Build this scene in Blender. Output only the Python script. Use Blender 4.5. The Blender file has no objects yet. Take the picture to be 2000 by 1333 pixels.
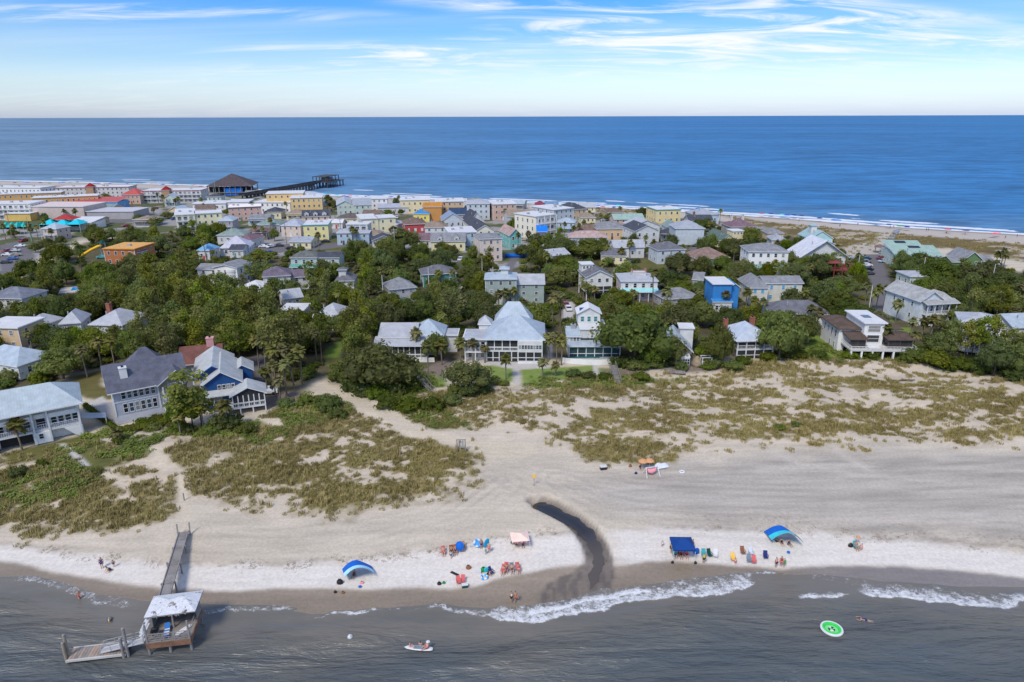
import bpy, bmesh, math, random
import numpy as np
from mathutils import Vector, Matrix, Euler
R = math.radians
rng = random.Random(7)
nrg = np.random.default_rng(11)
scene = bpy.context.scene
COL = scene.collection

# ------------------------------------------------------------------ camera
CAM_H, PITCH, ROLL, FPX = 60.0, R(18.25), 0.003, 1333.0
cp, sp = math.cos(PITCH), math.sin(PITCH)
F_ = Vector((0, cp, -sp)); R0 = Vector((1, 0, 0)); U0 = Vector((0, sp, cp))
R_ = R0 * math.cos(ROLL) - U0 * math.sin(ROLL)
U_ = U0 * math.cos(ROLL) + R0 * math.sin(ROLL)
cam = bpy.data.cameras.new('camera')
cam.sensor_width = 36.0; cam.lens = 36.0 * FPX / 2000.0
cam.clip_start = 1.0; cam.clip_end = 200000.0
cam_ob = bpy.data.objects.new('camera', cam)
M = Matrix((R_, U_, -F_)).transposed().to_4x4(); M.translation = Vector((0, 0, CAM_H))
cam_ob.matrix_world = M
COL.objects.link(cam_ob); scene.camera = cam_ob

# ------------------------------------------------------------------ world, sun, exposure
SUN_EL, SUN_AZ = R(51), R(-152)     # azimuth from +Y, negative = to the left (a little behind the camera)
sun_dir = Vector((math.sin(SUN_AZ) * math.cos(SUN_EL), math.cos(SUN_AZ) * math.cos(SUN_EL), math.sin(SUN_EL)))
sun = bpy.data.lights.new('sun', 'SUN'); sun.energy = 1.5; sun.angle = R(14.0); sun.color = (1.0, 0.925, 0.81)
sun_ob = bpy.data.objects.new('sun', sun)
sun_ob.rotation_euler = sun_dir.to_track_quat('Z', 'Y').to_euler(); COL.objects.link(sun_ob)

world = bpy.data.worlds.new('World'); scene.world = world; world.use_nodes = True
wt = world.node_tree; wt.nodes.clear()
def wn(t, **k):
    n = wt.nodes.new(t)
    for a, b in k.items(): setattr(n, a, b)
    return n
wl = wt.links.new
sky = wn('ShaderNodeTexSky', sky_type='NISHITA'); sky.sun_disc = False
sky.sun_elevation = SUN_EL; sky.sun_rotation = SUN_AZ
sky.altitude = 0; sky.air_density = 1.0; sky.dust_density = 0.6; sky.ozone_density = 2.5
tc = wn('ShaderNodeTexCoord'); sepv = wn('ShaderNodeSeparateXYZ'); wl(tc.outputs['Generated'], sepv.inputs[0])
def wmath(op, a, b=None, c=None, clamp=False):
    n = wn('ShaderNodeMath', operation=op); n.use_clamp = clamp
    for i, v in enumerate((a, b, c)):
        if v is None: continue
        if isinstance(v, (int, float)): n.inputs[i].default_value = v
        else: wl(v, n.inputs[i])
    return n.outputs[0]
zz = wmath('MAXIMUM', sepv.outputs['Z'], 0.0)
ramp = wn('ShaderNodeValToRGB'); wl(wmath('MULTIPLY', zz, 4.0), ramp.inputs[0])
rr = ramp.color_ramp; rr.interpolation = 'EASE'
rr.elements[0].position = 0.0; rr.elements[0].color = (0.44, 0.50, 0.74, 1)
rr.elements[1].position = 1.0; rr.elements[1].color = (0.46, 0.56, 0.74, 1)  # sky above the view, made brighter and more neutral to add fill light
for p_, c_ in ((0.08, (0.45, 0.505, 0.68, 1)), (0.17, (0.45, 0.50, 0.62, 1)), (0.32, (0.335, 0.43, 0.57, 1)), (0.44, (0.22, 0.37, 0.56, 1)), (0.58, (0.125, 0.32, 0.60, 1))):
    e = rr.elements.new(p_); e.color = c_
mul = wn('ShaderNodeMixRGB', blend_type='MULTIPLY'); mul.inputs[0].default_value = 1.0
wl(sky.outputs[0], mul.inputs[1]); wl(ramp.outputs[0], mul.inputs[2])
# cirrus: noise on a flat cloud layer, stretched along one wind direction
den = wmath('ADD', zz, 0.11)
cx = wmath('DIVIDE', sepv.outputs['X'], den); cy = wmath('DIVIDE', sepv.outputs['Y'], den)
comb = wn('ShaderNodeCombineXYZ'); wl(cx, comb.inputs[0]); wl(cy, comb.inputs[1])
def cloud(rot, scale, nscale, detail, lo, hi, seed, dist=0.6):
    mp = wn('ShaderNodeMapping'); mp.inputs['Rotation'].default_value = (0, 0, rot); mp.inputs['Scale'].default_value = scale
    mp.inputs['Location'].default_value = (seed, seed * 0.37, 0)
    wl(comb.outputs[0], mp.inputs[0])
    nz = wn('ShaderNodeTexNoise'); nz.inputs['Scale'].default_value = nscale; nz.inputs['Detail'].default_value = detail
    nz.inputs['Roughness'].default_value = 0.62; nz.inputs['Distortion'].default_value = dist
    wl(mp.outputs[0], nz.inputs['Vector'])
    mr = wn('ShaderNodeMapRange', interpolation_type='SMOOTHSTEP'); mr.inputs[1].default_value = lo; mr.inputs[2].default_value = hi
    wl(nz.outputs[0], mr.inputs[0]); return mr.outputs[0]
c1 = cloud(R(12), (0.5, 1.3, 1), 2.0, 10, 0.43, 0.68, 3.1, 1.2)
c2 = cloud(R(20), (0.30, 0.7, 1), 0.8, 3, 0.40, 0.56, 5.2, 0.3)
cf = wmath('MULTIPLY', c1, c2)
thin = cloud(R(14), (0.22, 0.8, 1), 1.3, 7, 0.36, 0.78, 21.0, 0.6)
cf = wmath('ADD', wmath('MULTIPLY', cf, 0.95), wmath('MULTIPLY', thin, 0.2), clamp=True)
fade = wn('ShaderNodeMapRange', interpolation_type='SMOOTHSTEP'); fade.inputs[1].default_value = 0.03; fade.inputs[2].default_value = 0.085
wl(zz, fade.inputs[0]); cf = wmath('MULTIPLY', cf, wmath('ADD', wmath('MULTIPLY', fade.outputs[0], 0.85), 0.15))
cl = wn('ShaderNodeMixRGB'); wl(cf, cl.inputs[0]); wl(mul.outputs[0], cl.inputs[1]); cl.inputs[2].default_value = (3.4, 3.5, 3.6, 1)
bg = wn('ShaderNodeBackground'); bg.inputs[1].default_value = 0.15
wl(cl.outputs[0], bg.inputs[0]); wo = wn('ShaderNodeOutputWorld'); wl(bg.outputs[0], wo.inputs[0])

scene.view_settings.view_transform = 'Standard'; scene.view_settings.look = 'None'
scene.view_settings.exposure = 0.95; scene.view_settings.gamma = 1.0; scene.view_settings.use_curve_mapping = False
scene.render.engine = 'CYCLES'
scene.cycles.max_bounces = 5; scene.cycles.diffuse_bounces = 2; scene.cycles.glossy_bounces = 2
scene.cycles.transmission_bounces = 2; scene.cycles.transparent_max_bounces = 6
scene.cycles.use_denoising = True

# ------------------------------------------------------------------ projection between the photograph's pixels (2000x1333) and the place
def ray(px, py): return F_ * FPX + R_ * (px - 1000.0) - U_ * (py - 666.5)
def at(px, py, z):
    d = ray(px, py); t = (z - CAM_H) / d.z
    return Vector((d.x * t, d.y * t, z))
def proj(p):
    v = Vector(p) - Vector((0, 0, CAM_H)); dz = v.dot(F_)
    return 1000 + FPX * v.dot(R_) / dz, 666.5 - FPX * v.dot(U_) / dz, dz
WATER_PX = [(-700,1085),(-300,1105),(0,1131),(60,1134),(115,1146),(180,1166),(250,1176),(390,1184),(520,1189),(610,1199),(700,1196),(790,1189),(850,1186),(920,1192),(1000,1198),(1090,1184),(1180,1165),(1250,1150),(1340,1138),(1430,1128),(1500,1124),(1600,1128),(1720,1140),(1840,1146),(2000,1150),(2300,1150),(2800,1150)]
_w = [at(x, y, 0.0) for x, y in WATER_PX]; WX = np.array([p.x for p in _w]); WY = np.array([p.y for p in _w])
SURF_PX = [(-600,336),(-200,346),(0,354),(200,358),(420,364),(650,383),(850,390),(1050,398),(1300,412),(1500,425),(1700,440),(1800,447),(2000,459),(2500,490),(3200,520)]
_v = [at(x, y, 0.0) for x, y in SURF_PX]; VX = np.array([p.x for p in _v]); VY = np.array([p.y for p in _v])
def Wf(x): return np.interp(x, WX, WY)
def Vf(x): return np.interp(x, VX, VY)
def _h(ix, iy, s):
    n = (ix.astype(np.int64) * 374761393 + iy.astype(np.int64) * 668265263 + s * 974711) & 0xFFFFFFFF
    n = ((n ^ (n >> 13)) * 1274126177) & 0xFFFFFFFF
    return ((n ^ (n >> 16)) & 0xFFFF) / 65535.0
def vnoise(x, y, s=0):
    ix = np.floor(x); iy = np.floor(y); fx = x - ix; fy = y - iy
    fx = fx * fx * (3 - 2 * fx); fy = fy * fy * (3 - 2 * fy)
    a = _h(ix, iy, s); b = _h(ix + 1, iy, s); c = _h(ix, iy + 1, s); d = _h(ix + 1, iy + 1, s)
    return (a * (1 - fx) + b * fx) * (1 - fy) + (c * (1 - fx) + d * fx) * fy
def fbm(x, y, sc, octv=4, s=0):
    x = np.asarray(x, float) / sc; y = np.asarray(y, float) / sc
    t = 0; a = 0.5; tot = 0
    for o in range(octv):
        t = t + a * vnoise(x + 17.3 * o, y - 9.1 * o, s + o); tot += a; a *= 0.5; x = x * 2.03; y = y * 2.03
    return t / tot
def base_z(x, y):
    x = np.asarray(x, float); y = np.asarray(y, float)
    d1 = y - Wf(x); d2 = Vf(x) - y
    z1 = np.interp(d1, [-150, -30, -8, 0, 7, 15, 30, 50, 90], [-6, -2, -0.5, 0, 0.4, 1.2, 1.7, 2.2, 2.6])
    z2 = np.interp(d2, [-60, -10, 0, 10, 30, 60], [-4, -0.6, 0, 0.5, 1.5, 2.6])
    return np.minimum(z1, z2)
def sst(a, b, v):
    t = np.clip((v - a) / (b - a), 0, 1); return t * t * (3 - 2 * t)
def upoly(pts):
    o = []
    for px, py in pts:
        z = 2.0
        for _ in range(4):
            p = at(px, py, z); z = float(base_z(p.x, p.y))
        o.append((p.x, p.y))
    return np.array(o)
def poly_sd(P, x, y):
    """signed distance to a polygon in metres (positive inside)"""
    out = np.full(x.shape, -50.0)
    lo = P.min(0) - 14; hi = P.max(0) + 14
    m = (x > lo[0]) & (x < hi[0]) & (y > lo[1]) & (y < hi[1])
    if not m.any(): return out
    X = x[m]; Y = y[m]; ins = np.zeros(X.shape, bool); dd = np.full(X.shape, 1e9)
    n = len(P)
    for i in range(n):
        ax, ay = P[i]; bx, by = P[(i + 1) % n]
        ex, ey = bx - ax, by - ay
        t = np.clip(((X - ax) * ex + (Y - ay) * ey) / (ex * ex + ey * ey + 1e-9), 0, 1)
        dd = np.minimum(dd, (X - ax - t * ex) ** 2 + (Y - ay - t * ey) ** 2)
        c = (ay > Y) != (by > Y)
        with np.errstate(divide='ignore', invalid='ignore'):
            ins ^= c & (X < (bx - ax) * (Y - ay) / (by - ay + 1e-12) + ax)
    out[m] = np.where(ins, 1, -1) * np.sqrt(dd)
    return out
def line_d(L, x, y):
    out = np.full(x.shape, 1e9); tt = np.zeros(x.shape)
    for i in range(len(L) - 1):
        ax, ay = L[i]; bx, by = L[i + 1]; ex, ey = bx - ax, by - ay
        t = np.clip(((x - ax) * ex + (y - ay) * ey) / (ex * ex + ey * ey + 1e-9), 0, 1)
        d = np.hypot(x - ax - t * ex, y - ay - t * ey); m = d < out
        out = np.where(m, d, out); tt = np.where(m, i + t, tt)
    return out, tt
POLY = {}
def zone(name, *polys): POLY[name] = [upoly(p) for p in polys]
zone('dune',
  [(-120,905),(0,905),(60,885),(150,870),(330,850),(480,840),(560,800),(690,790),(800,830),(900,865),(940,910),(880,950),(740,985),(650,1005),(440,985),(345,975),(300,1018),(180,1030),(0,1036),(-120,1042)],
  [(745,790),(900,765),(1050,770),(1400,720),(1580,702),(1800,705),(2000,742),(2250,770),(2250,895),(2000,870),(1700,850),(1300,885),(1180,897),(1100,870),(960,835),(850,840)])
CREEK = upoly([(1043,975),(1062,981),(1092,996),(1122,1012),(1146,1034),(1160,1058),(1170,1086),(1168,1108),(1150,1140),(1120,1170)])
def zmask(name, x, y, soft=1.0, warp=0.0, seed=5):
    x = np.asarray(x, float); y = np.asarray(y, float)
    s = np.full(x.shape, -50.0)
    for P in POLY[name]: s = np.maximum(s, poly_sd(P, x, y))
    if warp: s = s + (fbm(x, y, 4.0, 4, seed) - 0.5) * 2 * warp
    return sst(-soft, soft, s)
def gz(x, y):
    x = np.atleast_1d(np.asarray(x, float)); y = np.atleast_1d(np.asarray(y, float))
    z = base_z(x, y)
    near = (y < 330)
    dm = np.zeros(x.shape)
    if near.any(): dm[near] = zmask('dune', x[near], y[near], 5.0)
    z = z + dm * ((fbm(x, y, 15, 4, 3) - 0.42) * 3.4)
    land = sst(4, 12, y - Wf(x))
    z = z + land * ((fbm(x, y, 9, 3, 31) - 0.5) * 0.22)
    if near.any():
        d, t = line_d(CREEK, x[near], y[near])
        w = np.interp(t, [0, 0.6, 2, 4, 6, 8, 9], [0.6, 1.6, 1.5, 1.6, 1.7, 2.6, 3.6])
        dep = np.interp(t, [0, 4, 5, 6, 7, 8, 9], [1.25, 0.9, 0.5, 0.25, 0.14, 0.05, 0.0])
        zz_ = z[near]; zz_ = zz_ - dep * sst(w + 1.2, w - 0.8, d) if False else zz_ - dep * (1 - sst(w * 0.75, w + 0.9, d))
        z[near] = zz_
    return z
def gz1(x, y): return float(gz(x, y)[0])
def G(px, py):
    """the point of the ground seen at a pixel of the photograph"""
    z = 2.0
    for _ in range(7):
        p = at(px, py, z); z = 0.5 * z + 0.5 * max(gz1(p.x, p.y), 0.0)
    p = at(px, py, z); p.z = max(gz1(p.x, p.y), -0.0); return p

# ------------------------------------------------------------------ object helpers
def tag(o, label=None, cat=None, group=None, kind=None):
    if label: o['label'] = label
    if cat: o['category'] = cat
    if group: o['group'] = group
    if kind: o['kind'] = kind
    return o
def empty(name, loc=(0, 0, 0), rz=0.0, parent=None):
    o = bpy.data.objects.new(name, None); o.location = loc; o.rotation_euler = (0, 0, rz)
    o.empty_display_size = 0.5
    if parent: o.parent = parent
    COL.objects.link(o); return o
def inst(name, mesh, parent=None, loc=(0, 0, 0), rot=(0, 0, 0), scale=(1, 1, 1)):
    o = bpy.data.objects.new(name, mesh); o.location = loc; o.rotation_euler = rot; o.scale = scale
    if parent: o.parent = parent
    COL.objects.link(o); return o
class MB:
    def __init__(s): s.v = []; s.f = []; s.m = []; s.mats = []
    def mi(s, mat):
        if mat not in s.mats: s.mats.append(mat)
        return s.mats.index(mat)
    def add(s, vs, fs, mat):
        b = len(s.v); s.v += [tuple(v) for v in vs]; k = s.mi(mat)
        for f in fs: s.f.append(tuple(b + i for i in f)); s.m.append(k)
        return s
    def box(s, x0, x1, y0, y1, z0, z1, mat):
        return s.add([(x0,y0,z0),(x1,y0,z0),(x1,y1,z0),(x0,y1,z0),(x0,y0,z1),(x1,y0,z1),(x1,y1,z1),(x0,y1,z1)],
              [(3,2,1,0),(4,5,6,7),(0,1,5,4),(1,2,6,5),(2,3,7,6),(3,0,4,7)], mat)
    def beam(s, a, b, w, h, mat, up=(0, 0, 1)):
        a = Vector(a); b = Vector(b); d = (b - a).normalized(); u = Vector(up)
        r = d.cross(u)
        if r.length < 1e-4: r = d.cross(Vector((0, 1, 0)))
        r.normalize(); u = r.cross(d)
        vs = [p + r * (sx * w / 2) + u * (sz * h / 2) for p in (a, b) for sx, sz in ((-1,-1),(1,-1),(1,1),(-1,1))]
        return s.add(vs, [(0,1,2,3),(7,6,5,4),(0,4,5,1),(1,5,6,2),(2,6,7,3),(3,7,4,0)], mat)
    def tube(s, pts, rad, mat, n=8, cap=True):
        pts = [Vector(p) for p in pts]
        if not isinstance(rad, (list, tuple)): rad = [rad] * len(pts)
        vs = []; fs = []
        for i, p in enumerate(pts):
            d = (pts[min(i + 1, len(pts) - 1)] - pts[max(i - 1, 0)])
            if d.length < 1e-6: d = Vector((0, 0, 1))
            d.normalize(); a = d.orthogonal().normalized() if abs(d.z) < 0.9 else d.cross(Vector((0, 1, 0))).normalized(); b = d.cross(a)
            for k in range(n):
                t = 2 * math.pi * k / n; vs.append(p + (a * math.cos(t) + b * math.sin(t)) * rad[i])
        for i in range(len(pts) - 1):
            for k in range(n):
                k2 = (k + 1) % n; fs.append((i*n+k, i*n+k2, (i+1)*n+k2, (i+1)*n+k))
        if cap: fs.append(tuple(range(n-1, -1, -1))); fs.append(tuple((len(pts)-1)*n + k for k in range(n)))
        return s.add(vs, fs, mat)
    def lathe(s, prof, mat, n=12, c=(0, 0, 0), sx=1, sy=1):
        vs = []; fs = []
        for r, z in prof:
            for k in range(n):
                t = 2 * math.pi * k / n; vs.append((c[0] + r * sx * math.cos(t), c[1] + r * sy * math.sin(t), c[2] + z))
        for i in range(len(prof) - 1):
            for k in range(n):
                k2 = (k + 1) % n; fs.append((i*n+k, i*n+k2, (i+1)*n+k2, (i+1)*n+k))
        return s.add(vs, fs, mat)
    def mesh(s, name, smooth=False):
        me = bpy.data.meshes.new(name); me.from_pydata(s.v, [], s.f)
        for m in s.mats: me.materials.append(m)
        me.polygons.foreach_set('material_index', s.m)
        if smooth: me.polygons.foreach_set('use_smooth', [True] * len(me.polygons))
        me.update(); return me
    def build(s, name, parent=None, loc=(0, 0, 0), rot=(0, 0, 0), smooth=False, scale=(1, 1, 1)):
        return inst(name, s.mesh(name, smooth), parent, loc, rot, scale)
def grid_mesh(name, X, Y, Z, attrs=None, cols=None):
    ny, nx = X.shape; me = bpy.data.meshes.new(name)
    co = np.stack([X, Y, Z], -1).reshape(-1, 3).astype(np.float32)
    i = np.arange(ny - 1)[:, None] * nx + np.arange(nx - 1)[None, :]
    q = np.stack([i, i + 1, i + nx + 1, i + nx], -1).reshape(-1, 4)
    me.vertices.add(len(co)); me.vertices.foreach_set('co', co.ravel())
    me.loops.add(q.size); me.loops.foreach_set('vertex_index', q.ravel().astype(np.int32))
    me.polygons.add(len(q)); me.polygons.foreach_set('loop_start', np.arange(0, q.size, 4, dtype=np.int32))
    try: me.polygons.foreach_set('loop_total', np.full(len(q), 4, np.int32))
    except Exception: pass
    me.polygons.foreach_set('use_smooth', np.ones(len(q), bool))
    me.update(calc_edges=True)
    for k, a in (attrs or {}).items():
        at_ = me.attributes.new(k, 'FLOAT', 'POINT'); at_.data.foreach_set('value', a.ravel().astype(np.float32))
    for k, c in (cols or {}).items():
        at_ = me.attributes.new(k, 'FLOAT_COLOR', 'POINT')
        c4 = np.concatenate([c.reshape(-1, 3), np.ones((c.size // 3, 1))], 1)
        at_.data.foreach_set('color', c4.ravel().astype(np.float32))
    return me
# ------------------------------------------------------------------ materials
def lin(r, g, b):
    f = lambda c: (c / 255 / 12.92) if c / 255 <= 0.04045 else ((c / 255 + 0.055) / 1.055) ** 2.4
    return (f(r), f(g), f(b))
def newmat(name):
    m = bpy.data.materials.new(name); m.use_nodes = True; nt = m.node_tree
    return m, nt, nt.nodes['Principled BSDF'], nt.links.new
def nd(nt, t, **k):
    n = nt.nodes.new(t)
    for a, b in k.items(): setattr(n, a, b)
    return n
def mth(nt, op, a, b=None, clamp=False):
    n = nd(nt, 'ShaderNodeMath', operation=op); n.use_clamp = clamp
    for i, v in enumerate((a, b)):
        if v is None: continue
        if isinstance(v, (int, float)): n.inputs[i].default_value = v
        else: nt.links.new(v, n.inputs[i])
    return n.outputs[0]
def noise(nt, scale, detail=4, rough=0.55, vec=None, stretch=None, rot=0, kind='Object', dist=0.0):
    n = nd(nt, 'ShaderNodeTexNoise'); n.inputs['Scale'].default_value = scale; n.inputs['Detail'].default_value = detail
    n.inputs['Roughness'].default_value = rough; n.inputs['Distortion'].default_value = dist
    if vec is None:
        tcn = nd(nt, 'ShaderNodeTexCoord'); vec = tcn.outputs[kind]
    if stretch:
        mp = nd(nt, 'ShaderNodeMapping'); mp.inputs['Scale'].default_value = stretch; mp.inputs['Rotation'].default_value = (0, 0, rot)
        nt.links.new(vec, mp.inputs[0]); vec = mp.outputs[0]
    nt.links.new(vec, n.inputs['Vector']); return n.outputs[0]
def mapr(nt, v, a, b, c=0.0, d=1.0):
    n = nd(nt, 'ShaderNodeMapRange', interpolation_type='SMOOTHSTEP')
    nt.links.new(v, n.inputs[0])
    for i, q in enumerate((a, b, c, d)): n.inputs[i + 1].default_value = q
    return n.outputs[0]
def mixc(nt, f, a, b, mode='MIX'):
    n = nd(nt, 'ShaderNodeMixRGB', blend_type=mode)
    for i, v in enumerate((f, a, b)):
        if isinstance(v, (int, float)): n.inputs[i].default_value = v
        elif isinstance(v, tuple): n.inputs[i].default_value = (*v[:3], 1)
        else: nt.links.new(v, n.inputs[i])
    return n.outputs[0]
_mc = {}
def mat(name, rgb, rough=0.6, var=0.12, scale=0.7, bump=0.0, spec=0.3, metal=0.0):
    """plain painted / fabric / plaster surface with blotchy weathering; rgb linear"""
    key = (name, tuple(round(c, 4) for c in rgb), rough, var, scale, bump)
    if key in _mc: return _mc[key]
    m, nt, b, L = newmat(name)
    n = noise(nt, scale, 5); n2 = noise(nt, scale * 7, 2)
    v = mth(nt, 'ADD', mth(nt, 'MULTIPLY', n, 0.7), mth(nt, 'MULTIPLY', n2, 0.3))
    f = mapr(nt, v, 0.3, 0.7)
    c = mixc(nt, f, tuple(x * (1 - var) for x in rgb), tuple(min(0.9, x * (1 + var * 0.7)) for x in rgb))
    L(c, b.inputs['Base Color']); b.inputs['Roughness'].default_value = rough; b.inputs['Specular IOR Level'].default_value = spec
    b.inputs['Metallic'].default_value = metal
    if bump:
        bp = nd(nt, 'ShaderNodeBump'); bp.inputs['Strength'].default_value = bump; bp.inputs['Distance'].default_value = 0.03
        L(n2, bp.inputs['Height']); L(bp.outputs[0], b.inputs['Normal'])
    _mc[key] = m; return m
def lined(name, rgb, period, axis='Z', depth=0.25, rough=0.55, var=0.12, width=0.12, bump=0.4, spec=0.3):
    """siding boards, standing seams or shingle courses: thin relief lines along one axis"""
    key = ('L', name, tuple(round(c, 4) for c in rgb), period, axis)
    if key in _mc: return _mc[key]
    m, nt, b, L = newmat(name)
    tcn = nd(nt, 'ShaderNodeTexCoord'); sx = nd(nt, 'ShaderNodeSeparateXYZ'); L(tcn.outputs['Object'], sx.inputs[0])
    if axis == 'XY': src = mth(nt, 'ADD', sx.outputs['X'], sx.outputs['Y'])
    else: src = sx.outputs[axis]
    fr = mth(nt, 'FRACT', mth(nt, 'DIVIDE', src, period))
    ln = mapr(nt, fr, 0.0, width, 1.0, 0.0)
    n = noise(nt, 0.6, 5); n2 = noise(nt, 5.0, 3)
    v = mth(nt, 'ADD', mth(nt, 'MULTIPLY', n, 0.6), mth(nt, 'MULTIPLY', n2, 0.4))
    f = mapr(nt, v, 0.3, 0.7)
    c = mixc(nt, f, tuple(x * (1 - var) for x in rgb), tuple(min(0.9, x * (1 + var * 0.7)) for x in rgb))
    c = mixc(nt, mth(nt, 'MULTIPLY', ln, depth), c, tuple(x * 0.45 for x in rgb))
    L(c, b.inputs['Base Color']); b.inputs['Roughness'].default_value = rough; b.inputs['Specular IOR Level'].default_value = spec
    bp = nd(nt, 'ShaderNodeBump'); bp.inputs['Strength'].default_value = bump; bp.inputs['Distance'].default_value = 0.04
    L(ln, bp.inputs['Height']); L(bp.outputs[0], b.inputs['Normal'])
    _mc[key] = m; return m
WHITE = mat('white_paint', (0.66, 0.66, 0.64), 0.5, 0.08)
TRIM = mat('white_trim', (0.68, 0.68, 0.67), 0.5, 0.05)
GLASS = mat('window_glass', (0.018, 0.022, 0.027), 0.12, 0.3, 0.9, 0, 0.6)
GLASSES = [GLASS, mat('glass_sky', (0.05, 0.075, 0.10), 0.1, 0.3, 0.9, 0, 0.7), mat('glass_blind', (0.26, 0.25, 0.23), 0.4, 0.3, 0.9, 0, 0.4), mat('glass_dim', (0.06, 0.06, 0.058), 0.2, 0.4, 0.9, 0, 0.5)]
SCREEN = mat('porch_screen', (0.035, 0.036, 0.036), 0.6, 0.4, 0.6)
WOOD = lined('weathered_wood', (0.25, 0.225, 0.20), 0.16, 'X', 0.5, 0.85, 0.28)
WOODP = mat('grey_timber', (0.23, 0.205, 0.18), 0.85, 0.3, 1.4, 0.3)
CONC = mat('pale_concrete', (0.50, 0.48, 0.44), 0.8, 0.15, 0.5)
BRICK = mat('red_brick', (0.30, 0.11, 0.07), 0.85, 0.25, 2.0)
BLACK = mat('black_plastic', (0.02, 0.02, 0.022), 0.5, 0.2)
METALG = mat('grey_metal', (0.35, 0.36, 0.37), 0.45, 0.15)
BARK = mat('bark', (0.13, 0.10, 0.075), 0.9, 0.35, 1.5, 0.3)
PALMBARK = mat('palm_bark', (0.20, 0.165, 0.125), 0.9, 0.3, 2.0, 0.3)
def foliage(name, dark, light, tip=None):
    m, nt, b, L = newmat(name)
    oi = nd(nt, 'ShaderNodeObjectInfo')
    at_ = nd(nt, 'ShaderNodeAttribute', attribute_name='shade')
    n = noise(nt, 0.5, 3)
    v = mth(nt, 'ADD', mth(nt, 'MULTIPLY', n, 0.5), mth(nt, 'MULTIPLY', at_.outputs['Fac'], 0.5))
    c = mixc(nt, mapr(nt, v, 0.25, 0.75), dark, light)
    hs = nd(nt, 'ShaderNodeHueSaturation'); L(c, hs.inputs['Color'])
    L(mapr(nt, oi.outputs['Random'], 0, 1, 0.466, 0.504), hs.inputs['Hue'])
    r2 = mth(nt, 'FRACT', mth(nt, 'MULTIPLY', oi.outputs['Random'], 7.31))
    L(mapr(nt, r2, 0, 1, 0.74, 1.3), hs.inputs['Value'])
    r3 = mth(nt, 'FRACT', mth(nt, 'MULTIPLY', oi.outputs['Random'], 13.77))
    L(mapr(nt, r3, 0, 1, 0.92, 1.2), hs.inputs['Saturation'])
    L(hs.outputs[0], b.inputs['Base Color'])
    b.inputs['Roughness'].default_value = 0.65; b.inputs['Specular IOR Level'].default_value = 0.2
    tr = nd(nt, 'ShaderNodeBsdfTranslucent'); L(hs.outputs[0], tr.inputs[0]); mx = nd(nt, 'ShaderNodeMixShader'); mx.inputs[0].default_value = 0.48
    L(b.outputs[0], mx.inputs[1]); L(tr.outputs[0], mx.inputs[2]); L(mx.outputs[0], nt.nodes['Material Output'].inputs[0])
    return m
OAK_M = foliage('oak_leaves', (0.090, 0.120, 0.032), (0.195, 0.235, 0.058))
PINE_M = foliage('pine_needles', (0.130, 0.160, 0.040), (0.265, 0.295, 0.072))
LIME_M = foliage('bright_leaves', (0.100, 0.140, 0.028), (0.215, 0.270, 0.050))
PALM_M = foliage('palm_fronds', (0.140, 0.155, 0.050), (0.290, 0.290, 0.110))
DEAD_M = foliage('dead_fronds', (0.14, 0.10, 0.05), (0.24, 0.17, 0.09))
SHRUB_M = foliage('shrub_leaves', (0.090, 0.125, 0.030), (0.190, 0.235, 0.052))
def grassmat(name, dark, light):
    m, nt, b, L = newmat(name)
    g = nd(nt, 'ShaderNodeNewGeometry')
    n = noise(nt, 0.12, 4, vec=g.outputs['Position']); n2 = noise(nt, 1.2, 2, vec=g.outputs['Position'])
    v = mth(nt, 'ADD', mth(nt, 'MULTIPLY', n, 0.6), mth(nt, 'MULTIPLY', n2, 0.4))
    L(mixc(nt, mapr(nt, v, 0.32, 0.66), dark, light), b.inputs['Base Color'])
    b.inputs['Roughness'].default_value = 0.8; b.inputs['Specular IOR Level'].default_value = 0.1
    return m
DUNEGRASS_M = grassmat('sea_oats', (0.26, 0.20, 0.075), (0.46, 0.38, 0.16))
BROWNGRASS_M = grassmat('dune_stems', (0.175, 0.142, 0.052), (0.35, 0.295, 0.110))
GREENCOVER_M = grassmat('creeper_leaves', (0.095, 0.130, 0.026), (0.19, 0.225, 0.046))
# ------------------------------------------------------------------ ground zones (outlines read off the photograph, laid on the ground)
zone('veg',
  [(-60,905),(0,905),(60,912),(150,905),(230,925),(260,960),(348,970),(330,1000),(300,1020),(180,1030),(0,1037),(-60,1040)],
  [(390,950),(398,915),(470,882),(540,862),(700,838),(790,835),(830,862),(900,870),(935,908),(922,930),(880,945),(866,965),(800,972),(740,982),(650,1007),(560,992),(480,985),(430,980)],
  [(330,885),(400,850),(500,832),(560,800),(650,790),(700,812),(800,838),(820,855),(760,865),(600,850),(480,880),(400,905),(370,915)],
  [(770,800),(790,790),(900,765),(990,770),(1090,765),(1080,790),(1000,795),(940,832),(850,842),(790,826)],
  [(1150,812),(1250,797),(1320,770),(1440,745),(1500,775),(1490,800),(1680,795),(1760,790),(1900,800),(2200,835),(2200,850),(1900,815),(1830,830),(1720,838),(1650,850),(1500,842),(1300,852),(1190,836)],
  [(1135,876),(1200,863),(1290,847),(1332,872),(1300,892),(1180,897)],
  [(1080,745),(1300,735),(1420,718),(1600,702),(1600,728),(1500,742),(1380,748),(1200,770),(1060,790)],
  [(1655,738),(1740,742),(1740,766),(1660,760)], [(1815,772),(1990,748),(2240,775),(2240,815),(1850,800)],
  [(1520,735),(1580,738),(1590,760),(1530,764)], [(1840,845),(1890,848),(1890,868),(1850,866)], [(1940,830),(2000,836),(2000,860),(1950,858)],
  [(1655,838),(1715,840),(1715,862),(1665,860)], [(1600,845),(1640,848),(1640,866),(1605,864)])
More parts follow.
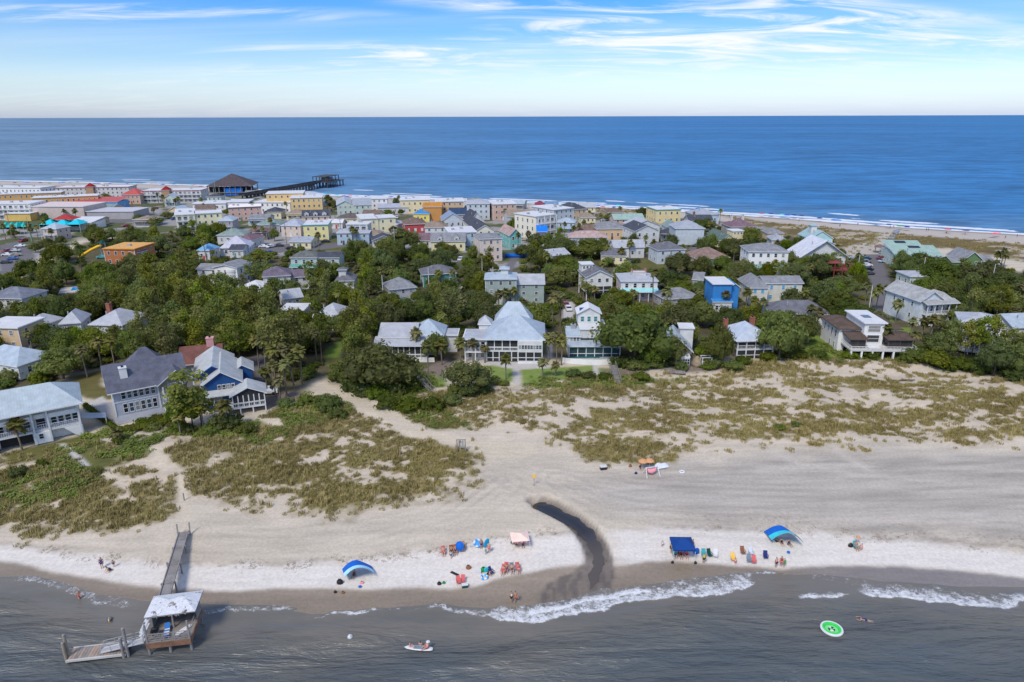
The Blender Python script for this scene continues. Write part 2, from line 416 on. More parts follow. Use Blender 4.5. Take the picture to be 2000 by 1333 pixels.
zone('green',
  [(140,880),(180,868),(330,838),(480,830),(560,800),(625,770),(690,790),(692,805),(620,832),(500,862),(400,866),(300,878),(330,900),(250,905),(190,905)],
  [(745,782),(800,772),(880,802),(908,830),(830,838),(780,815)],
  [(1010,752),(1100,736),(1220,738),(1330,742),(1200,757),(1080,765)],
  [(1500,700),(1555,690),(1600,655),(1700,690),(1780,698),(2000,722),(2000,742),(1800,712),(1620,704)],
  [(0,940),(100,905),(200,925),(150,960),(60,985),(0,985)],
  [(130,880),(160,855),(235,842),(232,862),(190,875)],
  [(640,735),(700,700),(830,720),(860,760),(780,780),(700,765)])
zone('lawn', [(1015,722),(1160,713),(1165,735),(1100,742),(1020,750)], [(905,715),(1005,714),(1003,748),(940,742)],
  [(838,730),(870,730),(872,756),(836,756)], [(632,688),(668,660),(664,716),(640,715)],
  [(1570,690),(1580,650),(1600,655),(1650,700),(1600,700)], [(1735,640),(1780,640),(1785,690),(1750,690)],
  [(1780,606),(1690,615),(1630,618),(1640,605),(1780,600)], [(1165,735),(1230,742),(1230,720),(1165,718)],[(1455,615),(1510,610),(1490,650),(1450,640)],
  [(1700,610),(1740,606),(1745,640),(1710,640)],[(1050,630),(1062,650),(1066,690),(1040,640)])
zone('drygrass', [(128,738),(195,722),(218,780),(160,780)], [(1252,508),(1302,505),(1302,526),(1240,527)], [(608,478),(668,470),(672,490),(603,492)],
  [(0,890),(60,870),(160,850),(215,870),(240,910),(140,930),(60,905),(0,910)], [(640,700),(660,700),(662,735),(648,735)])
zone('path', [(612,733),(640,736),(672,757),(720,783),(760,800),(830,832),(900,856),(975,862),(1040,868),(1060,890),(950,905),(930,880),(870,866),(800,850),(720,818),(660,780),(625,757)],
  [(345,1040),(370,1040),(372,975),(362,920),(300,880),(288,884),(342,928),(350,980)], [(172,912),(165,914),(240,945),(247,940)],[(500,815),(545,822),(555,832),(548,834),(495,820)])
zone('concrete', [(113,868),(127,867),(150,885),(176,911),(163,915),(140,893)], [(905,700),(1062,698),(1072,720),(1016,722),(1014,750),(1003,750),(1003,722),(950,712)],
  [(165,790),(200,775),(232,800),(228,830),(205,825)],[(1158,712),(1168,712),(1170,732),(1160,732)],[(1040,618),(1046,618),(1062,640),(1078,668),(1080,700),(1072,700),(1068,668),(1054,645)],
  [(1100,590),(1122,590),(1122,622),(1098,622)],[(1190,545),(1215,500),(1224,500),(1204,548)],[(862,580),(910,548),(918,550),(876,582)])
zone('patio', [(815,728),(870,700),(885,712),(860,738)], [(1165,722),(1260,722),(1270,738),(1200,735)],[(500,790),(560,765),(600,765),(560,800)],[(1300,712),(1400,705),(1410,722),(1320,728)],[(270,840),(325,832),(325,845),(285,850)])
zone('road', [(1690,497),(1720,497),(1737,545),(1747,580),(1750,620),(1640,622),(1642,606),(1706,604),(1698,550),(1692,520)],
  [(480,700),(515,690),(530,740),(505,745)],
  [(0,480),(40,470),(70,500),(60,520),(30,545),(0,560)], [(445,490),(620,470),(640,478),(480,505)],[(600,480),(700,470),(705,478),(612,490)],
  [(970,545),(1000,500),(1015,480),(1030,480),(1005,520),(992,550)],[(1170,440),(1260,425),(1260,432),(1175,450)],[(130,425),(300,415),(330,430),(160,440)],
  [(1340,490),(1400,455),(1412,458),(1360,500)],[(1600,500),(1640,495),(1640,512),(1605,515)])
zone('creekdark', [(1036,972),(1052,966),(1075,974),(1110,990),(1140,1005),(1168,1026),(1192,1050),(1196,1085),(1215,1105),(1190,1125),(1150,1145),(1120,1140),(1150,1110),(1152,1060),(1130,1030),(1085,1000),(1050,985)])
zone('grey', [(1120,955),(1250,920),(1420,898),(1700,880),(2000,885),(2300,900),(2300,1078),(2000,1066),(1800,1050),(1600,1035),(1380,1022),(1220,1000)])
zone('fardune', [(1395,418),(1500,434),(1700,453),(1850,464),(2000,478),(2150,490),(2200,520),(2000,510),(1850,484),(1780,486),(1730,470),(1680,500),(1620,482),(1480,440)],[(1150,405),(1280,414),(1290,440),(1180,425)],[(600,388),(660,390),(660,410),(610,408)])
zone('beachpath', [(1722,452),(1748,455),(1715,497),(1692,497)],[(1640,485),(1700,470),(1700,496),(1660,505)])
zone('town', [(-300,352),(0,362),(420,376),(650,400),(1000,408),(1300,425),(1430,440),(1350,480),(1200,505),(1050,500),(980,540),(700,475),(640,500),(430,500),(350,450),(170,445),(150,470),(0,540),(-300,560)])
zone('woods', [(-300,560),(0,560),(180,470),(420,445),(500,500),(720,470),(990,520),(1060,480),(1240,475),(1420,440),(1480,450),(1640,480),(1690,500),(1760,500),(1850,505),(1950,530),(2300,540),(2300,745),(2000,738),(1800,703),(1560,692),(1300,708),(1200,712),(1060,700),(900,705),(840,730),(720,765),(640,738),(612,742),(590,790),(520,795),(500,770),(340,735),(215,735),(200,722),(130,735),(130,752),(-300,830)])
DRYLINE = upoly([(-700,1045),(-300,1075),(0,1098),(60,1105),(100,1118),(200,1134),(300,1148),(350,1153),(450,1157),(560,1150),(650,1150),(720,1153),(820,1147),(870,1151),(930,1146),(970,1132),(1020,1122),(1090,1108),(1130,1104),(1200,1107),(1260,1099),(1330,1097),(1420,1104),(1520,1112),(1560,1110),(1640,1106),(1750,1107),(1800,1110),(1900,1118),(2000,1130),(2300,1140),(2900,1140)])
WRACK = upoly([(-700,1005),(-300,1040),(0,1062),(100,1075),(200,1088),(320,1104),(370,1101),(480,1103),(600,1099),(700,1095),(800,1083),(870,1070),(960,1056),(1040,1045),(1150,1040),(1280,1032),(1400,1034),(1500,1036),(1650,1046),(1800,1059),(2000,1082),(2300,1100),(2900,1100)])

def line_y(L, x):
    o = np.argsort(L[:, 0]); return np.interp(x, L[o, 0], L[o, 1])
ncol, nrow = 640, 620
yy = 46 * (820 / 46) ** (np.arange(nrow) / (nrow - 1))
uu = np.linspace(-1, 1, ncol)
Y = np.repeat(yy[:, None], ncol, 1); X = uu[None, :] * (0.95 * Y + 48)
x = X.ravel(); y = Y.ravel(); Z = gz(x, y)
d1 = y - Wf(x); d2 = Vf(x) - y
col = np.zeros((x.size, 3)); wet = np.zeros(x.size)
def mixin(c, m):
    global col
    col = col * (1 - m[:, None]) + np.array(c)[None, :] * m[:, None]
nA = fbm(x, y, 11, 4, 1); nB = fbm(x, y, 2.2, 4, 2)
nS = fbm(x * 0.14 + y * 0.035, y * 1.0 - x * 0.03, 1.5, 4, 9)      # streaks along the beach: tyre tracks and raked sand
SAND = np.array((0.495, 0.425, 0.328))
col[:] = SAND
col *= (0.90 + 0.22 * (nA - 0.5) + 0.36 * (nS - 0.5) + 0.18)[:, None]
g = zmask('grey', x, y, 5.0, 3.0) * 0.85
col = col * (1 - g[:, None]) + (np.array((0.385, 0.345, 0.295)) * (1 + 0.75 * (nS - 0.5))[:, None]) * g[:, None]
p = zmask('path', x, y, 1.2, 0.8); mixin((0.56, 0.475, 0.35), p * 0.9)
yd = line_y(DRYLINE, x); yw = line_y(WRACK, x)
bm_ = sst(-0.8, 0.8, y - yd) * (1 - sst(-1.2, 1.2, y - yw + (nB - 0.5) * 2.2))
creek_gap = zmask('creekdark', x, y, 2.5)
mixin((0.67, 0.61, 0.535), bm_ * 0.92 * (1 - creek_gap))
# tyre tracks and trodden trails
TRK = [([(1430,835),(1480,872),(1560,905),(1660,925),(1800,938),(2000,950)], 0), ([(1050,905),(1250,930),(1500,942),(1750,940),(2000,930)], 1), ([(1080,930),(1250,962),(1500,975),(1800,972),(2050,965)], 1), ([(960,935),(860,1000),(700,1040),(520,1058),(300,1050),(0,1040)], 1), ([(990,945),(900,1015),(740,1058),(560,1075),(380,1072)], 1), ([(940,900),(1010,940),(1090,975),(1200,1010),(1400,1028),(1700,1030),(2000,1045)], 1), ([(1100,940),(1180,985),(1300,1008),(1500,1012)], 1), ([(1560,800),(1600,860),(1700,920)], 0)]
for pts, car_ in TRK:
    dd, tt = line_d(upoly(pts), x, y); brk_ = .45 + .55 * sst(.35, .6, fbm(x, y, 9, 2, 66))
    if car_:
        for o_ in (.85, 2.7): mixin((0.285, 0.25, 0.208), np.exp(-((dd - o_) / .38) ** 2) * .22 * brk_); mixin((0.52, 0.46, 0.38), np.exp(-((dd - o_ - .55) / .3) ** 2) * .2 * brk_)
    else: mixin((0.53, 0.47, 0.39), np.exp(-(dd / 1.0) ** 2) * .6 * brk_)
# wrack line of dry weed
wk = np.exp(-((y - yw - 0.3 + (nB - 0.5) * 2.0) / 0.42) ** 2) * sst(0.40, 0.56, fbm(x, y, 1.3, 3, 77)) * sst(0.33, 0.5, fbm(x, y, 14, 2, 78))
wr = np.exp(-((y - yw - 1.2 + (nA - 0.5) * 6) / 1.6) ** 2) * sst(0.5, 0.62, fbm(x * 0.5, y, 1.0, 4, 79)) * sst(38, 60, x)
mixin((0.20, 0.155, 0.11), np.clip(wk * .5 + wr * 0.5, 0, 1) * 0.7)
# wet sand, darker towards the water
we = 1 - sst(-0.5, 0.5, y - yd + (nB - 0.5) * 0.7)
wdeep = 1 - sst(0.5, 6.0, d1)
wc = np.array((0.315, 0.25, 0.18))[None] * (1 - wdeep[:, None]) + np.array((0.235, 0.185, 0.13))[None] * wdeep[:, None]
gl = sst(30, 50, x)[:, None]
wc = wc * (1 - gl) + np.array((0.225, 0.195, 0.17))[None] * gl
wc = wc * (0.85 + 0.3 * nS)[:, None]
col = col * (1 - we[:, None]) + wc * we[:, None]; wet = np.maximum(wet, we)
# creek bed and banks
cdist, ct = line_d(CREEK, x, y)
cw = np.interp(ct, [0, 0.6, 2, 4, 6, 7, 8, 9], [1.0, 1.8, 1.7, 1.8, 1.8, 2.2, 3.2, 4.2])
cb = (1 - sst(cw - 0.25, cw + 0.45, cdist + (nB - 0.5) * (.6 + .5 * sst(6, 8, ct)))) * sst(-0.4, 0.3, ct)
mixin((0.145, 0.116, 0.090), cb * (0.92 - .4 * sst(6.0, 8.5, ct))); wet = np.maximum(wet, cb * 0.55)
rill = cb * sst(0.47, 0.60, fbm(x * 1.3, y * 0.4, 0.9, 3, 91)) * sst(4.0, 5.5, ct); mixin((0.085, 0.072, 0.060), rill * 0.5); mixin((0.06, 0.052, 0.046), cb * np.exp(-(cdist / (cw * .5)) ** 2) * (1 - sst(4.6, 6.5, ct)) * .7)
# dune plants: closed on the left, in broken streaks on the right
def brk(x, y): return .62 * fbm(x, y * 1.7, 5.0, 5, 41) + .38 * (0.5 + (fbm(x + y * .4, y * 1.4, 1.5, 3, 43) - .5) * 1.5)
def vthr(x, b): sh = 0.055 * sst(5, 40, x) - 0.03 * (1 - sst(-60, -10, x)); return sst(0.37 + sh, 0.45 + sh, b)
dn = zmask('dune', x, y, 3.0, 2.0)
br = brk(x, y)
vm = zmask('veg', x, y, 2.2, 5.5, 12)
loose = dn * sst(0.545, 0.60, br) * 0.95
dens = np.clip(np.maximum(vm * vthr(x, br + 0.06 * (nB - 0.5)), loose), 0, 1)
path_n = 1 - np.clip(p * 1.3, 0, 1)
dens *= path_n
mixin((0.52, 0.425, 0.315), np.clip(dn * 0.55, 0, 1) * (1 - dens) * path_n)
gc = np.array((0.21, 0.165, 0.07))[None] * (0.7 + 0.6 * nB)[:, None]
col = col * (1 - dens[:, None]) + gc * dens[:, None]
gm = zmask('green', x, y, 1.6, 3.5, 21) * sst(0.36, 0.44, fbm(x, y, 4, 4, 51)) * path_n
col = col * (1 - gm[:, None]) + np.array((0.115, 0.130, 0.034))[None] * (0.7 + 0.6 * nB)[:, None] * gm[:, None]
# behind the dunes: dark leaf litter, then the streets and yards of the town
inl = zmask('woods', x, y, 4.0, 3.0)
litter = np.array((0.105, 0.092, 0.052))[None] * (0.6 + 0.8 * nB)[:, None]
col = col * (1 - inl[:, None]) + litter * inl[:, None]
far = sst(330, 350, y) * (1 - inl); far = np.maximum(far, zmask('town', x, y, 4.0))
tn = fbm(x, y, 13, 3, 61)[:, None]
townc = np.where(tn > 0.51, np.array((0.30, 0.29, 0.275))[None], np.where(tn > 0.45, np.array((0.20, 0.175, 0.12))[None], np.array((0.095, 0.11, 0.05))[None]))
col = col * (1 - far[:, None]) + townc * far[:, None]
mixin((0.165, 0.235, 0.042), zmask('lawn', x, y, 0.7, 0.4) * (0.85 + 0.15 * nB))
dg = zmask('drygrass', x, y, 1.0, 1.6)
col = col * (1 - dg[:, None]) + (np.array((0.15, 0.115, 0.045))[None] * (1 - nA[:, None]) + np.array((0.095, 0.115, 0.03))[None] * nA[:, None]) * (0.75 + 0.5 * nB)[:, None] * dg[:, None]
mixin((0.21, 0.165, 0.14), zmask('patio', x, y, 0.8, 0.5))
mixin((0.48, 0.45, 0.41), zmask('concrete', x, y, 0.35))
# ocean side beach and its grassed dunes
fs = (1 - sst(46, 62, d2 + (nA - 0.5) * 14)) * (y > 250)
mixin((0.47, 0.41, 0.35), fs)
mixin((0.30, 0.255, 0.20), fs * (1 - sst(4, 16, d2)))
fd = zmask('fardune', x, y, 5.0, 6.0) 
col = col * (1 - fd[:, None]) + (np.array((0.155, 0.115, 0.048))[None] * (0.65 + 0.7 * nA)[:, None]) * fd[:, None]
sp_ = fd * sst(0.56, 0.66, fbm(x * 0.4, y, 6, 3, 71)); mixin((0.40, 0.33, 0.25), sp_)
mixin((0.44, 0.39, 0.33), zmask('beachpath', x, y, 1.5))
mixin((0.155, 0.145, 0.150), zmask('road', x, y, 0.6) * (0.9 + 0.1 * nB))

def ground_material():
    m, nt, b, L = newmat('ground_material')
    vc = nd(nt, 'ShaderNodeVertexColor', layer_name='Col'); wa = nd(nt, 'ShaderNodeAttribute', attribute_name='wet')
    n = noise(nt, 2.2, 6, 0.65); n2 = noise(nt, 0.5, 6, 0.66, stretch=(0.30, 2.0, 1), rot=R(4)); n3 = noise(nt, 9.0, 2)
    v = mth(nt, 'ADD', mth(nt, 'MULTIPLY', n, 0.5), mth(nt, 'ADD', mth(nt, 'MULTIPLY', n2, 0.3), mth(nt, 'MULTIPLY', n3, 0.2)))
    f = mapr(nt, v, 0.30, 0.70, 0.80, 1.15)
    c = mixc(nt, 1.0, vc.outputs[0], f, 'MULTIPLY'); L(c, b.inputs['Base Color'])
    L(mapr(nt, wa.outputs['Fac'], 0, 1, 0.95, 0.30), b.inputs['Roughness'])
    L(mapr(nt, wa.outputs['Fac'], 0, 1, 0.10, 0.40), b.inputs['Specular IOR Level'])
    bp = nd(nt, 'ShaderNodeBump'); bp.inputs['Distance'].default_value = 0.16
    L(mapr(nt, wa.outputs['Fac'], 0, 1, 0.55, 0.05), bp.inputs['Strength'])
    L(v, bp.inputs['Height']); L(bp.outputs[0], b.inputs['Normal'])
    return m
gme = grid_mesh('ground', X, Y, Z.reshape(X.shape), {'wet': wet}, {'Col': col})
gme.materials.append(ground_material())
ground = inst('ground', gme); tag(ground, 'sandy island ground with beach, dunes and town streets', None, None, 'structure')

# ------------------------------------------------------------------ river water in front, with foam
FOAM = [  # seaward edge of each broken wave, reach of its foam towards the shore, strength
  ([(0,1134),(60,1139),(110,1150),(165,1166),(220,1182),(275,1192)], 3.6, 0.55),
  ([(385,1192),(440,1192),(520,1192),(610,1184)], 1.7, 0.7),
  ([(600,1206),(680,1199),(765,1190)], 0.7, 1.0), ([(740,1192),(800,1190),(860,1187)], 0.3, 0.5),
  ([(820,1189),(865,1190),(905,1196),(945,1203),(985,1204)], 1.3, 0.8),
  ([(940,1202),(985,1210),(1040,1213),(1090,1203),(1130,1199),(1175,1196),(1205,1178),(1250,1172),(1300,1166),(1350,1164),(1400,1163),(1450,1150),(1490,1135)], 4.4, 1.0),
  ([(1000,1203),(1060,1194),(1120,1183),(1180,1172),(1240,1158),(1300,1152)], 1.6, 1.2),
  ([(1400,1142),(1440,1130),(1490,1121),(1540,1119)], 1.0, 0.75),
  ([(1548,1169),(1585,1166),(1625,1167),(1670,1160)], 0.8, 1.1),
  ([(1668,1160),(1720,1163),(1790,1168),(1860,1174),(1920,1186),(1960,1188),(1990,1178),(2040,1172),(2100,1170)], 3.0, 1.05),
  ([(1560,1126),(1620,1136),(1690,1146),(1760,1156)], 2.2, 0.4), ([(290,1182),(330,1186),(380,1190)], 1.6, 0.5)]
def wgrid(lo, hi, step, outs, outs2):
    return np.concatenate([np.array(outs, float), np.arange(lo, hi, step), np.array(outs2, float)])
gx = wgrid(-84, 96, 0.2, [-500, -300, -200, -130, -100], [100, 130, 200, 300, 500]); gy = wgrid(52, 101, 0.17, [-260, -120, -40, 0, 20, 36, 46], [103, 110, 130])
WXg, WYg = np.meshgrid(gx, gy); x = WXg.ravel(); y = WYg.ravel(); d = y - Wf(x)
foam = np.zeros(x.size)
for pts, rch, st in FOAM:
    L_ = np.array([tuple(at(px, py, 0.05))[:2] for px, py in pts]); lo = L_.min(0) - 8; hi = L_.max(0) + 8
    m = (x > lo[0]) & (x < hi[0]) & (y > lo[1]) & (y < hi[1]); xx, yv = x[m], y[m]; dd, tt = line_d(L_, xx, yv)
    o = np.argsort(L_[:, 0]); yl = np.interp(xx, L_[o, 0], L_[o, 1])
    sd = np.where(yv > yl, dd, -dd) + (fbm(xx, yv, 3.2, 4, 8) - 0.5) * 1.5 + (fbm(xx, yv, .8, 2, 9) - .5) * .4
    ends = sst(0, 0.7, np.minimum(tt, len(L_) - 1 - tt)); w = rch * (0.35 + 0.65 * ends) * (0.6 + .8 * fbm(xx, yv * 0, 6, 2, 12))
    pr_ = np.where(sd < 0, 1 - np.clip(-sd / .3, 0, 1), np.clip(1 - sd / w, 0, 1) ** 0.75)
    foam[m] = np.maximum(foam[m], st * pr_ * (0.25 + .75 * ends))
swell = 0.16 * np.sin((y * 0.95 - x * 0.28) * 0.62 + 3.0 * fbm(x, y, 18, 3, 15)) + 0.34 * (fbm(x * 0.55 + y * 0.25, y, 5.5, 4, 16) - 0.5) + 0.10 * (fbm(x, y * 1.5, 1.3, 3, 18) - 0.5)
amp = sst(1.0, -7.0, d) if False else 1 - sst(-7.0, 1.5, d)
zw = swell * amp + 0.02 + foam * 0.06
deep = 1 - sst(-16, -1.0, d + (fbm(x, y, 9, 3, 22) - 0.5) * 10)
film = sst(-7.5, -0.5, d + (fbm(x, y, 6, 3, 23) - 0.5) * 4)
def river_material():
    m, nt, b, L = newmat('river_water')
    fo = nd(nt, 'ShaderNodeAttribute', attribute_name='foam'); de = nd(nt, 'ShaderNodeAttribute', attribute_name='deep'); fi = nd(nt, 'ShaderNodeAttribute', attribute_name='film')
    c = mixc(nt, de.outputs['Fac'], (0.150, 0.138, 0.114), (0.090, 0.104, 0.106))
    c = mixc(nt, mth(nt, 'MULTIPLY', fi.outputs['Fac'], 0.75), c, (0.180, 0.158, 0.128))
    n = noise(nt, 0.10, 5, 0.6, stretch=(0.5, 1.6, 1), rot=R(-14))
    c = mixc(nt, mth(nt, 'MULTIPLY', mapr(nt, n, 0.42, 0.66), 0.5), c, (0.100, 0.104, 0.092))
    fn = noise(nt, 2.6, 8, 0.75, dist=1.4, stretch=(0.8, 1.3, 1), rot=R(20)); fn2 = noise(nt, 1.0, 3, 0.6)
    fm = mapr(nt, mth(nt, 'ADD', mth(nt, 'MULTIPLY', fo.outputs['Fac'], 0.62), mth(nt, 'MULTIPLY', mth(nt, 'SUBTRACT', mth(nt, 'ADD', mth(nt, 'MULTIPLY', fn, 0.65), mth(nt, 'MULTIPLY', fn2, 0.35)), 0.5), 2.6)), 0.24, 0.74)
    fm = mth(nt, 'MULTIPLY', fm, mapr(nt, fo.outputs['Fac'], 0.02, 0.25))
    c = mixc(nt, fm, c, (0.66, 0.66, 0.65)); L(c, b.inputs['Base Color'])
    L(mapr(nt, fm, 0, 1, 0.10, 0.8), b.inputs['Roughness'])
    b.inputs['IOR'].default_value = 1.33; b.inputs['Specular IOR Level'].default_value = 0.5
    w1 = noise(nt, 0.55, 6, 0.62, stretch=(0.45, 1.7, 1), rot=R(-16), dist=0.4); w2 = noise(nt, 2.6, 4, 0.65, stretch=(0.5, 1.6, 1), rot=R(-10))
    bp = nd(nt, 'ShaderNodeBump'); bp.inputs['Distance'].default_value = 1.0
    L(mth(nt, 'ADD', mth(nt, 'MULTIPLY', w1, 1.3), mth(nt, 'ADD', mth(nt, 'MULTIPLY', w2, 0.30), mth(nt, 'MULTIPLY', noise(nt, 0.16, 4, 0.55, stretch=(0.4, 1.9, 1), rot=R(-17), dist=0.5), 4.5))), bp.inputs['Height'])
    L(mapr(nt, fi.outputs['Fac'], 0, 1, 0.55, 0.12), bp.inputs['Strength']); L(bp.outputs[0], b.inputs['Normal'])
    return m
rme = grid_mesh('river_water', WXg, WYg, zw.reshape(WXg.shape), {'foam': foam, 'deep': deep, 'film': film}); rme.materials.append(river_material())
tag(inst('river_water', rme), 'grey green river water with foam along the near beach', None, None, 'structure')

# creek water lying in its bed: dark and deep at the head, thinning to a brown film towards the river
CREEK_M, nt, b, L = newmat('creek_water'); b.inputs['Roughness'].default_value = 0.08
L(mixc(nt, nd(nt, 'ShaderNodeAttribute', attribute_name='depth').outputs['Fac'], (0.095, 0.077, 0.060), (0.020, 0.021, 0.023)), b.inputs['Base Color'])
bp = nd(nt, 'ShaderNodeBump'); bp.inputs['Strength'].default_value = 0.12; L(noise(nt, 2.0, 4), bp.inputs['Height']); L(bp.outputs[0], b.inputs['Normal'])
N = 60; CXg = np.zeros((N + 1, 7)); CYg = CXg.copy(); CZg = CXg.copy(); CD = CXg.copy()
for i in range(N + 1):
    t = i / N * 8.4; k = min(int(t), len(CREEK) - 2); f = t - k
    pt = CREEK[k] * (1 - f) + CREEK[k + 1] * f; dr = CREEK[min(k + 2, len(CREEK) - 1)] - CREEK[max(k - 1, 0)] if 0 < f < 1 else CREEK[k + 1] - CREEK[k]
    dr = dr / np.hypot(*dr); nr = np.array((-dr[1], dr[0])); w = np.interp(t, [0, 0.25, 0.8, 2, 4, 5.5, 7, 8.4], [0.25, 1.2, 1.5, 1.3, 1.15, 0.8, 0.7, 0.9]) * (1 + .16 * math.sin(t * 5.1) + .1 * math.sin(t * 11.7))
    zc = gz1(*pt) + float(np.interp(t, [0, 4, 6, 7.6, 8.4], [0.22, 0.16, 0.06, 0.03, -0.05]))
    for j in range(7): q = pt + nr * w * (j / 3 - 1); CXg[i, j], CYg[i, j], CZg[i, j] = q[0], q[1], zc; CD[i, j] = (1 - sst(3.2, 6.4, np.float64(t))) * (1 - .25 * abs(j / 3 - 1))
cme = grid_mesh('creek_water', CXg, CYg, CZg, {'depth': CD}); cme.materials.append(CREEK_M)
tag(inst('creek_water', cme), 'dark still creek water cutting through the beach', None, None, 'structure')

# ------------------------------------------------------------------ ocean behind the island
so = np.concatenate([np.arange(-45, 70, 1.6), 70 * (70000 / 70) ** (np.arange(0, 150) / 149)])
ux = np.linspace(-1150, 900, 700)
OX0, S0 = np.meshgrid(ux, so)
OX = OX0 * (1 + np.maximum(S0, 0) / 330.0); OY = Vf(OX0) + S0
x = OX.ravel(); y = OY.ravel(); s = S0.ravel(); x0 = OX0.ravel()
surf = np.zeros(x.size); nn = fbm(x, y, 26, 3, 101); n2 = fbm(x, y, 7, 3, 102)
for c_, w_, st, th in ((1.5, 5.5, 1.25, 0.08), (10, 5.0, 1.1, 0.36), (21, 5.0, 1.0, 0.46), (35, 4.5, 0.95, 0.54), (54, 4.5, 0.9, 0.60)):
    off = c_ + (fbm(x, s * 0 + c_ * 7, 60, 3, 103) - 0.5) * 9
    surf = np.maximum(surf, st * np.clip(1 - np.abs(s - off) / w_, 0, 1) * sst(th, th + 0.08, fbm(x, s * 0 + c_ * 31, 42, 3, 104)))
surf = np.where(s < 4, np.maximum(surf, 0.6 * sst(-14, -2, s) * sst(0.35, 0.6, nn)), surf)
shal = 1 - sst(-5, 110, s + (nn - 0.5) * 60)
def ocean_material():
    m, nt, b, L = newmat('ocean_water')
    g = nd(nt, 'ShaderNodeNewGeometry'); sf = nd(nt, 'ShaderNodeAttribute', attribute_name='surf'); sh = nd(nt, 'ShaderNodeAttribute', attribute_name='shallow')
    sx = nd(nt, 'ShaderNodeSeparateXYZ'); L(g.outputs['Position'], sx.inputs[0]); P_ = g.outputs['Position']
    c = mixc(nt, mapr(nt, mth(nt, 'DIVIDE', sx.outputs['X'], mth(nt, 'ADD', sx.outputs['Y'], 50.0)), -0.75, 0.35), (0.118, 0.205, 0.290), (0.028, 0.150, 0.325))
    c = mixc(nt, mth(nt, 'MULTIPLY', sh.outputs['Fac'], 0.45), c, (0.13, 0.22, 0.30))
    a1 = noise(nt, 0.03, 6, 0.62, vec=P_, stretch=(0.35, 1.0, 1), rot=R(-12)); a2 = noise(nt, 0.13, 6, 0.68, vec=P_, stretch=(0.30, 1.0, 1), rot=R(-12)); a3 = noise(nt, 0.0016, 5, 0.6, vec=P_, stretch=(0.25, 1.0, 1), rot=R(-6))
    v = mth(nt, 'ADD', mth(nt, 'MULTIPLY', a1, 0.34), mth(nt, 'ADD', mth(nt, 'MULTIPLY', a2, 0.40), mth(nt, 'MULTIPLY', a3, 0.26)))
    c = mixc(nt, 1.0, c, mapr(nt, v, 0.38, 0.62, 0.58, 1.46), 'MULTIPLY')
    cap = mth(nt, 'MULTIPLY', mapr(nt, noise(nt, 0.16, 3, 0.6, vec=P_, stretch=(0.4, 1, 1)), 0.745, 0.79), mapr(nt, a1, 0.5, 0.62))
    fn = noise(nt, 0.35, 5, 0.7, vec=P_, stretch=(0.5, 1, 1))
    fm = mapr(nt, mth(nt, 'ADD', mth(nt, 'MULTIPLY', sf.outputs['Fac'], 0.9), mth(nt, 'SUBTRACT', fn, 0.5)), 0.28, 0.55)
    fm = mth(nt, 'MULTIPLY', fm, mapr(nt, sf.outputs['Fac'], 0.02, 0.2))
    fm = mth(nt, 'MAXIMUM', fm, mth(nt, 'MULTIPLY', cap, 0.6))
    c = mixc(nt, fm, c, (0.70, 0.70, 0.70)); L(c, b.inputs['Base Color'])
    b.inputs['Roughness'].default_value = 0.55; b.inputs['Specular IOR Level'].default_value = 0.12
    bp = nd(nt, 'ShaderNodeBump'); bp.inputs['Strength'].default_value = 0.35; bp.inputs['Distance'].default_value = 1.2
    L(a2, bp.inputs['Height']); L(bp.outputs[0], b.inputs['Normal'])
    return m
ome = grid_mesh('ocean_water', OX, OY, np.zeros(OX.shape) + 0.01, {'surf': surf, 'shallow': shal}); ome.materials.append(ocean_material())
tag(inst('ocean_water', ome), 'open blue ocean with lines of surf behind the town', None, None, 'structure')

# ------------------------------------------------------------------ house building kit
HOUSES = []      # (short reference, x, y, pixel box that has to stay visible, depth)
_wm = {}
def window_meshes(col, dark):
    k = (col.name, dark.name)
    if k in _wm: return _wm[k]
    f = MB(); t = 0.10     # unit frame 1 x 1, origin at the lower middle, facing -Y
    for a in ((-.5, -.5 + t, 0, 1), (.5 - t, .5, 0, 1), (-.5 + t, .5 - t, 0, t * .8), (-.5 + t, .5 - t, 1 - t * .8, 1), (-.5 + t, .5 - t, .49, .53)):
        f.box(a[0], a[1], -0.07, 0.02, a[2], a[3], col)
    p = MB(); p.box(-.5 + t * .9, .5 - t * .9, -0.03, 0.015, .04, .96, dark)
    both = MB(); both.v = f.v + p.v; both.mats = [col, dark]; both.f = f.f + [tuple(i + len(f.v) for i in q) for q in p.f]
    both.m = [0] * len(f.f) + [1] * len(p.f)
    _wm[k] = (f.mesh('window'), p.mesh('pane'), both.mesh('window')); return _wm[k]
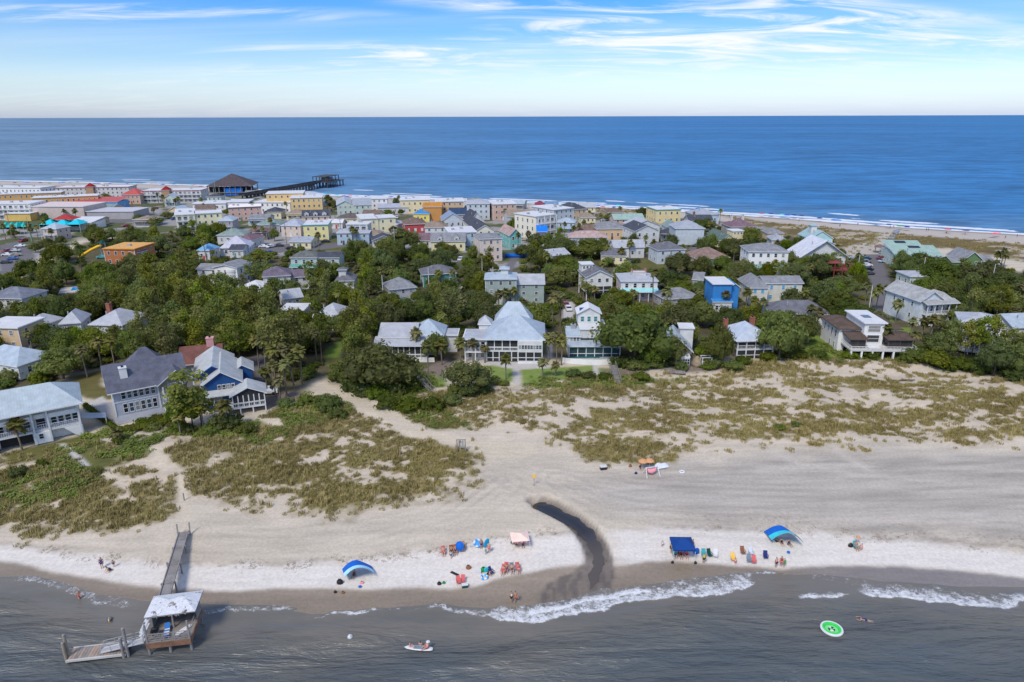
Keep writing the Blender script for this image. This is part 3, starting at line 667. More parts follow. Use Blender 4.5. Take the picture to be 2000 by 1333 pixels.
class House:
    def __init__(s, ref, label, cat, org, rz, w, near=True, group=None, vis=None):
        s.ref = ref; s.w = w; s.near = near; s.org = org; s.rz = rz
        s.root = empty(cat.replace(' ', '_') if cat else 'house', org, rz); tag(s.root, label, cat, group)
        s.vis = vis
        px, py, dz = proj(org); HOUSES.append((ref, org.x, org.y, vis, dz))
    def P(s, x, y, z=0):
        c, n = math.cos(s.rz), math.sin(s.rz); return Vector((s.org.x + x * c - y * n, s.org.y + x * n + y * c, s.org.z + z))
    def windows(s, face, z, n, w=1.0, h=1.5, a=None, b=None, x0=0, x1=None, y0=0, y1=8, col=None, glass=None, name='window'):
        col = col or TRIM; glass = glass or GLASS
        lo, hi = (x0, x1) if face in 'fb' else (y0, y1)
        a = lo if a is None else a; b = hi if b is None else b
        for i in range(n):
            f, p, both = window_meshes(col, rng.choice(GLASSES) if glass is GLASS else glass)
            u = a + (b - a) * (i + 0.5) / n
            loc, rot = {'f': ((u, y0, z), 0), 'b': ((u, y1, z), math.pi), 'l': ((x0, u, z), -math.pi / 2), 'r': ((x1, u, z), math.pi / 2)}[face]
            if s.near:
                o = inst(name, f, s.root, loc, (0, 0, rot), (w, 1, h)); inst('pane', p, o)
            else: inst(name, both, s.root, loc, (0, 0, rot), (w, 1, h))
    def block(s, x0, x1, y0, y1, z0, z1, wall, roof=None, rise=2.0, over=0.5, rmat=None, name='wall', rname='roof', trim=None, ridge_in=None):
        m = MB(); cx, cy = (x0 + x1) / 2, (y0 + y1) / 2
        m.box(x0, x1, y0, y1, z0, z1, wall)
        if roof == 'gx':
            m.add([(x0, y0, z1), (x0, y1, z1), (x0, cy, z1 + rise), (x1, y0, z1), (x1, y1, z1), (x1, cy, z1 + rise)], [(0, 2, 1), (3, 4, 5)], wall)
        if roof == 'gy':
            m.add([(x0, y0, z1), (x1, y0, z1), (cx, y0, z1 + rise), (x0, y1, z1), (x1, y1, z1), (cx, y1, z1 + rise)], [(0, 1, 2), (3, 5, 4)], wall)
        m.build(name, s.root)
        if roof: return s.roof(x0, x1, y0, y1, z1, roof, rise, over, rmat, rname, trim, ridge_in)
    def roof(s, x0, x1, y0, y1, z, kind, rise, over, rmat, rname='roof', trim=None, ridge_in=None):
        trim = trim or TRIM; m = MB(); t = 0.22; o = over
        cx, cy = (x0 + x1) / 2, (y0 + y1) / 2
        if kind == 'flat':
            m.box(x0 - o, x1 + o, y0 - o, y1 + o, z + .003, z + 0.3, trim)
            m.box(x0 - o + .25, x1 + o - .25, y0 - o + .25, y1 + o - .25, z + 0.302, z + 0.34, rmat); return m.build(rname, s.root)
        if kind == 'hip':
            X0, X1, Y0, Y1 = x0 - o, x1 + o, y0 - o, y1 + o
            d = min(X1 - X0, Y1 - Y0) / 2 if ridge_in is None else ridge_in
            sl = rise / max(0.1, min(x1 - x0, y1 - y0) / 2); zb = z - o * sl * 0.6 + .02; zt = z + rise
            if (X1 - X0) >= (Y1 - Y0): a, b = (X0 + d, cy), (X1 - d, cy)
            else: a, b = (cx, Y0 + d), (cx, Y1 - d)
            if abs(a[0] - b[0]) + abs(a[1] - b[1]) < 0.1: a = (cx - .05, cy); b = (cx + .05, cy)
            lo = [(X0, Y0), (X1, Y0), (X1, Y1), (X0, Y1)]
            vs = [(q[0], q[1], zb) for q in lo] + [(q[0], q[1], zb + t) for q in lo] + [(a[0], a[1], zt + t), (b[0], b[1], zt + t)]
            m.add(vs, [(3, 2, 1, 0), (0, 1, 5, 4), (1, 2, 6, 5), (2, 3, 7, 6), (3, 0, 4, 7)], trim)
            if (X1 - X0) >= (Y1 - Y0): m.add(vs[4:], [(0, 1, 5, 4), (1, 2, 5), (2, 3, 4, 5), (3, 0, 4)], rmat)
            else: m.add(vs[4:], [(0, 1, 4), (1, 2, 5, 4), (2, 3, 5), (3, 0, 4, 5)], rmat)
        elif kind in ('gx', 'gy'):
            def slab(pts, mt):   # pts: 4 corner positions of the top surface
                vs = [(p[0], p[1], p[2] + t) for p in pts] + list(pts)
                m.add(vs, [(0, 1, 2, 3)], mt); m.add(vs, [(7, 6, 5, 4), (0, 4, 5, 1), (1, 5, 6, 2), (2, 6, 7, 3), (3, 7, 4, 0)], trim)
            if kind == 'gx':
                h = (y1 - y0) / 2; sl = rise / h; zb = z - o * sl + .03; zt = z + rise + .03
                slab([(x0 - o, y0 - o, zb), (x1 + o, y0 - o, zb), (x1 + o, cy, zt), (x0 - o, cy, zt)], rmat)
                slab([(x0 - o, cy, zt), (x1 + o, cy, zt), (x1 + o, y1 + o, zb), (x0 - o, y1 + o, zb)], rmat)
            else:
                h = (x1 - x0) / 2; sl = rise / h; zb = z - o * sl + .03; zt = z + rise + .03
                slab([(x0 - o, y0 - o, zb), (cx, y0 - o, zt), (cx, y1 + o, zt), (x0 - o, y1 + o, zb)], rmat)
                slab([(cx, y0 - o, zt), (x1 + o, y0 - o, zb), (x1 + o, y1 + o, zb), (cx, y1 + o, zt)], rmat)
        elif kind == 'shed':   # low edge in front, high edge behind
            vs = [(x0 - o, y0 - o, z), (x1 + o, y0 - o, z), (x1 + o, y1 + o, z + rise), (x0 - o, y1 + o, z + rise)]
            vt = [(p[0], p[1], p[2] + t) for p in vs]
            m.add(vt + vs, [(0, 1, 2, 3)], rmat); m.add(vt + vs, [(7, 6, 5, 4), (0, 4, 5, 1), (1, 5, 6, 2), (2, 6, 7, 3), (3, 7, 4, 0)], trim)
        return m.build(rname, s.root)
    def box(s, name, x0, x1, y0, y1, z0, z1, mt, parent=None, label=None):
        o = MB().box(x0, x1, y0, y1, z0, z1, mt).build(name, parent or s.root)
        if label: o['label'] = label
        return o
    def deck(s, x0, x1, y0, y1, z, posts=0, zp=0.0, mt=None, rail=True, rmat=None, sides='flr', pw=0.22, top=None):
        """a floor slab on posts with a balustrade; posts run up to `top` when a roof stands on them"""
        mt = mt or TRIM; rmat = rmat or TRIM
        s.box('deck', x0, x1, y0, y1, z - 0.25, z, mt)
        for i in range(posts):
            u = x0 + pw / 2 + (x1 - x0 - pw) * i / max(1, posts - 1)
            s.box('post', u - pw / 2, u + pw / 2, y0 + .02, y0 + .02 + pw, zp, z - .252, rmat)
            if top: s.box('post', u - pw / 2, u + pw / 2, y0 + .02, y0 + .02 + pw, z + .002, top, rmat)
        if rail:
            m = MB()
            def run(a, b):
                a = Vector(a); b = Vector(b); L_ = (b - a).length
                for h_ in (0.12, 1.0): m.beam(a + Vector((0, 0, h_)), b + Vector((0, 0, h_)), 0.09, 0.08, rmat)
                n = max(2, int(L_ / 0.33))
                for i in range(n + 1):
                    p = a.lerp(b, i / n); m.beam(p + Vector((0, 0, .0)), p + Vector((0, 0, .96)), 0.06, 0.06, rmat)
            e = .08
            if 'f' in sides: run((x0, y0 + e, z), (x1, y0 + e, z))
            if 'l' in sides: run((x0 + e, y0 + e, z), (x0 + e, y1, z))
            if 'r' in sides: run((x1 - e, y0 + e, z), (x1 - e, y1, z))
            m.build('railing', s.root)
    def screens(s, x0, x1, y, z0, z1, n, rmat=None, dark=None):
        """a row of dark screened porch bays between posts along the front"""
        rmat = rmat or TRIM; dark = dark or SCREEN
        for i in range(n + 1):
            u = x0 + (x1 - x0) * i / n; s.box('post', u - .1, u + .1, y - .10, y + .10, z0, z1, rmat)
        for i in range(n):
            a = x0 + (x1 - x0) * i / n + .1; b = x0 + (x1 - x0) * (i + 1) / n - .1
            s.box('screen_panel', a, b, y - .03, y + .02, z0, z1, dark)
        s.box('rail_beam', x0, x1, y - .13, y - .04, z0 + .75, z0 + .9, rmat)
    def chimney(s, x, y, z0, z1, w=0.9, mt=None, cap=True):
        m = MB(); mt = mt or BRICK; m.box(x - w / 2, x + w / 2, y - w / 2, y + w / 2, z0, z1, mt)
        m.box(x - w / 2 - .08, x + w / 2 + .08, y - w / 2 - .08, y + w / 2 + .08, z1, z1 + .15, mt)
        c = m.build('chimney', s.root)
        if cap: s.box('flue', x - .2, x + .2, y - .2, y + .2, z1 + .15, z1 + .5, BLACK, c)
    def steps(s, x0, x1, y0, z, n=6, mt=None):
        m = MB(); mt = mt or WOODP
        for i in range(n): m.box(x0, x1, y0 - (n - i) * .28, y0 - (n - i - 1) * .28, z * i / n, z * (i + 1) / n, mt)
        m.build('stairs', s.root)
def span(pl, pr, h):
    """front left corner on the ground, heading and width of a front seen between two pixels at height h above the ground"""
    z = 2.6; 
    for _ in range(3):
        a = at(pl[0], pl[1], z + h); b = at(pr[0], pr[1], z + h); z = max(2.0, min(3.4, gz1((a.x + b.x) / 2, (a.y + b.y) / 2)))
    v = b - a; return Vector((a.x, a.y, z)), math.atan2(v.y, v.x), math.hypot(v.x, v.y)
def frontw(xl, xr, row, h, yaw=0.0):
    z = 2.6
    a = at(xl, row, z + h); dz = proj(a)[2]
    # width along the heading so that the far end lands on column xr
    lo, hi = 0.5, 200.0
    for _ in range(40):
        w = (lo + hi) / 2; q = proj((a.x + w * math.cos(yaw), a.y + w * math.sin(yaw), a.z))[0]
        if q < xr: lo = w
        else: hi = w
    return Vector((a.x, a.y, z)), yaw, w
# wall and roof finishes
def paint(n, r, g, b, k=0.85): c = lin(r, g, b); return lined(n + '_siding', tuple(x * k for x in c), 0.22, 'Z', 0.25, 0.6, 0.16, 0.14, 0.25)
def stucco(n, r, g, b, k=0.85): return mat(n + '_stucco', tuple(x * k for x in lin(r, g, b)), 0.8, 0.1, 0.4, 0.1)
def seam(n, r, g, b, ax='X', k=0.74): return lined(n + '_metal_roof', tuple(x * k for x in lin(r, g, b)), 0.45, ax, 0.30, 0.5, 0.20, 0.14, 0.35, 0.3)
def shing(n, r, g, b, k=0.85): return lined(n + '_shingles', tuple(x * k for x in lin(r, g, b)), 0.16, 'Z', 0.35, 0.9, 0.32, 0.2, 0.35, 0.1)
W_ = paint('white', 222, 222, 218); WS = stucco('white', 230, 228, 222, .97)
R_WH = mat('white_membrane_roof', (0.62, 0.61, 0.60), 0.6, 0.10, 0.25)
R_PALE = seam('pale_blue', 190, 203, 212); R_SILV = seam('silver', 196, 198, 202); R_GREY = shing('grey', 118, 118, 124); R_DK = shing('charcoal', 84, 87, 96)
R_MID = shing('mid_grey', 146, 147, 150); R_BRN = shing('brown', 130, 110, 100); R_TAN = shing('tan', 158, 142, 126); R_MAUVE = shing('mauve', 132, 108, 116)
R_GRN = seam('green', 172, 200, 184); R_SAGE = shing('sage', 140, 158, 150); R_RED = seam('red', 210, 96, 86); R_BLUE = seam('blue', 70, 150, 210)
BROWNT = mat('brown_trim', (0.09, 0.065, 0.05), 0.7, 0.2)

# ------------------------------------------------------------------ the houses along the dunes, nearest first
def long_white_house():
    org, rz, w = span((0, 884), (164, 849), 0)
    H = House('long white house', 'long white two-storey house with pale metal hip roof, cut by left edge', 'house', org, rz, w, vis=(0, 750, 165, 870))
    x0 = -9.0; x1 = w; D = 11.0
    H.block(x0, x1, 1.6, D, 0, 6.6, WS, None, name='wall'); R2 = H.roof(x0, x1, 0, D, 6.75, 'hip', 2.9, 0.9, seam('pale_teal', 200, 212, 214), ridge_in=4.6)
    bays = [(x0 + .3, x0 + 6.2, 1), (x0 + 6.4, x0 + 8.6, 0), (x0 + 8.8, x0 + 14.6, 1), (x0 + 14.8, x0 + 17.0, 0), (x0 + 17.2, x1, 1)]
    for a, b, big in bays:
        y = 0 if big else 0.5
        H.deck(a, b, y, 1.58, 2.5, 0, mt=WHITE, sides='f')
        H.box('upper_panel', a, b, y + .05, y + .15, 4.7, 5.6, WS)
        H.box('upper_opening', a + .3, b - .3, 1.50, 1.598, 5.65, 6.4, GLASS)
        n = 4 if big else 1
        H.windows('f', 2.55, n, (b - a) / n * .8, 2.05, a=a + .2, b=b - .2, x0=a, x1=b, y0=1.6, y1=9, name='glass_door')
    for a in (x0, bays[0][1] + .1, bays[2][0] - .1, bays[2][1] + .1, bays[4][0] - .1, x1 - .15):
        H.box('post', a - .15, a + .15, -.12, .18, 0, 6.7, WHITE)
    for a, b in ((x0 + 5, x0 + 8.9), (x0 + 14.4, x0 + 17.3)): H.box('pier', a, b, -.02, 1.55, 0, 2.2, WS)
    for a in (x0 + 7, x0 + 15.6): H.windows('f', .9, 1, 0.8, 1.1, a=a - .6, b=a + .6, x0=a, x1=a, y0=-.02, y1=9)
    H.box('garage_shade_panel', x0 + .6, x0 + 4.8, 1.52, 1.597, 0.05, 2.1, BLACK); H.box('garage_shade_panel', x0 + 9.2, x0 + 14.2, 1.52, 1.597, .05, 2.1, BLACK)  # black slabs on the wall stand in for the shade inside the garages
    m = MB(); m.add([(x1 - 2.9, -.05, 2.2), (x1 + .15, -.05, 2.2), (x1 + .15, -.05, 0), (x1 - .9, -.05, 0), (x1 - 2.9, .15, 2.2), (x1 + .15, .15, 2.2), (x1 + .15, .15, 0), (x1 - .9, .15, 0)],
        [(3, 2, 1, 0), (4, 5, 6, 7), (0, 1, 5, 4), (2, 3, 7, 6), (1, 2, 6, 5), (3, 0, 4, 7)], WS); m.build('angled_wall', H.root)
    H.windows('r', 2.9, 2, 1.0, 1.4, a=3, b=9, x0=x0, x1=x1, y0=1.6, y1=D)
    m = MB(); m.add([(x1 + .1, 2, 2.6), (x1 + 4.2, 1.2, 2.0), (x1 + 4.2, 4.2, 2.0), (x1 + .1, 5.0, 2.6)], [(0, 1, 2, 3)], R_PALE)
    m.box(x1 + 4.0, x1 + 4.15, 1.3, 1.45, 0, 2.0, TRIM); m.box(x1 + 4.0, x1 + 4.15, 4.0, 4.15, 0, 2.0, TRIM); m.build('side_canopy', H.root)
    return H
def grey_house():
    org, rz, w = span((231, 830), (330, 809), 0); w = max(w, 13.0)
    H = House('grey shingled house', 'grey house with dark gabled roof, white trim and white chimney', 'house', org, rz, w, vis=(200, 705, 320, 800))
    wl_ = paint('blue_grey', 184, 186, 195); rf = shing('slate', 104, 106, 118); D = 9.5
    H.box('base_wall', -.05, w + .05, -.05, D + .05, 0, 1.7, stucco('lattice', 205, 206, 210))
    H.block(0, w, 0, D, 1.71, 7.4, wl_, 'gx', 3.5, 0.9, rf)
    H.box('trim_band', -.06, 8.0, -.08, -.004, 4.45, 4.65, TRIM); H.box('trim_band', -.1, -.004, 0, D, 4.45, 4.65, TRIM)
    for x in (0.0, 8.0, w): H.box('corner_board', x - .12, x + .12, -.11, -.03, 1.7, 7.3, TRIM)
    for z, h in ((5.0, 1.75), (2.1, 2.1)): H.windows('f', z, 6, .85, h, a=1.3, b=7.6, x0=0, x1=w, y0=0, y1=D)
    H.block(8.4, w + 1.5, -1.2, D * .5, 4.62, 7.3, paint('brown_grey', 138, 130, 122), 'gy', 2.2, 0.7, rf, name='gable_wall', rname='gable_roof')
    H.windows('f', 5.9, 4, .7, 1.0, a=9.6, b=13.2, x0=0, x1=w, y0=-1.2, y1=D)
    H.deck(8.5, w + 4.2, -3.0, -1.22, 4.6, 4, 1.7, sides='flr', top=6.9); H.deck(8.5, w + 4.2, -3.0, -.02, 1.7, 4, 0, sides='flr', top=4.35)
    H.windows('f', 1.8, 3, 1.3, 2.1, a=9.4, b=13.5, x0=0, x1=w, y0=-.02, y1=D, name='glass_door')
    H.block(3.5, 11.5, D + .01, D + 7, 0, 6.8, wl_, 'hip', 4.2, 0.7, rf, name='rear_wall', rname='rear_roof')
    H.chimney(2.6, 2.2, 7.5, 10.8, 1.3, WHITE)
    H.windows('l', 2.4, 2, 1.0, 1.5, a=2, b=7, x0=0, x1=w, y0=0, y1=D)
    return H
def blue_house():
    org, rz, w = span((428, 806), (468, 797), 0); rz = R(21); w = 6.5
    org = G(436, 806)
    H = House('blue house', 'deep blue house with white metal roofs and a screened porch on stilts', 'house', org, rz, w, vis=(385, 690, 515, 800))
    bl = paint('deep_blue', 36, 82, 138); rf = seam('off_white', 205, 207, 204, 'Y'); bt = mat('blue_trim', tuple(lin(24, 76, 150)), .5, .06)
    H.block(-3.2, 4.0, 2.0, 15.0, 0.0, 5.7, bl, 'gy', 2.4, 0.5, rf, name='wall')
    H.windows('f', 3.9, 4, .72, 1.5, a=-.6, b=2.9, x0=0, x1=4, y0=2.0, y1=12); H.windows('f', 1.9, 3, .72, 1.8, a=-2.4, b=.2, x0=0, x1=4, y0=2.0, y1=12)
    H.block(-4.6, 2.2, 5.0, 18.0, 5.81, 6.5, bl, 'gy', 2.1, 0.7, rf, name='upper_wall', rname='upper_roof', trim=bt)
    H.block(2.4, 6.4, 9.0, 14.0, 0, 5.4, bl, 'gy', 1.3, .4, rf, name='side_wall', rname='side_roof')
    H.deck(-1.5, 8.4, -2.4, 1.98, 1.5, 5, 0, sides='fl')
    for x in (2.4, 5, 8.2): H.box('post', x - .1, x + .1, 1.5, 1.7, 0, 1.25, TRIM)
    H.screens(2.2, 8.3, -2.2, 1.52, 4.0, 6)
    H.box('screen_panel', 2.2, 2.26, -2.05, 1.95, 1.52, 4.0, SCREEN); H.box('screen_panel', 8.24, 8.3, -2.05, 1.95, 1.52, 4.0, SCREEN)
    m = MB(); m.add([(2.1, -2.24, 4.02), (8.4, -2.24, 4.02), (5.25, -2.24, 5.5)], [(0, 1, 2)], SCREEN); m.build('gable_screen', H.root)
    H.roof(2.0, 8.5, -2.3, 2.6, 4.05, 'gy', 1.5, 0.35, rf, 'porch_roof')
    H.roof(-2.6, 2.0, .4, 2.6, 3.5, 'shed', .9, .3, rf, 'lean_to_roof')
    H.box('skirt_wall', -1.0, 7.8, .6, 1.9, 0, 1.2, bl)
    return H
def brown_roof_house():
    org, rz, w = frontw(352, 428, 712, 4.0, R(16))
    H = House('brown-roofed cottage', 'cottage with brown shingle roof and pink chimney behind the blue house', 'house', org, rz, w, vis=(357, 690, 400, 712))
    H.block(0, w, 0, 10, 0, 4, stucco('cream', 225, 210, 190), 'gx', 2.4, .6, shing('rust', 128, 88, 80)); H.chimney(w * .75, 5, 5.5, 8.2, 1.6, stucco('pink', 222, 165, 160))
    H.windows('f', 1.4, 3, 1, 1.4, x0=0, x1=w, y0=0, y1=10)
def metal_roof_house():
    org, rz, w = frontw(738, 832, 675, 4.2, 0)
    H = House('long metal-roofed house', 'long low house with two-tier silver metal roof and dark porch bays', 'house', org, rz, w, vis=(735, 633, 850, 692))
    H.block(0, w, 3, 13, 0, 5.4, W_, None, name='wall'); H.roof(0, w - 3, 3, 13, 5.4, 'gx', 2.0, .5, R_SILV)
    H.roof(-.8, w + .8, -.4, 3.2, 4.1, 'shed', 1.1, .4, R_SILV, 'porch_roof')
    H.deck(0, w, 0, 3, .9, 7, 0, sides='fl'); H.screens(w * .30, w, .1, .92, 3.95, 6); H.windows('f', .95, 5, 1.1, 2.2, a=w*.35, b=w, x0=0, x1=w, y0=3, y1=9, name='glass_door')
    H.block(w - 4, w + 3.5, 5, 13, 0, 5.2, W_, 'hip', 2.9, .6, R_PALE, name='end_wall', rname='end_roof'); H.block(w + 3.5, w + 7, 7, 12, 0, 4.4, W_, 'flat', 0, .4, R_SILV, name='side_wall', rname='side_roof')
    H.box('skirt_wall', w * .55, w + 2, -.6, -.3, 0, 1.1, WS)
def porch_house():
    org, rz, w = span((951, 707), (1060, 708), 0)
    H = House('big porch house', 'large white house with broad pale hip roof and stacked screened porches', 'house', org, rz, w, vis=(912, 618, 1062, 712))
    D = 13.0; a = w * .555
    H.block(0, w, 2.2, D, 0, 5.9, W_, None, name='wall'); H.roof(-.1, w + .1, -.2, D, 5.95, 'hip', 4.0, .5, R_PALE, ridge_in=6.4)
    H.block(1.5, w - 3, D + .01, D + 6, 0, 6.6, W_, 'hip', 4.3, .5, R_PALE, name='rear_wall', rname='rear_roof')
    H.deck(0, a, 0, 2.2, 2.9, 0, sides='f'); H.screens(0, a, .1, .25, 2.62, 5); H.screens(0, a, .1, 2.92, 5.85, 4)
    H.box('door', a * .78, a * .92, 2.08, 2.18, .1, 2.3, TRIM)
    H.block(a, w - .1, -1.2, 2.18, 2.95, 5.75, W_, None, name='sun_room_wall')
    H.windows('f', 3.75, 8, .72, 1.1, a=a + .2, b=w - .3, x0=a, x1=w, y0=-1.2, y1=2)
    H.screens(a + .1, w - .2, -1.1, .75, 2.94, 3); H.deck(a, w - .1, -1.2, 2.18, .75, 0, sides='', rail=False); H.box('skirt_wall', a, w - .1, -1.15, 2.1, 0, .49, WS)
    H.block(-5.6, -.02, 1.5, 9, 0, 5.2, W_, 'flat', 0, .5, R_SILV, name='wing_wall', rname='wing_roof'); H.deck(-5.4, -.1, -.4, 1.48, 2.7, 3, 0, sides='fl', top=5.1)
    H.windows('f', 3.0, 2, 1.1, 1.8, a=-3.2, b=-.3, x0=-5.6, x1=0, y0=1.5, y1=8, name='glass_door'); H.windows('f', .6, 3, 1.0, 1.3, a=-5, b=-.4, x0=-5.6, x1=0, y0=1.5, y1=8)
    H.block(-2.6, 0.4, 9.2, 13, 0, 6.9, W_, 'hip', 1.6, .3, R_SILV, name='dormer_wall', rname='dormer_roof')
def teal_house():
    org, rz, w = span((1111, 706), (1212, 706), 0)
    H = House('white terrace house', 'white and teal house with curved terrace wall, arcade windows and roof tower', 'house', org, rz, w, vis=(1103, 610, 1190, 712))
    tl = mat('teal_paint', lin(30, 120, 115), .5, .1)
    H.block(0, w, 1, 11, 0, 3.6, W_, None, name='wall'); H.screens(.1, w - .1, .9, .9, 3.2, 6, dark=mat('teal_glass', (0.03, 0.07, 0.075), .15, .5, .4, 0, .6)); H.box('teal_band', -.02, w * .6, .86, .94, .62, .85, tl)
    H.roof(0, w, 0.6, 11, 3.65, 'shed', 1.7, .4, R_PALE, 'porch_roof'); H.block(3.0, 9.2, 3.0, 11, 5.0, 7.2, W_, 'flat', 0, .3, R_WH, name='upper_wall', rname='upper_roof')
    H.windows('f', 3.9 + .2, 3, .8, 1.1, a=.4, b=2.8, x0=0, x1=w, y0=3.2, y1=9)
    H.block(0, 3, 3.2, 11, 3.66, 5.4, W_, 'gx', 1.3, .4, R_PALE, name='side_wall', rname='side_roof')
    H.block(2.6, 8.2, 7.2, 12, 7.3, 10.2, W_, 'gy', 1.5, .4, R_WH, name='tower_wall', rname='tower_roof')
    H.windows('f', 8.0, 3, 1.0, 1.5, a=2.9, b=7.9, x0=0, x1=w, y0=7.2, y1=12, glass=tl)
    m = MB(); m.add([(3.0, 7.35, 10.45), (5.0, 7.35, 10.45), (5.0, 8.6, 11.35), (3.0, 8.6, 11.35)], [(0, 1, 2, 3)], mat('solar_blue', (0.02, 0.05, 0.16), .25, .2, 1, 0, .5)); m.build('solar_panel', H.root)
    m = MB(); n = 16
    for i in range(n):
        t0, t1 = i / n, (i + 1) / n
        f = lambda t: (-1.6 + (w + 3.2) * t, -1.0 - 1.6 * math.sin(math.pi * t))
        p, q = f(t0), f(t1); m.beam((p[0], p[1], .65), (q[0], q[1], .65), .25, 1.3, WS)
    m.build('terrace_wall', H.root); H.chimney(1.4, 6.5, 5.3, 7.4, 1.2, METALG)
def oak_house():
    org, rz, w = frontw(1298, 1350, 685, 3.6, R(-6))
    H = House('house behind the great oak', 'white metal-roofed house with sunroom half hidden by the great oak', 'house', org, rz, w, vis=(1295, 645, 1352, 708))
    H.block(0, w, 1, 11, 0, 3.6, stucco('taupe', 150, 140, 128), 'gy', 2.9, .7, R_PALE); H.block(w * .72, w + 1.5, 8, 12, 0, 6.8, W_, 'flat', 0, .3, R_WH, name='upper_wall', rname='upper_roof')
    H.block(w * .42, w - .4, -1.4, .98, .1, 2.4, W_, 'flat', 0, .1, R_SILV, name='sun_room_wall', rname='sun_room_roof'); H.windows('f', .7, 6, .62, 1.5, a=w * .43, b=w - .45, x0=0, x1=w, y0=-1.4, y1=2); H.windows('r', .7, 2, .7, 1.5, a=-1.3, b=.9, x0=0, x1=w - .4, y0=-1.4, y1=1)
def chimney_house():
    org, rz, w = span((1438, 702), (1508, 700), 0)
    H = House('brick-chimney porch house', 'low house with pale blue hip roof, two brick chimneys and railed porch', 'house', org, rz, w, vis=(1420, 640, 1500, 702))
    H.block(0, w, 2, 10, 0, 4.9, stucco('dark_taupe', 110, 104, 98), None, name='wall'); H.roof(-.5, w - .6, 0, 10, 4.9, 'hip', 2.8, .6, seam('ice_blue', 206, 216, 228), ridge_in=4.0)
    H.deck(0, w, 0, 2, 2.5, 5, 0, sides='flr', top=4.85); H.screens(0, w, .15, .15, 2.24, 4); H.screens(0, w, .25, 3.55, 4.8, 4)
    H.chimney(-1.2, 6, 5.0, 8.6, 1.0); H.chimney(w * .72, 8, 5.5, 8.3, 1.1)
def modern_house():
    org, rz, w = span((1655, 695), (1760, 692), 0); rz = R(-3)
    H = House('modern white house', 'modern white house with brown eaves, flat-roofed tower and wide front deck', 'house', org, rz, w, vis=(1628, 608, 1764, 695))
    bt = shing('dark_brown', 104, 88, 78); 
    H.block(-1.6, w - 1.2, 3.0, 14, 0, 6.2, WS, None, name='wall'); H.roof(-1.6, 3.4, 3.0, 14, 6.25, 'hip', 1.0, .7, bt, 'left_roof', BROWNT)
    H.block(3.6, 8.4, 1.0, 12, 0, 8.2, WS, 'flat', 0, .5, R_WH, name='tower_wall', rname='tower_roof', ); H.roof(8.6, w - .8, 3.0, 14, 6.25, 'hip', 1.2, .6, bt, 'right_roof', BROWNT)
    m = MB(); m.box(4.9, 6.8, 5, 7.2, 8.55, 8.66, mat('teal_glass', (0.03, 0.07, 0.075), .15, .5, .4, 0, .6)); m.build('skylight', H.root)
    H.windows('f', 5.9, 1, 3.6, 1.8, a=4, b=8, x0=0, x1=w, y0=1.0, y1=9); H.windows('f', 3.2, 1, 3.6, 2.1, a=4, b=8, x0=0, x1=w, y0=1.0, y1=9, name='glass_door')
    H.windows('f', 4.7, 1, 1.6, 1.2, a=.6, b=3.0, x0=0, x1=w, y0=3.0, y1=9); H.windows('l', 3.4, 4, .9, 2.0, a=3.6, b=13, x0=-1.6, x1=w, y0=3, y1=14); H.windows('l', .6, 2, .8, 1.6, a=3.6, b=9, x0=-1.6, x1=w, y0=3, y1=14); H.windows('r', 4.2, 2, .9, 1.4, a=4, b=10, x0=0, x1=w - 1.2, y0=3, y1=14)
    for a, b in ((-.6, 3.5), (8.6, w + .6)): H.roof(a, b, -1.6, 2.8, 4.7, 'shed', .7, .3, bt, 'porch_roof', BROWNT); H.screens(a + .2, b - .3, -1.4, 2.6, 4.65, 2, BROWNT)
    H.deck(-.8, w + .8, -3.2, 2.98, 2.5, 7, 0, CONC, sides='flr', rmat=WS, pw=.4); H.box('deck_shade_panel', 0, w - 1.4, 2.9, 2.995, .1, 2.2, BLACK)  # black slab on the wall stands in for the shade under the deck
    m = MB(); m.box(3.8, 6.6, -2.4, -1.5, 2.5, 2.95, WHITE); m.box(3.8, 6.6, -1.5, -1.25, 2.95, 3.3, WHITE); m.build('sofa', None, H.P(0, 0), (0, 0, H.rz)); tag(bpy.data.objects['sofa'], 'white outdoor sofa on the front deck of the modern white house', 'sofa')
def corner_house():
    org, rz, w = span((1799, 640), (1849, 632), 0); rz = R(10)
    H = House('tall white corner house', 'tall white house with grey roof and two-level columned porch beside the street', 'house', org, rz, w, vis=(1742, 565, 1848, 640))
    rf = shing('light_grey', 176, 176, 174); H.block(0, w - 3.5, 1.8, 16, 0, 7.4, paint('pale_blue_white', 222, 230, 236), 'gy', 2.4, .6, rf); H.block(w - 3.6, w - .3, 1.8, 9, 0, 7.2, W_, 'hip', 1.6, .5, rf, name='right_wall', rname='right_roof')
    H.roof(.5, w + .2, -.2, 1.9, 6.6, 'shed', .8, .3, rf, 'porch_roof'); H.deck(1, w, 0, 1.78, 3.6, 5, 0, sides='flr', top=6.6); H.deck(1, w, 0, 1.78, .6, 0, 0, sides='flr')
    H.windows('f', 4.0, 5, .8, 1.9, a=1.2, b=w - .4, x0=0, x1=w, y0=1.8, y1=9, name='glass_door'); H.screens(1.1, w - .1, .2, .7, 3.3, 5); H.windows('l', 5.0, 3, .8, 1.4, a=3, b=14, x0=0, x1=w, y0=1.8, y1=16); H.windows('l', 1.6, 2, .8, 1.4, a=3, b=12, x0=0, x1=w, y0=1.8, y1=16)
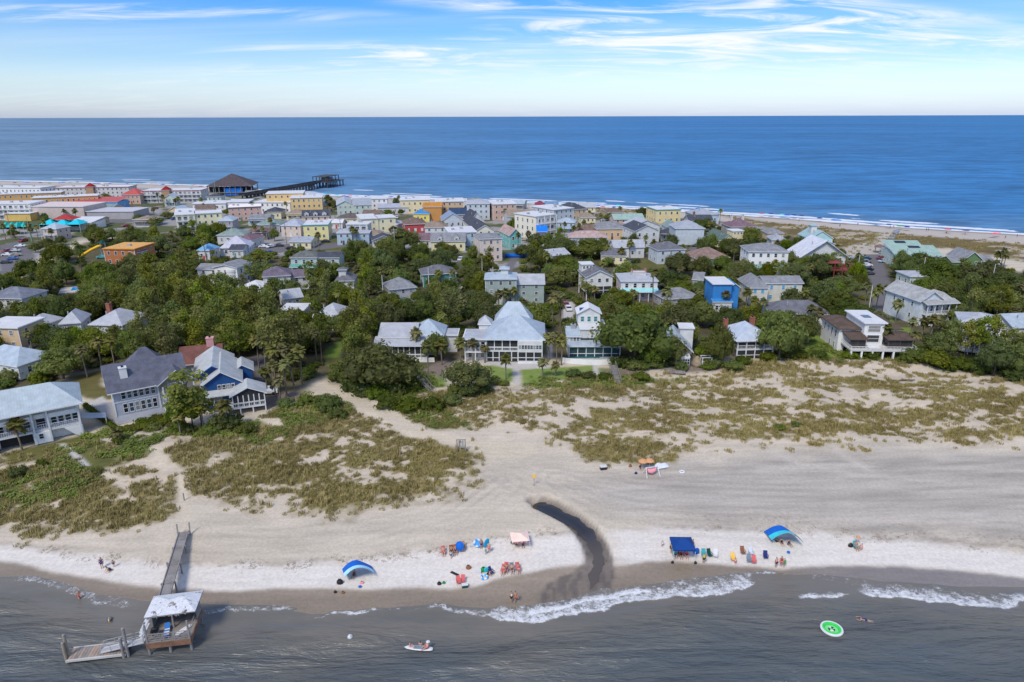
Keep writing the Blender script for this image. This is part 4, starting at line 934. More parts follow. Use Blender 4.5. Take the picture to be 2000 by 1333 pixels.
def pine_house():
    org, rz, w = span((1868, 690), (1925, 708), 0); rz = R(-26); w = 9
    H = House('balcony house among pines', 'white three-level house with railed balconies behind tall pines', 'house', org, rz, w, vis=(1845, 628, 1880, 655))
    H.block(0, w, 2, 12, 0, 7.6, W_, 'hip', 1.6, .5, R_SILV)
    for z in (.9, 3.4, 5.9): H.deck(0, w, 0, 1.98, z, 5 if z < 1 else 0, 0, sides='fl', top=None); H.windows('f', z + .1, 5, 1.2, 1.8, x0=.3, x1=w - .3, y0=2, y1=9, name='glass_door')
    for i in range(5): x = .2 + (w - .4) * i / 4; H.box('column', x - .12, x + .12, .1, .34, .95, 7.6, TRIM)
    H.windows('l', 4, 3, 1, 1.5, a=3, b=11, x0=0, x1=w, y0=2, y1=12)
for f_ in (long_white_house, grey_house, blue_house, brown_roof_house, metal_roof_house, porch_house, teal_house, oak_house, chimney_house, modern_house, corner_house, pine_house): f_()
# ------------------------------------------------------------------ the rest of the town: one line per building
# ref | label | category | xl, xr, eave row, eave height, depth, heading, roof, rise, wall, roof finish, storeys, options
def sg(n, r, g, b): return stucco(n, r, g, b)
PK = paint('pale_pink', 235, 222, 218); SAGE = paint('sage_green', 168, 182, 172); TEALW = paint('teal', 92, 150, 138); AQUA = paint('aqua', 186, 218, 216)
CREAM = sg('cream', 238, 222, 176); TANW = sg('tan', 222, 190, 150); YEL = sg('yellow', 240, 226, 158); ORG = sg('orange', 236, 200, 138); REDW = paint('red', 200, 84, 82)
PBL = paint('powder_blue', 204, 212, 216); LBL = paint('light_blue', 186, 206, 220); GRN = paint('leaf_green', 112, 144, 96); PKB = sg('pinkish', 212, 178, 156); GRYW = sg('grey', 178, 174, 172); MINT = paint('mint', 200, 214, 200)
BBLUE = paint('bright_blue', 62, 140, 208); BEIGE = sg('beige', 206, 190, 180); WH = W_
TOWN = [
 ('sage green house', 'tall sage green house with silver metal roof and small roof lookout', 'house', 948, 1008, 546, 8.4, 9, 0, 'hip', 1.2, SAGE, R_PALE, 3, dict(vis=(945, 527, 1060, 592), wing=(1.0, 1.92, 2.0, 10, 6.4, 'gx', 2.2, R_SILV), lookout=(.62, 4.5, 2.4), porch=(0, .12, 3))),
 ('white gable house with red cars', 'white gabled house on stilts with dark screened porch and upper loft', 'house', 1146, 1196, 542, 7.8, 11, R(8), 'gy', 2.0, paint('warm_white', 232, 228, 218), R_GREY, 2, dict(vis=(1145, 517, 1205, 575), stilts=2.4, screens=1, loft=(.0, .45, 7, 11, 2.6, R_WH))),
 ('pale pink house', 'pale pink house with white roof deck and teal porch eave', 'house', 1214, 1284, 550, 6.4, 11, 0, 'hip', 1.6, PK, R_SILV, 2, dict(vis=(1212, 528, 1285, 572), porchroof=mat('teal_metal', lin(150, 208, 206), .5, .1), roofdeck=1)),
 ('bright blue tower house', 'bright blue tower house with white flat top and blue side roof', 'house', 1394, 1430, 556, 8.6, 9, 0, 'flat', 0, BBLUE, R_WH, 1, dict(vis=(1392, 525, 1443, 585), nowin=1, wing=(1.0, 1.5, 1.5, 8, 7.4, 'gy', 1.0, R_BLUE), lower=(0, 1, -1.5, 0, 3.4, W_))),
 ('motel', 'long grey-roofed motel with pale blue end windows and balcony rooms', 'motel', 1466, 1500, 562, 5.6, 12, 0, 'hip', 2.6, paint('pale_cream', 226, 224, 208), R_MID, 2, dict(vis=(1455, 530, 1590, 570), wing=(1.0, 3.2, 3, 11, 6.2, 'gx', 1.4, R_MID), glass=mat('blue_glass', lin(80, 160, 200), .3, .1))),
 ('grey hip bungalow', 'bungalow with long dark grey hip roof and screened right corner', 'bungalow', 1508, 1622, 612, 3.3, 10, R(-5), 'hip', 2.6, W_, R_GREY, 1, dict(vis=(1505, 588, 1625, 620))),
 ('teal cottage', 'teal cottage with grey hip roof behind small palms', 'cottage', 826, 890, 537, 4.6, 9, R(14), 'hip', 2.2, TEALW, R_GREY, 1, dict(vis=(822, 518, 900, 558))),
 ('grey pyramid-roof house', 'house with pale grey pyramid roof and dark upper windows', 'house', 762, 812, 566, 4.8, 9, R(24), 'hip', 2.6, paint('pale_grey', 200, 200, 202), R_MID, 2, dict(vis=(757, 543, 818, 583))),
 ('white two-storey house', 'white two-storey house with mauve-grey hip roof and dark paired windows', 'house', 514, 566, 541, 6.0, 9, R(16), 'hip', 2.4, WH, shing('mauve_grey', 122, 112, 124), 2, dict(vis=(512, 520, 572, 562), wing=(1.05, 1.7, 3, 9, 4.6, 'gx', 1.8, shing('mauve_grey', 122, 112, 124)))),
 ('white stucco house', 'white cubic stucco house with rounded roof terrace', 'house', 418, 462, 523, 6.8, 10, R(-8), 'gy', 1.0, WS, R_MID, 2, dict(vis=(372, 513, 465, 552), terrace=1, wing=(-1.0, 0.0, 3, 10, 5.4, 'gx', 1.2, R_MID))),
 ('green-porch house', 'two-storey house with grey roof and green porch eave among oaks', 'house', 568, 618, 504, 6.6, 9, 0, 'hip', 1.8, paint('pale_sage', 196, 206, 198), shing('olive_grey', 118, 120, 116), 2, dict(vis=(562, 488, 660, 522), porchroof=mat('green_metal', lin(96, 158, 146), .5, .1), wing=(1.0, 1.85, 1, 9, 6.4, 'gx', 1.4, R_DK))),
 ('white dome roof house', 'low house with bright white rounded roof under the oaks', 'house', 468, 508, 562, 3.0, 8, R(-10), 'hip', 1.6, W_, R_WH, 1, dict(vis=(468, 552, 508, 563))),
 ('small white-roofed cottage', 'small cottage with white metal roof below the two-storey house', 'cottage', 556, 590, 584, 3.4, 8, R(30), 'gx', 1.8, W_, R_SILV, 1, dict(vis=(556, 562, 590, 590))),
 ('hidden white-roofed house', 'white metal hip roof showing between pines beside the lawn gap', 'house', 606, 664, 620, 3.4, 10, R(-14), 'hip', 3.0, W_, R_SILV, 1, dict(vis=(608, 597, 660, 622))),
 ('flat white-roofed house', 'flat white roof between the pines left of the silver hip roof', 'house', 548, 592, 607, 3.4, 7, 0, 'flat', 0, W_, R_WH, 1, dict(vis=(552, 600, 592, 608))),
 ('cupola house', 'house with grey eaves and pale square cupola above oaks', 'house', 656, 690, 549, 5.2, 8, R(5), 'hip', 1.8, W_, R_GREY, 1, dict(vis=(655, 536, 690, 560), lookout=(.35, 3, 2.6))),
 ('left white hip house', 'white hip-roofed house with red brick chimney among oaks', 'house', 176, 238, 634, 4.0, 11, R(-6), 'hip', 2.8, W_, R_SILV, 1, dict(vis=(150, 606, 238, 640), chim=(.12, 7))),
 ('left small hip house', 'smaller white hip roof left of the brick chimney roof', 'house', 118, 156, 632, 4.2, 8, R(14), 'hip', 2.4, W_, R_SILV, 1, dict(vis=(118, 614, 158, 640))),
 ('slate-roofed edge house', 'white house with slate grey roof at left edge above the tan house', 'house', -30, 42, 582, 6.0, 10, R(-6), 'hip', 2.2, W_, shing('steel', 128, 132, 142), 2, dict(vis=(0, 568, 42, 604))),
 ('tan stucco house', 'tan stucco house with flat white roof and red shutters, cut by left edge', 'house', -40, 34, 640, 6.2, 9, R(-5), 'flat', 0, sg('sand', 226, 198, 158), R_WH, 2, dict(vis=(0, 622, 37, 672))),
 ('pale-roofed edge house', 'house with pale blue metal roof below the tan stucco house', 'house', -50, 34, 702, 3.4, 9, R(-20), 'hip', 2.6, W_, R_PALE, 1, dict(vis=(0, 672, 38, 702))),
 ('little pale hip house', 'little pale hip roof left of the two white hip roofs', 'house', 46, 84, 634, 3.4, 7, R(-8), 'hip', 2.0, W_, R_SILV, 1, dict(vis=(48, 620, 84, 636))),
 ('great white gable house', 'house with huge white metal gable roof and small dormer beside the street', 'house', 1566, 1652, 500, 3.6, 13, 0, 'gy', 6.0, W_, seam('bright_white', 232, 232, 236, 'Y'), 1, dict(vis=(1565, 470, 1653, 508), over=1.2, hipped=1)),
 ('white green-roofed tower house', 'tall white house with green roof patches and large upper windows', 'house', 1463, 1540, 492, 9.0, 12, R(-4), 'hip', 2.2, WS, R_MID, 3, dict(vis=(1462, 472, 1540, 525), porchroof=mat('sage_metal', lin(120, 150, 136), .5, .1))),
 ('aqua house', 'aqua house with stacked aqua gables and corner lookout posts', 'house', 1582, 1626, 466, 7.0, 12, 0, 'gy', 3.0, AQUA, seam('aqua', 172, 204, 204, 'Y'), 2, dict(vis=(1580, 444, 1632, 474), lookout=(.3, 5, 3.4), wing=(0, 1.0, -3, 2.8, 5.0, 'gy', 1.8, seam('aqua', 172, 204, 204, 'Y')))),
 ('green twin-roof house', 'long house with twin pale green metal roofs and dark solar panels', 'house', 1750, 1840, 500, 4.6, 9, R(-6), 'shed', 2.6, MINT, R_GRN, 1, dict(vis=(1750, 468, 1850, 502), twin=1, solar=1)),
 ('green gable house', 'green gabled house with grey roof wings and white windows', 'house', 1882, 1918, 508, 6.0, 10, 0, 'gy', 2.8, GRN, R_MID, 2, dict(vis=(1866, 484, 1942, 517), wing=(1.0, 1.75, 1, 9, 5.2, 'gx', 1.4, R_MID), lwing=1)),
 ('pale flat-roofed house', 'low pale house with light roof and turquoise railed roof terrace', 'house', 1779, 1862, 541, 4.0, 9, 0, 'hip', 1.0, MINT, R_SILV, 1, dict(vis=(1778, 528, 1876, 548), rail=1)),
 ('right edge house', 'white gabled house at right edge behind the pines', 'house', 1980, 2050, 640, 5.4, 9, R(6), 'gx', 2.2, W_, R_PALE, 1, dict(vis=(1980, 622, 2000, 650))),
 ('grey-roofed yard house', 'pale house with grey hip roof above a dry yellow lawn', 'house', 1285, 1338, 489, 5.8, 10, R(10), 'hip', 2.4, PBL, R_GREY, 2, dict(vis=(1284, 473, 1340, 508))),
 ('white gabled duplex', 'white gabled duplex with dark stepped roofs and side balconies', 'house', 1241, 1286, 452, 7.4, 16, R(12), 'gy', 2.4, WH, R_DK, 2, dict(vis=(1240, 431, 1305, 475), wing=(.25, 1.45, 10, 22, 8.0, 'gy', 2.6, R_SILV))),
 ('powder blue house', 'tall powder blue house with pale grey hip roof behind a dark pine', 'house', 1320, 1376, 447, 7.6, 13, 0, 'hip', 3.0, PBL, seam('dove', 182, 186, 192), 2, dict(vis=(1318, 430, 1350, 468), nowin=1)),
 ('yellow beach block', 'pale yellow block with teal edged flat roof beside the beach', 'apartment building', 1283, 1330, 411, 7.5, 16, R(10), 'flat', 0, sg('pale_yellow', 240, 218, 158), R_WH, 2, dict(vis=(1280, 402, 1340, 430), trim=mat('sea_green', lin(70, 170, 160), .5, .1))),
 ('green-roofed motel', 'low motel with pale green metal roof near the beach dunes', 'motel', 1200, 1258, 429, 5.0, 12, R(4), 'gx', 2.0, PKB, R_GRN, 2, dict(vis=(1198, 415, 1262, 440))),
 ('tan-walled grey-roofed house', 'broad house with light grey hip roof and tan lower wall', 'house', 1166, 1226, 448, 5.2, 14, R(4), 'hip', 2.6, TANW, R_MID, 1, dict(vis=(1165, 430, 1228, 452))),
 ('pink-roofed pair', 'low pale house with dusty pink roof before the tan hip roof', 'house', 1112, 1186, 464, 3.6, 10, R(-2), 'hip', 2.2, W_, shing('dusty_pink', 192, 166, 158), 1, dict(vis=(1108, 455, 1188, 468))),
 ('brown hip house', 'low house with brown hip roof behind the dusty pink roof', 'house', 1124, 1180, 452, 3.8, 10, R(-2), 'hip', 2.4, W_, R_BRN, 1, dict(vis=(1126, 445, 1168, 454))),
 ('cream balcony block', 'cream block with wide white balconies and a rooftop terrace', 'apartment building', 1047, 1084, 424, 11.0, 16, R(40), 'flat', 0, sg('bone', 240, 232, 210), R_WH, 3, dict(vis=(1045, 405, 1108, 450), balc=3)),
 ('pale green flat block', 'pale blue-green block with flat white roof and right balconies', 'apartment building', 1082, 1120, 411, 8.6, 20, R(36), 'flat', 0, PBL, R_WH, 3, dict(vis=(1080, 405, 1133, 428))),
 ('dark pyramid beach house', 'beach house with dark pyramid roof nearest the surf', 'house', 1117, 1146, 410, 6.4, 16, R(28), 'hip', 2.8, TANW, R_DK, 2, dict(vis=(1117, 400, 1150, 420))),
 ('red-roofed beach house', 'small white beach house with dark red roof at the surf', 'house', 1046, 1064, 401, 5, 9, 0, 'hip', 2, WH, shing('wine', 150, 70, 90), 1, dict(vis=(1045, 393, 1064, 406))),
 ('blue-grey beach house', 'blue-grey beach house right of the dark red roof', 'house', 1066, 1090, 403, 5, 10, 0, 'gx', 2.2, LBL, shing('blue_grey', 120, 150, 178), 1, dict(vis=(1066, 393, 1090, 408))),
 ('pinkish apartment block', 'pinkish brown apartment block with flat white roof by the surf', 'apartment building', 963, 1008, 400, 9.2, 18, R(10), 'flat', 0, PKB, R_WH, 3, dict(vis=(960, 390, 1035, 422))),
 ('brown shed-roof house', 'long house with tan and brown roof behind the blue tarps', 'house', 992, 1048, 424, 5.0, 14, R(8), 'gx', 2.6, PBL, R_TAN, 1, dict(vis=(990, 408, 1050, 428))),
 ('pale blue apartment block', 'pale blue apartment block with grey gabled roof by the surf', 'apartment building', 912, 956, 399, 9.2, 16, R(4), 'hip', 1.6, PBL, R_SILV, 3, dict(vis=(912, 388, 958, 415))),
 ('tan apartment block', 'tan apartment block with white roof beside the pale blue block', 'apartment building', 851, 905, 395, 9.0, 18, R(6), 'flat', 0, TANW, R_WH, 3, dict(vis=(848, 386, 910, 415))),
 ('cream beach block', 'cream block with pale roof left of the orange wrapped house', 'apartment building', 782, 838, 392, 8.2, 18, R(6), 'flat', 0, CREAM, R_WH, 2, dict(vis=(780, 384, 848, 400))),
 ('orange wrapped house', 'house under construction wrapped in orange sheathing', 'house', 826, 862, 405, 8.0, 14, R(2), 'gx', 1.6, sg('orange_wrap', 206, 148, 84), shing('orange_wrap', 206, 142, 70), 2, dict(vis=(826, 396, 868, 424), nowin=1, porchfront=1)),
 ('white balcony block', 'white block with flat roof and balconies above the striped roofs', 'apartment building', 686, 756, 390, 8.4, 16, R(8), 'flat', 0, WS, R_WH, 3, dict(vis=(683, 383, 760, 398))),
 ('striped-roof rowhouses', 'pale green rowhouses with ribbed grey roofs and stacked balconies', 'rowhouse', 658, 690, 401, 9.0, 24, R(14), 'gy', 2.2, MINT, R_SILV, 3, dict(vis=(655, 391, 735, 422), wing=(1.0, 2.1, -4, 20, 9.0, 'gx', 2.4, seam('dove', 182, 186, 192)))),
 ('long white-roofed house', 'long low house with pale violet roof and white walls', 'house', 738, 796, 406, 4.0, 12, R(4), 'gx', 1.6, WH, seam('lilac_grey', 190, 194, 208), 1, dict(vis=(737, 399, 800, 418))),
 ('orange hotel', 'orange hotel block with white flat roof and yellow bays', 'hotel', 567, 628, 388, 10.0, 16, R(12), 'flat', 0, ORG, R_WH, 3, dict(vis=(565, 378, 640, 412), wing=(-.85, .35, 14, 30, 11.5, 'flat', 0, R_WH))),
 ('white flat motel', 'white motel with flat roof left of the orange hotel', 'motel', 497, 566, 396, 6.6, 18, R(-3), 'flat', 0, WS, R_WH, 2, dict(vis=(495, 391, 568, 412))),
 ('rose motel', 'rose-roofed motel with brown eaves and pink balconies', 'motel', 446, 510, 407, 7.6, 14, R(20), 'flat', 0, sg('rose', 220, 180, 165), mat('pale_rose_roof', lin(240, 226, 218), .7, .08), 3, dict(vis=(440, 400, 517, 425), trim=BROWNT)),
 ('cream apartment block', 'cream three-storey apartment block with white flat roof and roof vents', 'apartment building', 342, 380, 421, 9.4, 26, R(24), 'flat', 0, sg('custard', 240, 232, 190), R_WH, 3, dict(vis=(340, 408, 445, 445), wing=(1.0, 2.4, .6, 12, 9.4, 'flat', 0, R_WH), balc=3)),
 ('white flat shops', 'long white flat-roofed shop building below the pavilion', 'shop building', 376, 440, 399, 4.4, 16, R(8), 'flat', 0, WS, R_WH, 1, dict(vis=(375, 390, 482, 404), wing=(1.0, 1.7, 2, 18, 4.8, 'flat', 0, R_WH))),
 ('red-capped motel', 'long motel with white roof, red mansard edge and galleries', 'motel', 276, 392, 374, 8.2, 16, R(6), 'flat', 0, sg('motel_white', 214, 208, 202), R_WH, 3, dict(vis=(274, 366, 400, 395), trim=mat('barn_red', lin(160, 52, 56), .6, .1), balc=3, turret=.42)),
 ('far red-capped motel', 'farther motel with red mansard edge and red roof tower', 'motel', 108, 250, 368, 8.0, 16, R(7), 'flat', 0, sg('motel_white', 214, 208, 202), R_WH, 3, dict(vis=(105, 362, 255, 375), trim=mat('barn_red', lin(160, 52, 56), .6, .1), turret=.48)),
 ('red pyramid office', 'motel office with red pyramid roof between two red-capped motels', 'motel office', 237, 272, 381, 6.4, 14, 0, 'hip', 3.6, PKB, R_RED, 2, dict(vis=(235, 371, 274, 388))),
 ('long tan motel', 'long tan motel wing with white roof and stair gaps', 'motel', 62, 190, 388, 8.2, 12, R(24), 'flat', 0, sg('amber', 222, 172, 108), R_WH, 2, dict(vis=(60, 374, 192, 398))),
 ('upper tan motel', 'second tan motel wing behind the long tan wing', 'motel', -40, 118, 382, 7.6, 12, R(20), 'flat', 0, sg('amber', 222, 172, 108), R_WH, 2, dict(vis=(0, 369, 124, 384))),
 ('white edge hotel', 'white hotel with dark window bays at left edge near the surf', 'hotel', -60, 78, 367, 8.4, 16, R(-5), 'flat', 0, WS, R_WH, 2, dict(vis=(0, 360, 80, 374))),
 ('red-roofed shops', 'shop row with bright red roof and blue painted wall', 'shop building', 142, 228, 396, 5.0, 16, R(3), 'shed', 1.6, sg('shop_blue', 110, 170, 215), R_RED, 1, dict(vis=(105, 388, 240, 405), wing=(-.42, 0, 1, 12, 4.6, 'shed', 1.4, R_RED))),
 ('big beige hall', 'big windowless beige hall behind the turquoise tents', 'hall', 52, 162, 404, 7.4, 22, R(-3), 'flat', 0, BEIGE, mat('sand_roof', lin(208, 190, 184), .8, .1), 1, dict(vis=(55, 402, 165, 425), nowin=1)),
 ('white apartment block', 'white apartment block with dark balconies at left edge', 'apartment building', -30, 58, 400, 9.0, 16, R(6), 'flat', 0, WS, R_WH, 3, dict(vis=(0, 392, 60, 415), balc=2)),
 ('mustard shed', 'mustard yellow shed with white roof below the white apartments', 'shed', 8, 58, 418, 4.2, 12, 0, 'flat', 0, sg('mustard', 226, 190, 110), R_WH, 1, dict(vis=(8, 415, 60, 430), nowin=1)),
 ('white tent hall', 'low white-roofed pavilion hall right of the turquoise tents', 'hall', 132, 178, 436, 4.0, 14, R(2), 'shed', 1.2, WS, R_WH, 1, dict(vis=(130, 428, 180, 445), nowin=1)),
 ('grey flat shop', 'wide grey flat-roofed shop beside the parking lot', 'shop building', 168, 260, 414, 4.4, 18, 0, 'flat', 0, GRYW, mat('grey_roof', lin(186, 182, 186), .8, .1), 1, dict(vis=(190, 408, 270, 420), nowin=1)),
 ('yellow inn', 'yellow two-storey inn with teal roof edge and small windows', 'inn', 592, 640, 441, 7.2, 16, R(8), 'flat', 0, YEL, R_WH, 2, dict(vis=(590, 432, 657, 460), trim=mat('teal_edge', lin(60, 160, 170), .5, .1))),
 ('small blue-white house', 'small pale blue two-storey house with flat roof and parking', 'house', 658, 686, 456, 5.6, 10, R(4), 'hip', 1.0, LBL, R_SILV, 2, dict(vis=(655, 450, 722, 473), wing=(1.0, 2.2, 1, 8, 5.2, 'flat', 0, R_SILV))),
 ('white balcony cottage', 'white cottage with upper balcony right of the yellow inn', 'house', 677, 718, 439, 6.4, 9, 0, 'flat', 0, PBL, R_WH, 2, dict(vis=(676, 435, 720, 452), balc=2)),
 ('cream corner building', 'cream corner building with flat white roof and porch windows', 'apartment building', 706, 738, 429, 7.2, 18, R(20), 'flat', 0, sg('custard', 240, 232, 190), R_WH, 2, dict(vis=(704, 421, 776, 448), wing=(1.0, 2.1, .4, 12, 7.2, 'flat', 0, R_WH))),
 ('brown-roofed row', 'low row with dark brown roof and cream front', 'house', 656, 706, 428, 4.0, 14, R(2), 'hip', 2.2, CREAM, shing('umber', 112, 102, 98), 1, dict(vis=(655, 419, 712, 432))),
 ('red house', 'bright red house with green and brown hip roof', 'house', 790, 832, 439, 5.4, 14, R(14), 'hip', 2.2, REDW, R_BRN, 1, dict(vis=(782, 428, 845, 455), glass=TRIM)),
 ('tan hip house', 'white house with tan hip roof beside the red house', 'house', 830, 872, 445, 5.4, 11, R(4), 'hip', 2.2, WH, shing('khaki', 156, 138, 122), 2, dict(vis=(828, 436, 880, 458))),
 ('white-topped blue house', 'light blue house with glaring white flat roof', 'house', 878, 930, 456, 6.4, 17, R(12), 'flat', 0, LBL, R_WH, 2, dict(vis=(876, 444, 955, 468))),
 ('grey dormer house', 'long grey house with two white dormers above the oaks', 'house', 842, 908, 472, 4.4, 11, R(3), 'gx', 2.8, sg('pale_yellow', 240, 230, 180), R_MID, 1, dict(vis=(840, 458, 922, 482), dorm=2)),
 ('violet-roofed cottage', 'cottage with violet-grey roof left of the dormer house', 'cottage', 816, 842, 470, 3.4, 11, 0, 'gx', 2.4, W_, R_MAUVE, 1, dict(vis=(808, 456, 842, 474))),
 ('dark long-roofed row', 'long rowhouse with charcoal roof and pale side windows', 'rowhouse', 930, 964, 451, 5.6, 34, R(14), 'gy', 2.4, sg('bone', 240, 232, 210), R_DK, 2, dict(vis=(925, 428, 1010, 455))),
 ('white steep gable house', 'white house with steep dark gable and white dormer', 'house', 917, 946, 434, 5.6, 16, R(16), 'gy', 4.6, WH, R_DK, 2, dict(vis=(915, 418, 960, 440))),
 ('pinkish corner block', 'three-storey pinkish corner block with white porches above oaks', 'apartment building', 938, 980, 468, 9.4, 13, R(14), 'hip', 1.0, sg('blush', 226, 206, 190), R_MID, 3, dict(vis=(937, 462, 1003, 498))),
 ('teal gable house', 'teal and white gabled house with porches behind the pinkish block', 'house', 996, 1018, 460, 6.6, 16, R(18), 'gy', 2.6, paint('turquoise', 120, 196, 186), shing('salmon_grey', 186, 160, 152), 2, dict(vis=(990, 448, 1030, 485))),
 ('blue tarp house', 'house whose roof is covered with bright blue tarps', 'house', 1017, 1052, 441, 4.8, 10, R(6), 'shed', 2.2, GRYW, mat('blue_tarp', lin(20, 120, 214), .5, .1), 1, dict(vis=(1016, 431, 1062, 446))),
 ('small blue tarp house', 'smaller house with blue tarp roof and violet front', 'house', 1050, 1068, 453, 5.0, 10, 0, 'gx', 2.0, sg('violet', 140, 130, 196), mat('blue_tarp', lin(20, 120, 214), .5, .1), 1, dict(vis=(1048, 444, 1072, 462))),
 ('sky blue gable house', 'house with sky blue gabled roof before the orange wrapped house', 'house', 808, 838, 418, 4.4, 12, R(-6), 'hip', 2.6, sg('straw', 232, 214, 110), R_BLUE, 1, dict(vis=(806, 411, 850, 424))),
 ('slate blue house', 'house with slate blue metal roof above the tan hip house', 'house', 866, 902, 430, 4.6, 13, R(12), 'gy', 3.2, PBL, seam('slate_blue', 150, 165, 190, 'Y'), 1, dict(vis=(862, 418, 905, 436))),
 ('navy-roofed house', 'house with flat dark blue roof below the tan apartment block', 'house', 876, 912, 420, 4.2, 14, R(2), 'shed', 2.0, GRYW, shing('navy', 66, 84, 112), 1, dict(vis=(878, 412, 914, 424), nowin=1)),
 ('lilac-roofed house', 'house with lilac-grey roof at left of the yellow inn', 'house', 549, 586, 441, 5.6, 10, R(-8), 'hip', 2.8, sg('blush', 226, 206, 190), seam('lilac_grey', 190, 194, 208), 2, dict(vis=(543, 424, 590, 455))),
 ('grey-green hip house', 'low house with grey-green hip roof left of the lilac roof', 'house', 498, 545, 440, 3.8, 11, R(2), 'hip', 2.4, sg('dusk', 170, 168, 172), R_SAGE, 1, dict(vis=(495, 430, 548, 444))),
 ('navy gabled row', 'pinkish row with dark blue gabled dormers behind the yellow inn', 'rowhouse', 590, 642, 424, 5.2, 14, R(10), 'gx', 2.6, sg('apricot', 232, 196, 168), R_DK, 2, dict(vis=(578, 411, 645, 430), dorm=3)),
 ('dark-roofed cottage', 'cream cottage with dark grey roof right of the rose motel', 'cottage', 515, 548, 415, 4.0, 12, R(4), 'hip', 2.0, CREAM, R_DK, 1, dict(vis=(515, 407, 552, 418))),
 ('sage hip house', 'white house with sage hip roof and round dormer windows', 'house', 424, 476, 460, 4.2, 10, R(3), 'hip', 2.2, WH, R_SAGE, 1, dict(vis=(420, 447, 480, 470))),
 ('brown flat house', 'brown-roofed low house right of the sage hip roof', 'house', 478, 520, 455, 3.6, 11, R(2), 'hip', 2.0, sg('clay', 150, 130, 118), R_BRN, 1, dict(vis=(480, 442, 520, 462))),
 ('white tall-roofed house', 'white house with wide lavender-white hip roof and yellow dormers', 'house', 430, 486, 485, 3.6, 11, R(10), 'hip', 4.0, WH, seam('lavender_white', 214, 212, 222), 1, dict(vis=(424, 463, 490, 486))),
 ('sky blue roof cottage', 'cottage with sky blue metal roof beside a tall palm', 'cottage', 386, 408, 489, 4.4, 8, R(-6), 'hip', 1.8, WH, seam('sky_blue', 130, 186, 226), 1, dict(vis=(382, 477, 412, 500))),
 ('navy small-roof house', 'small house with navy roof below the lavender-white roof', 'house', 448, 474, 489, 3.4, 8, 0, 'gx', 1.6, WH, R_DK, 1, dict(vis=(446, 482, 478, 490))),
 ('timber frame house', 'unfinished house with orange timber deck roof and brick-red posts', 'house', 202, 262, 487, 7.0, 14, R(-4), 'flat', 0, sg('raw_timber', 196, 124, 78), sg('sheathing', 226, 170, 96), 2, dict(vis=(200, 472, 290, 510), glass=BLACK, trim=sg('orange_edge', 226, 150, 60))),
 ('mauve stilt house', 'small house with mauve roof right of the timber frame house', 'house', 240, 262, 494, 5.4, 7, R(-12), 'gy', 1.4, PBL, R_MAUVE, 1, dict(vis=(238, 480, 265, 505))),
 ('white twin-gable house', 'white twin-roofed house above a gravel drive', 'house', 1200, 1258, 484, 4.6, 10, R(4), 'gx', 2.2, WH, R_SILV, 1, dict(vis=(1198, 474, 1262, 498))),
 ('dark hip cottage', 'cream cottage with dark grey hip roof and palms in front', 'cottage', 1176, 1222, 500, 3.4, 9, R(-4), 'hip', 2.4, CREAM, R_GREY, 1, dict(vis=(1168, 488, 1222, 512))),
 ('silver shed-roof house', 'low house with slanted silver roof edge among oaks', 'house', 1078, 1112, 500, 3.6, 10, R(26), 'gx', 1.6, W_, R_SILV, 1, dict(vis=(1076, 486, 1116, 504))),
 ('mauve-roofed house', 'wide house with mauve shingle roof and two pale chimneys', 'house', 1428, 1478, 444, 4.0, 13, R(4), 'hip', 3.2, GRYW, R_MAUVE, 1, dict(vis=(1425, 427, 1482, 447), chim=(.25, 9), chimw=1)),
 ('green-grey roofed house', 'low house with green-grey roof and white loft beside a drive', 'house', 1408, 1438, 470, 3.6, 17, R(8), 'gy', 2.4, CREAM, shing('moss_grey', 104, 122, 116), 1, dict(vis=(1405, 448, 1462, 478), loft=(1.0, 1.7, 4, 10, 3.2, R_WH))),
 ('small grey cottage', 'small cottage with grey hip roof left of the aqua house', 'cottage', 1500, 1530, 456, 3.2, 9, 0, 'hip', 1.8, TANW, R_MID, 1, dict(vis=(1498, 448, 1532, 458))),
 ('lower grey cottage', 'lower cottage with pale grey roof beneath the small grey cottage', 'cottage', 1508, 1536, 469, 3.2, 9, R(-6), 'hip', 1.8, W_, seam('dove', 182, 186, 192), 1, dict(vis=(1507, 460, 1538, 471))),
 ('dusty brown roof house', 'house with dusty brown pyramid roof and twin pale flues', 'house', 1362, 1424, 506, 3.0, 12, R(12), 'hip', 3.2, PKB, shing('dusty_brown', 150, 126, 116), 1, dict(vis=(1362, 492, 1420, 508))),
 ('grey bungalow', 'bungalow with low grey roof in front of the pale pink house', 'bungalow', 1300, 1366, 585, 3.0, 9, R(14), 'hip', 2.2, GRYW, R_MID, 1, dict(vis=(1300, 562, 1365, 588))),
 ('white gable shed', 'small white gabled shed left of the blue tower house', 'shed', 1354, 1372, 546, 4.0, 8, R(-20), 'gx', 1.6, WH, R_MID, 1, dict(vis=(1352, 534, 1372, 556))),
 ('grey-blue beach house', 'blue-grey beach house with pale roof right of the yellow block', 'house', 1356, 1404, 420, 5.2, 14, R(6), 'hip', 2.6, LBL, seam('dove', 182, 186, 192), 1, dict(vis=(1354, 410, 1404, 432))),
 ('brown front beach house', 'dark-roofed beach house with brown chimney before the grey-blue one', 'house', 1346, 1392, 432, 4.0, 10, R(2), 'gx', 2.4, GRYW, R_DK, 1, dict(vis=(1344, 420, 1396, 434), chim=(.35, 7))),
 ('small white-roof cottage', 'small cottage with white roof beside the navy gabled row', 'cottage', 640, 668, 436, 3.0, 8, 0, 'gx', 1.4, W_, R_WH, 1, dict(vis=None)),
 ('long pale shop', 'long pale shop with grey roof at the yellow lawn', 'shop building', 566, 606, 473, 3.0, 12, R(-4), 'gx', 1.4, CREAM, seam('dove', 182, 186, 192), 1, dict(vis=(565, 462, 610, 478))),
]
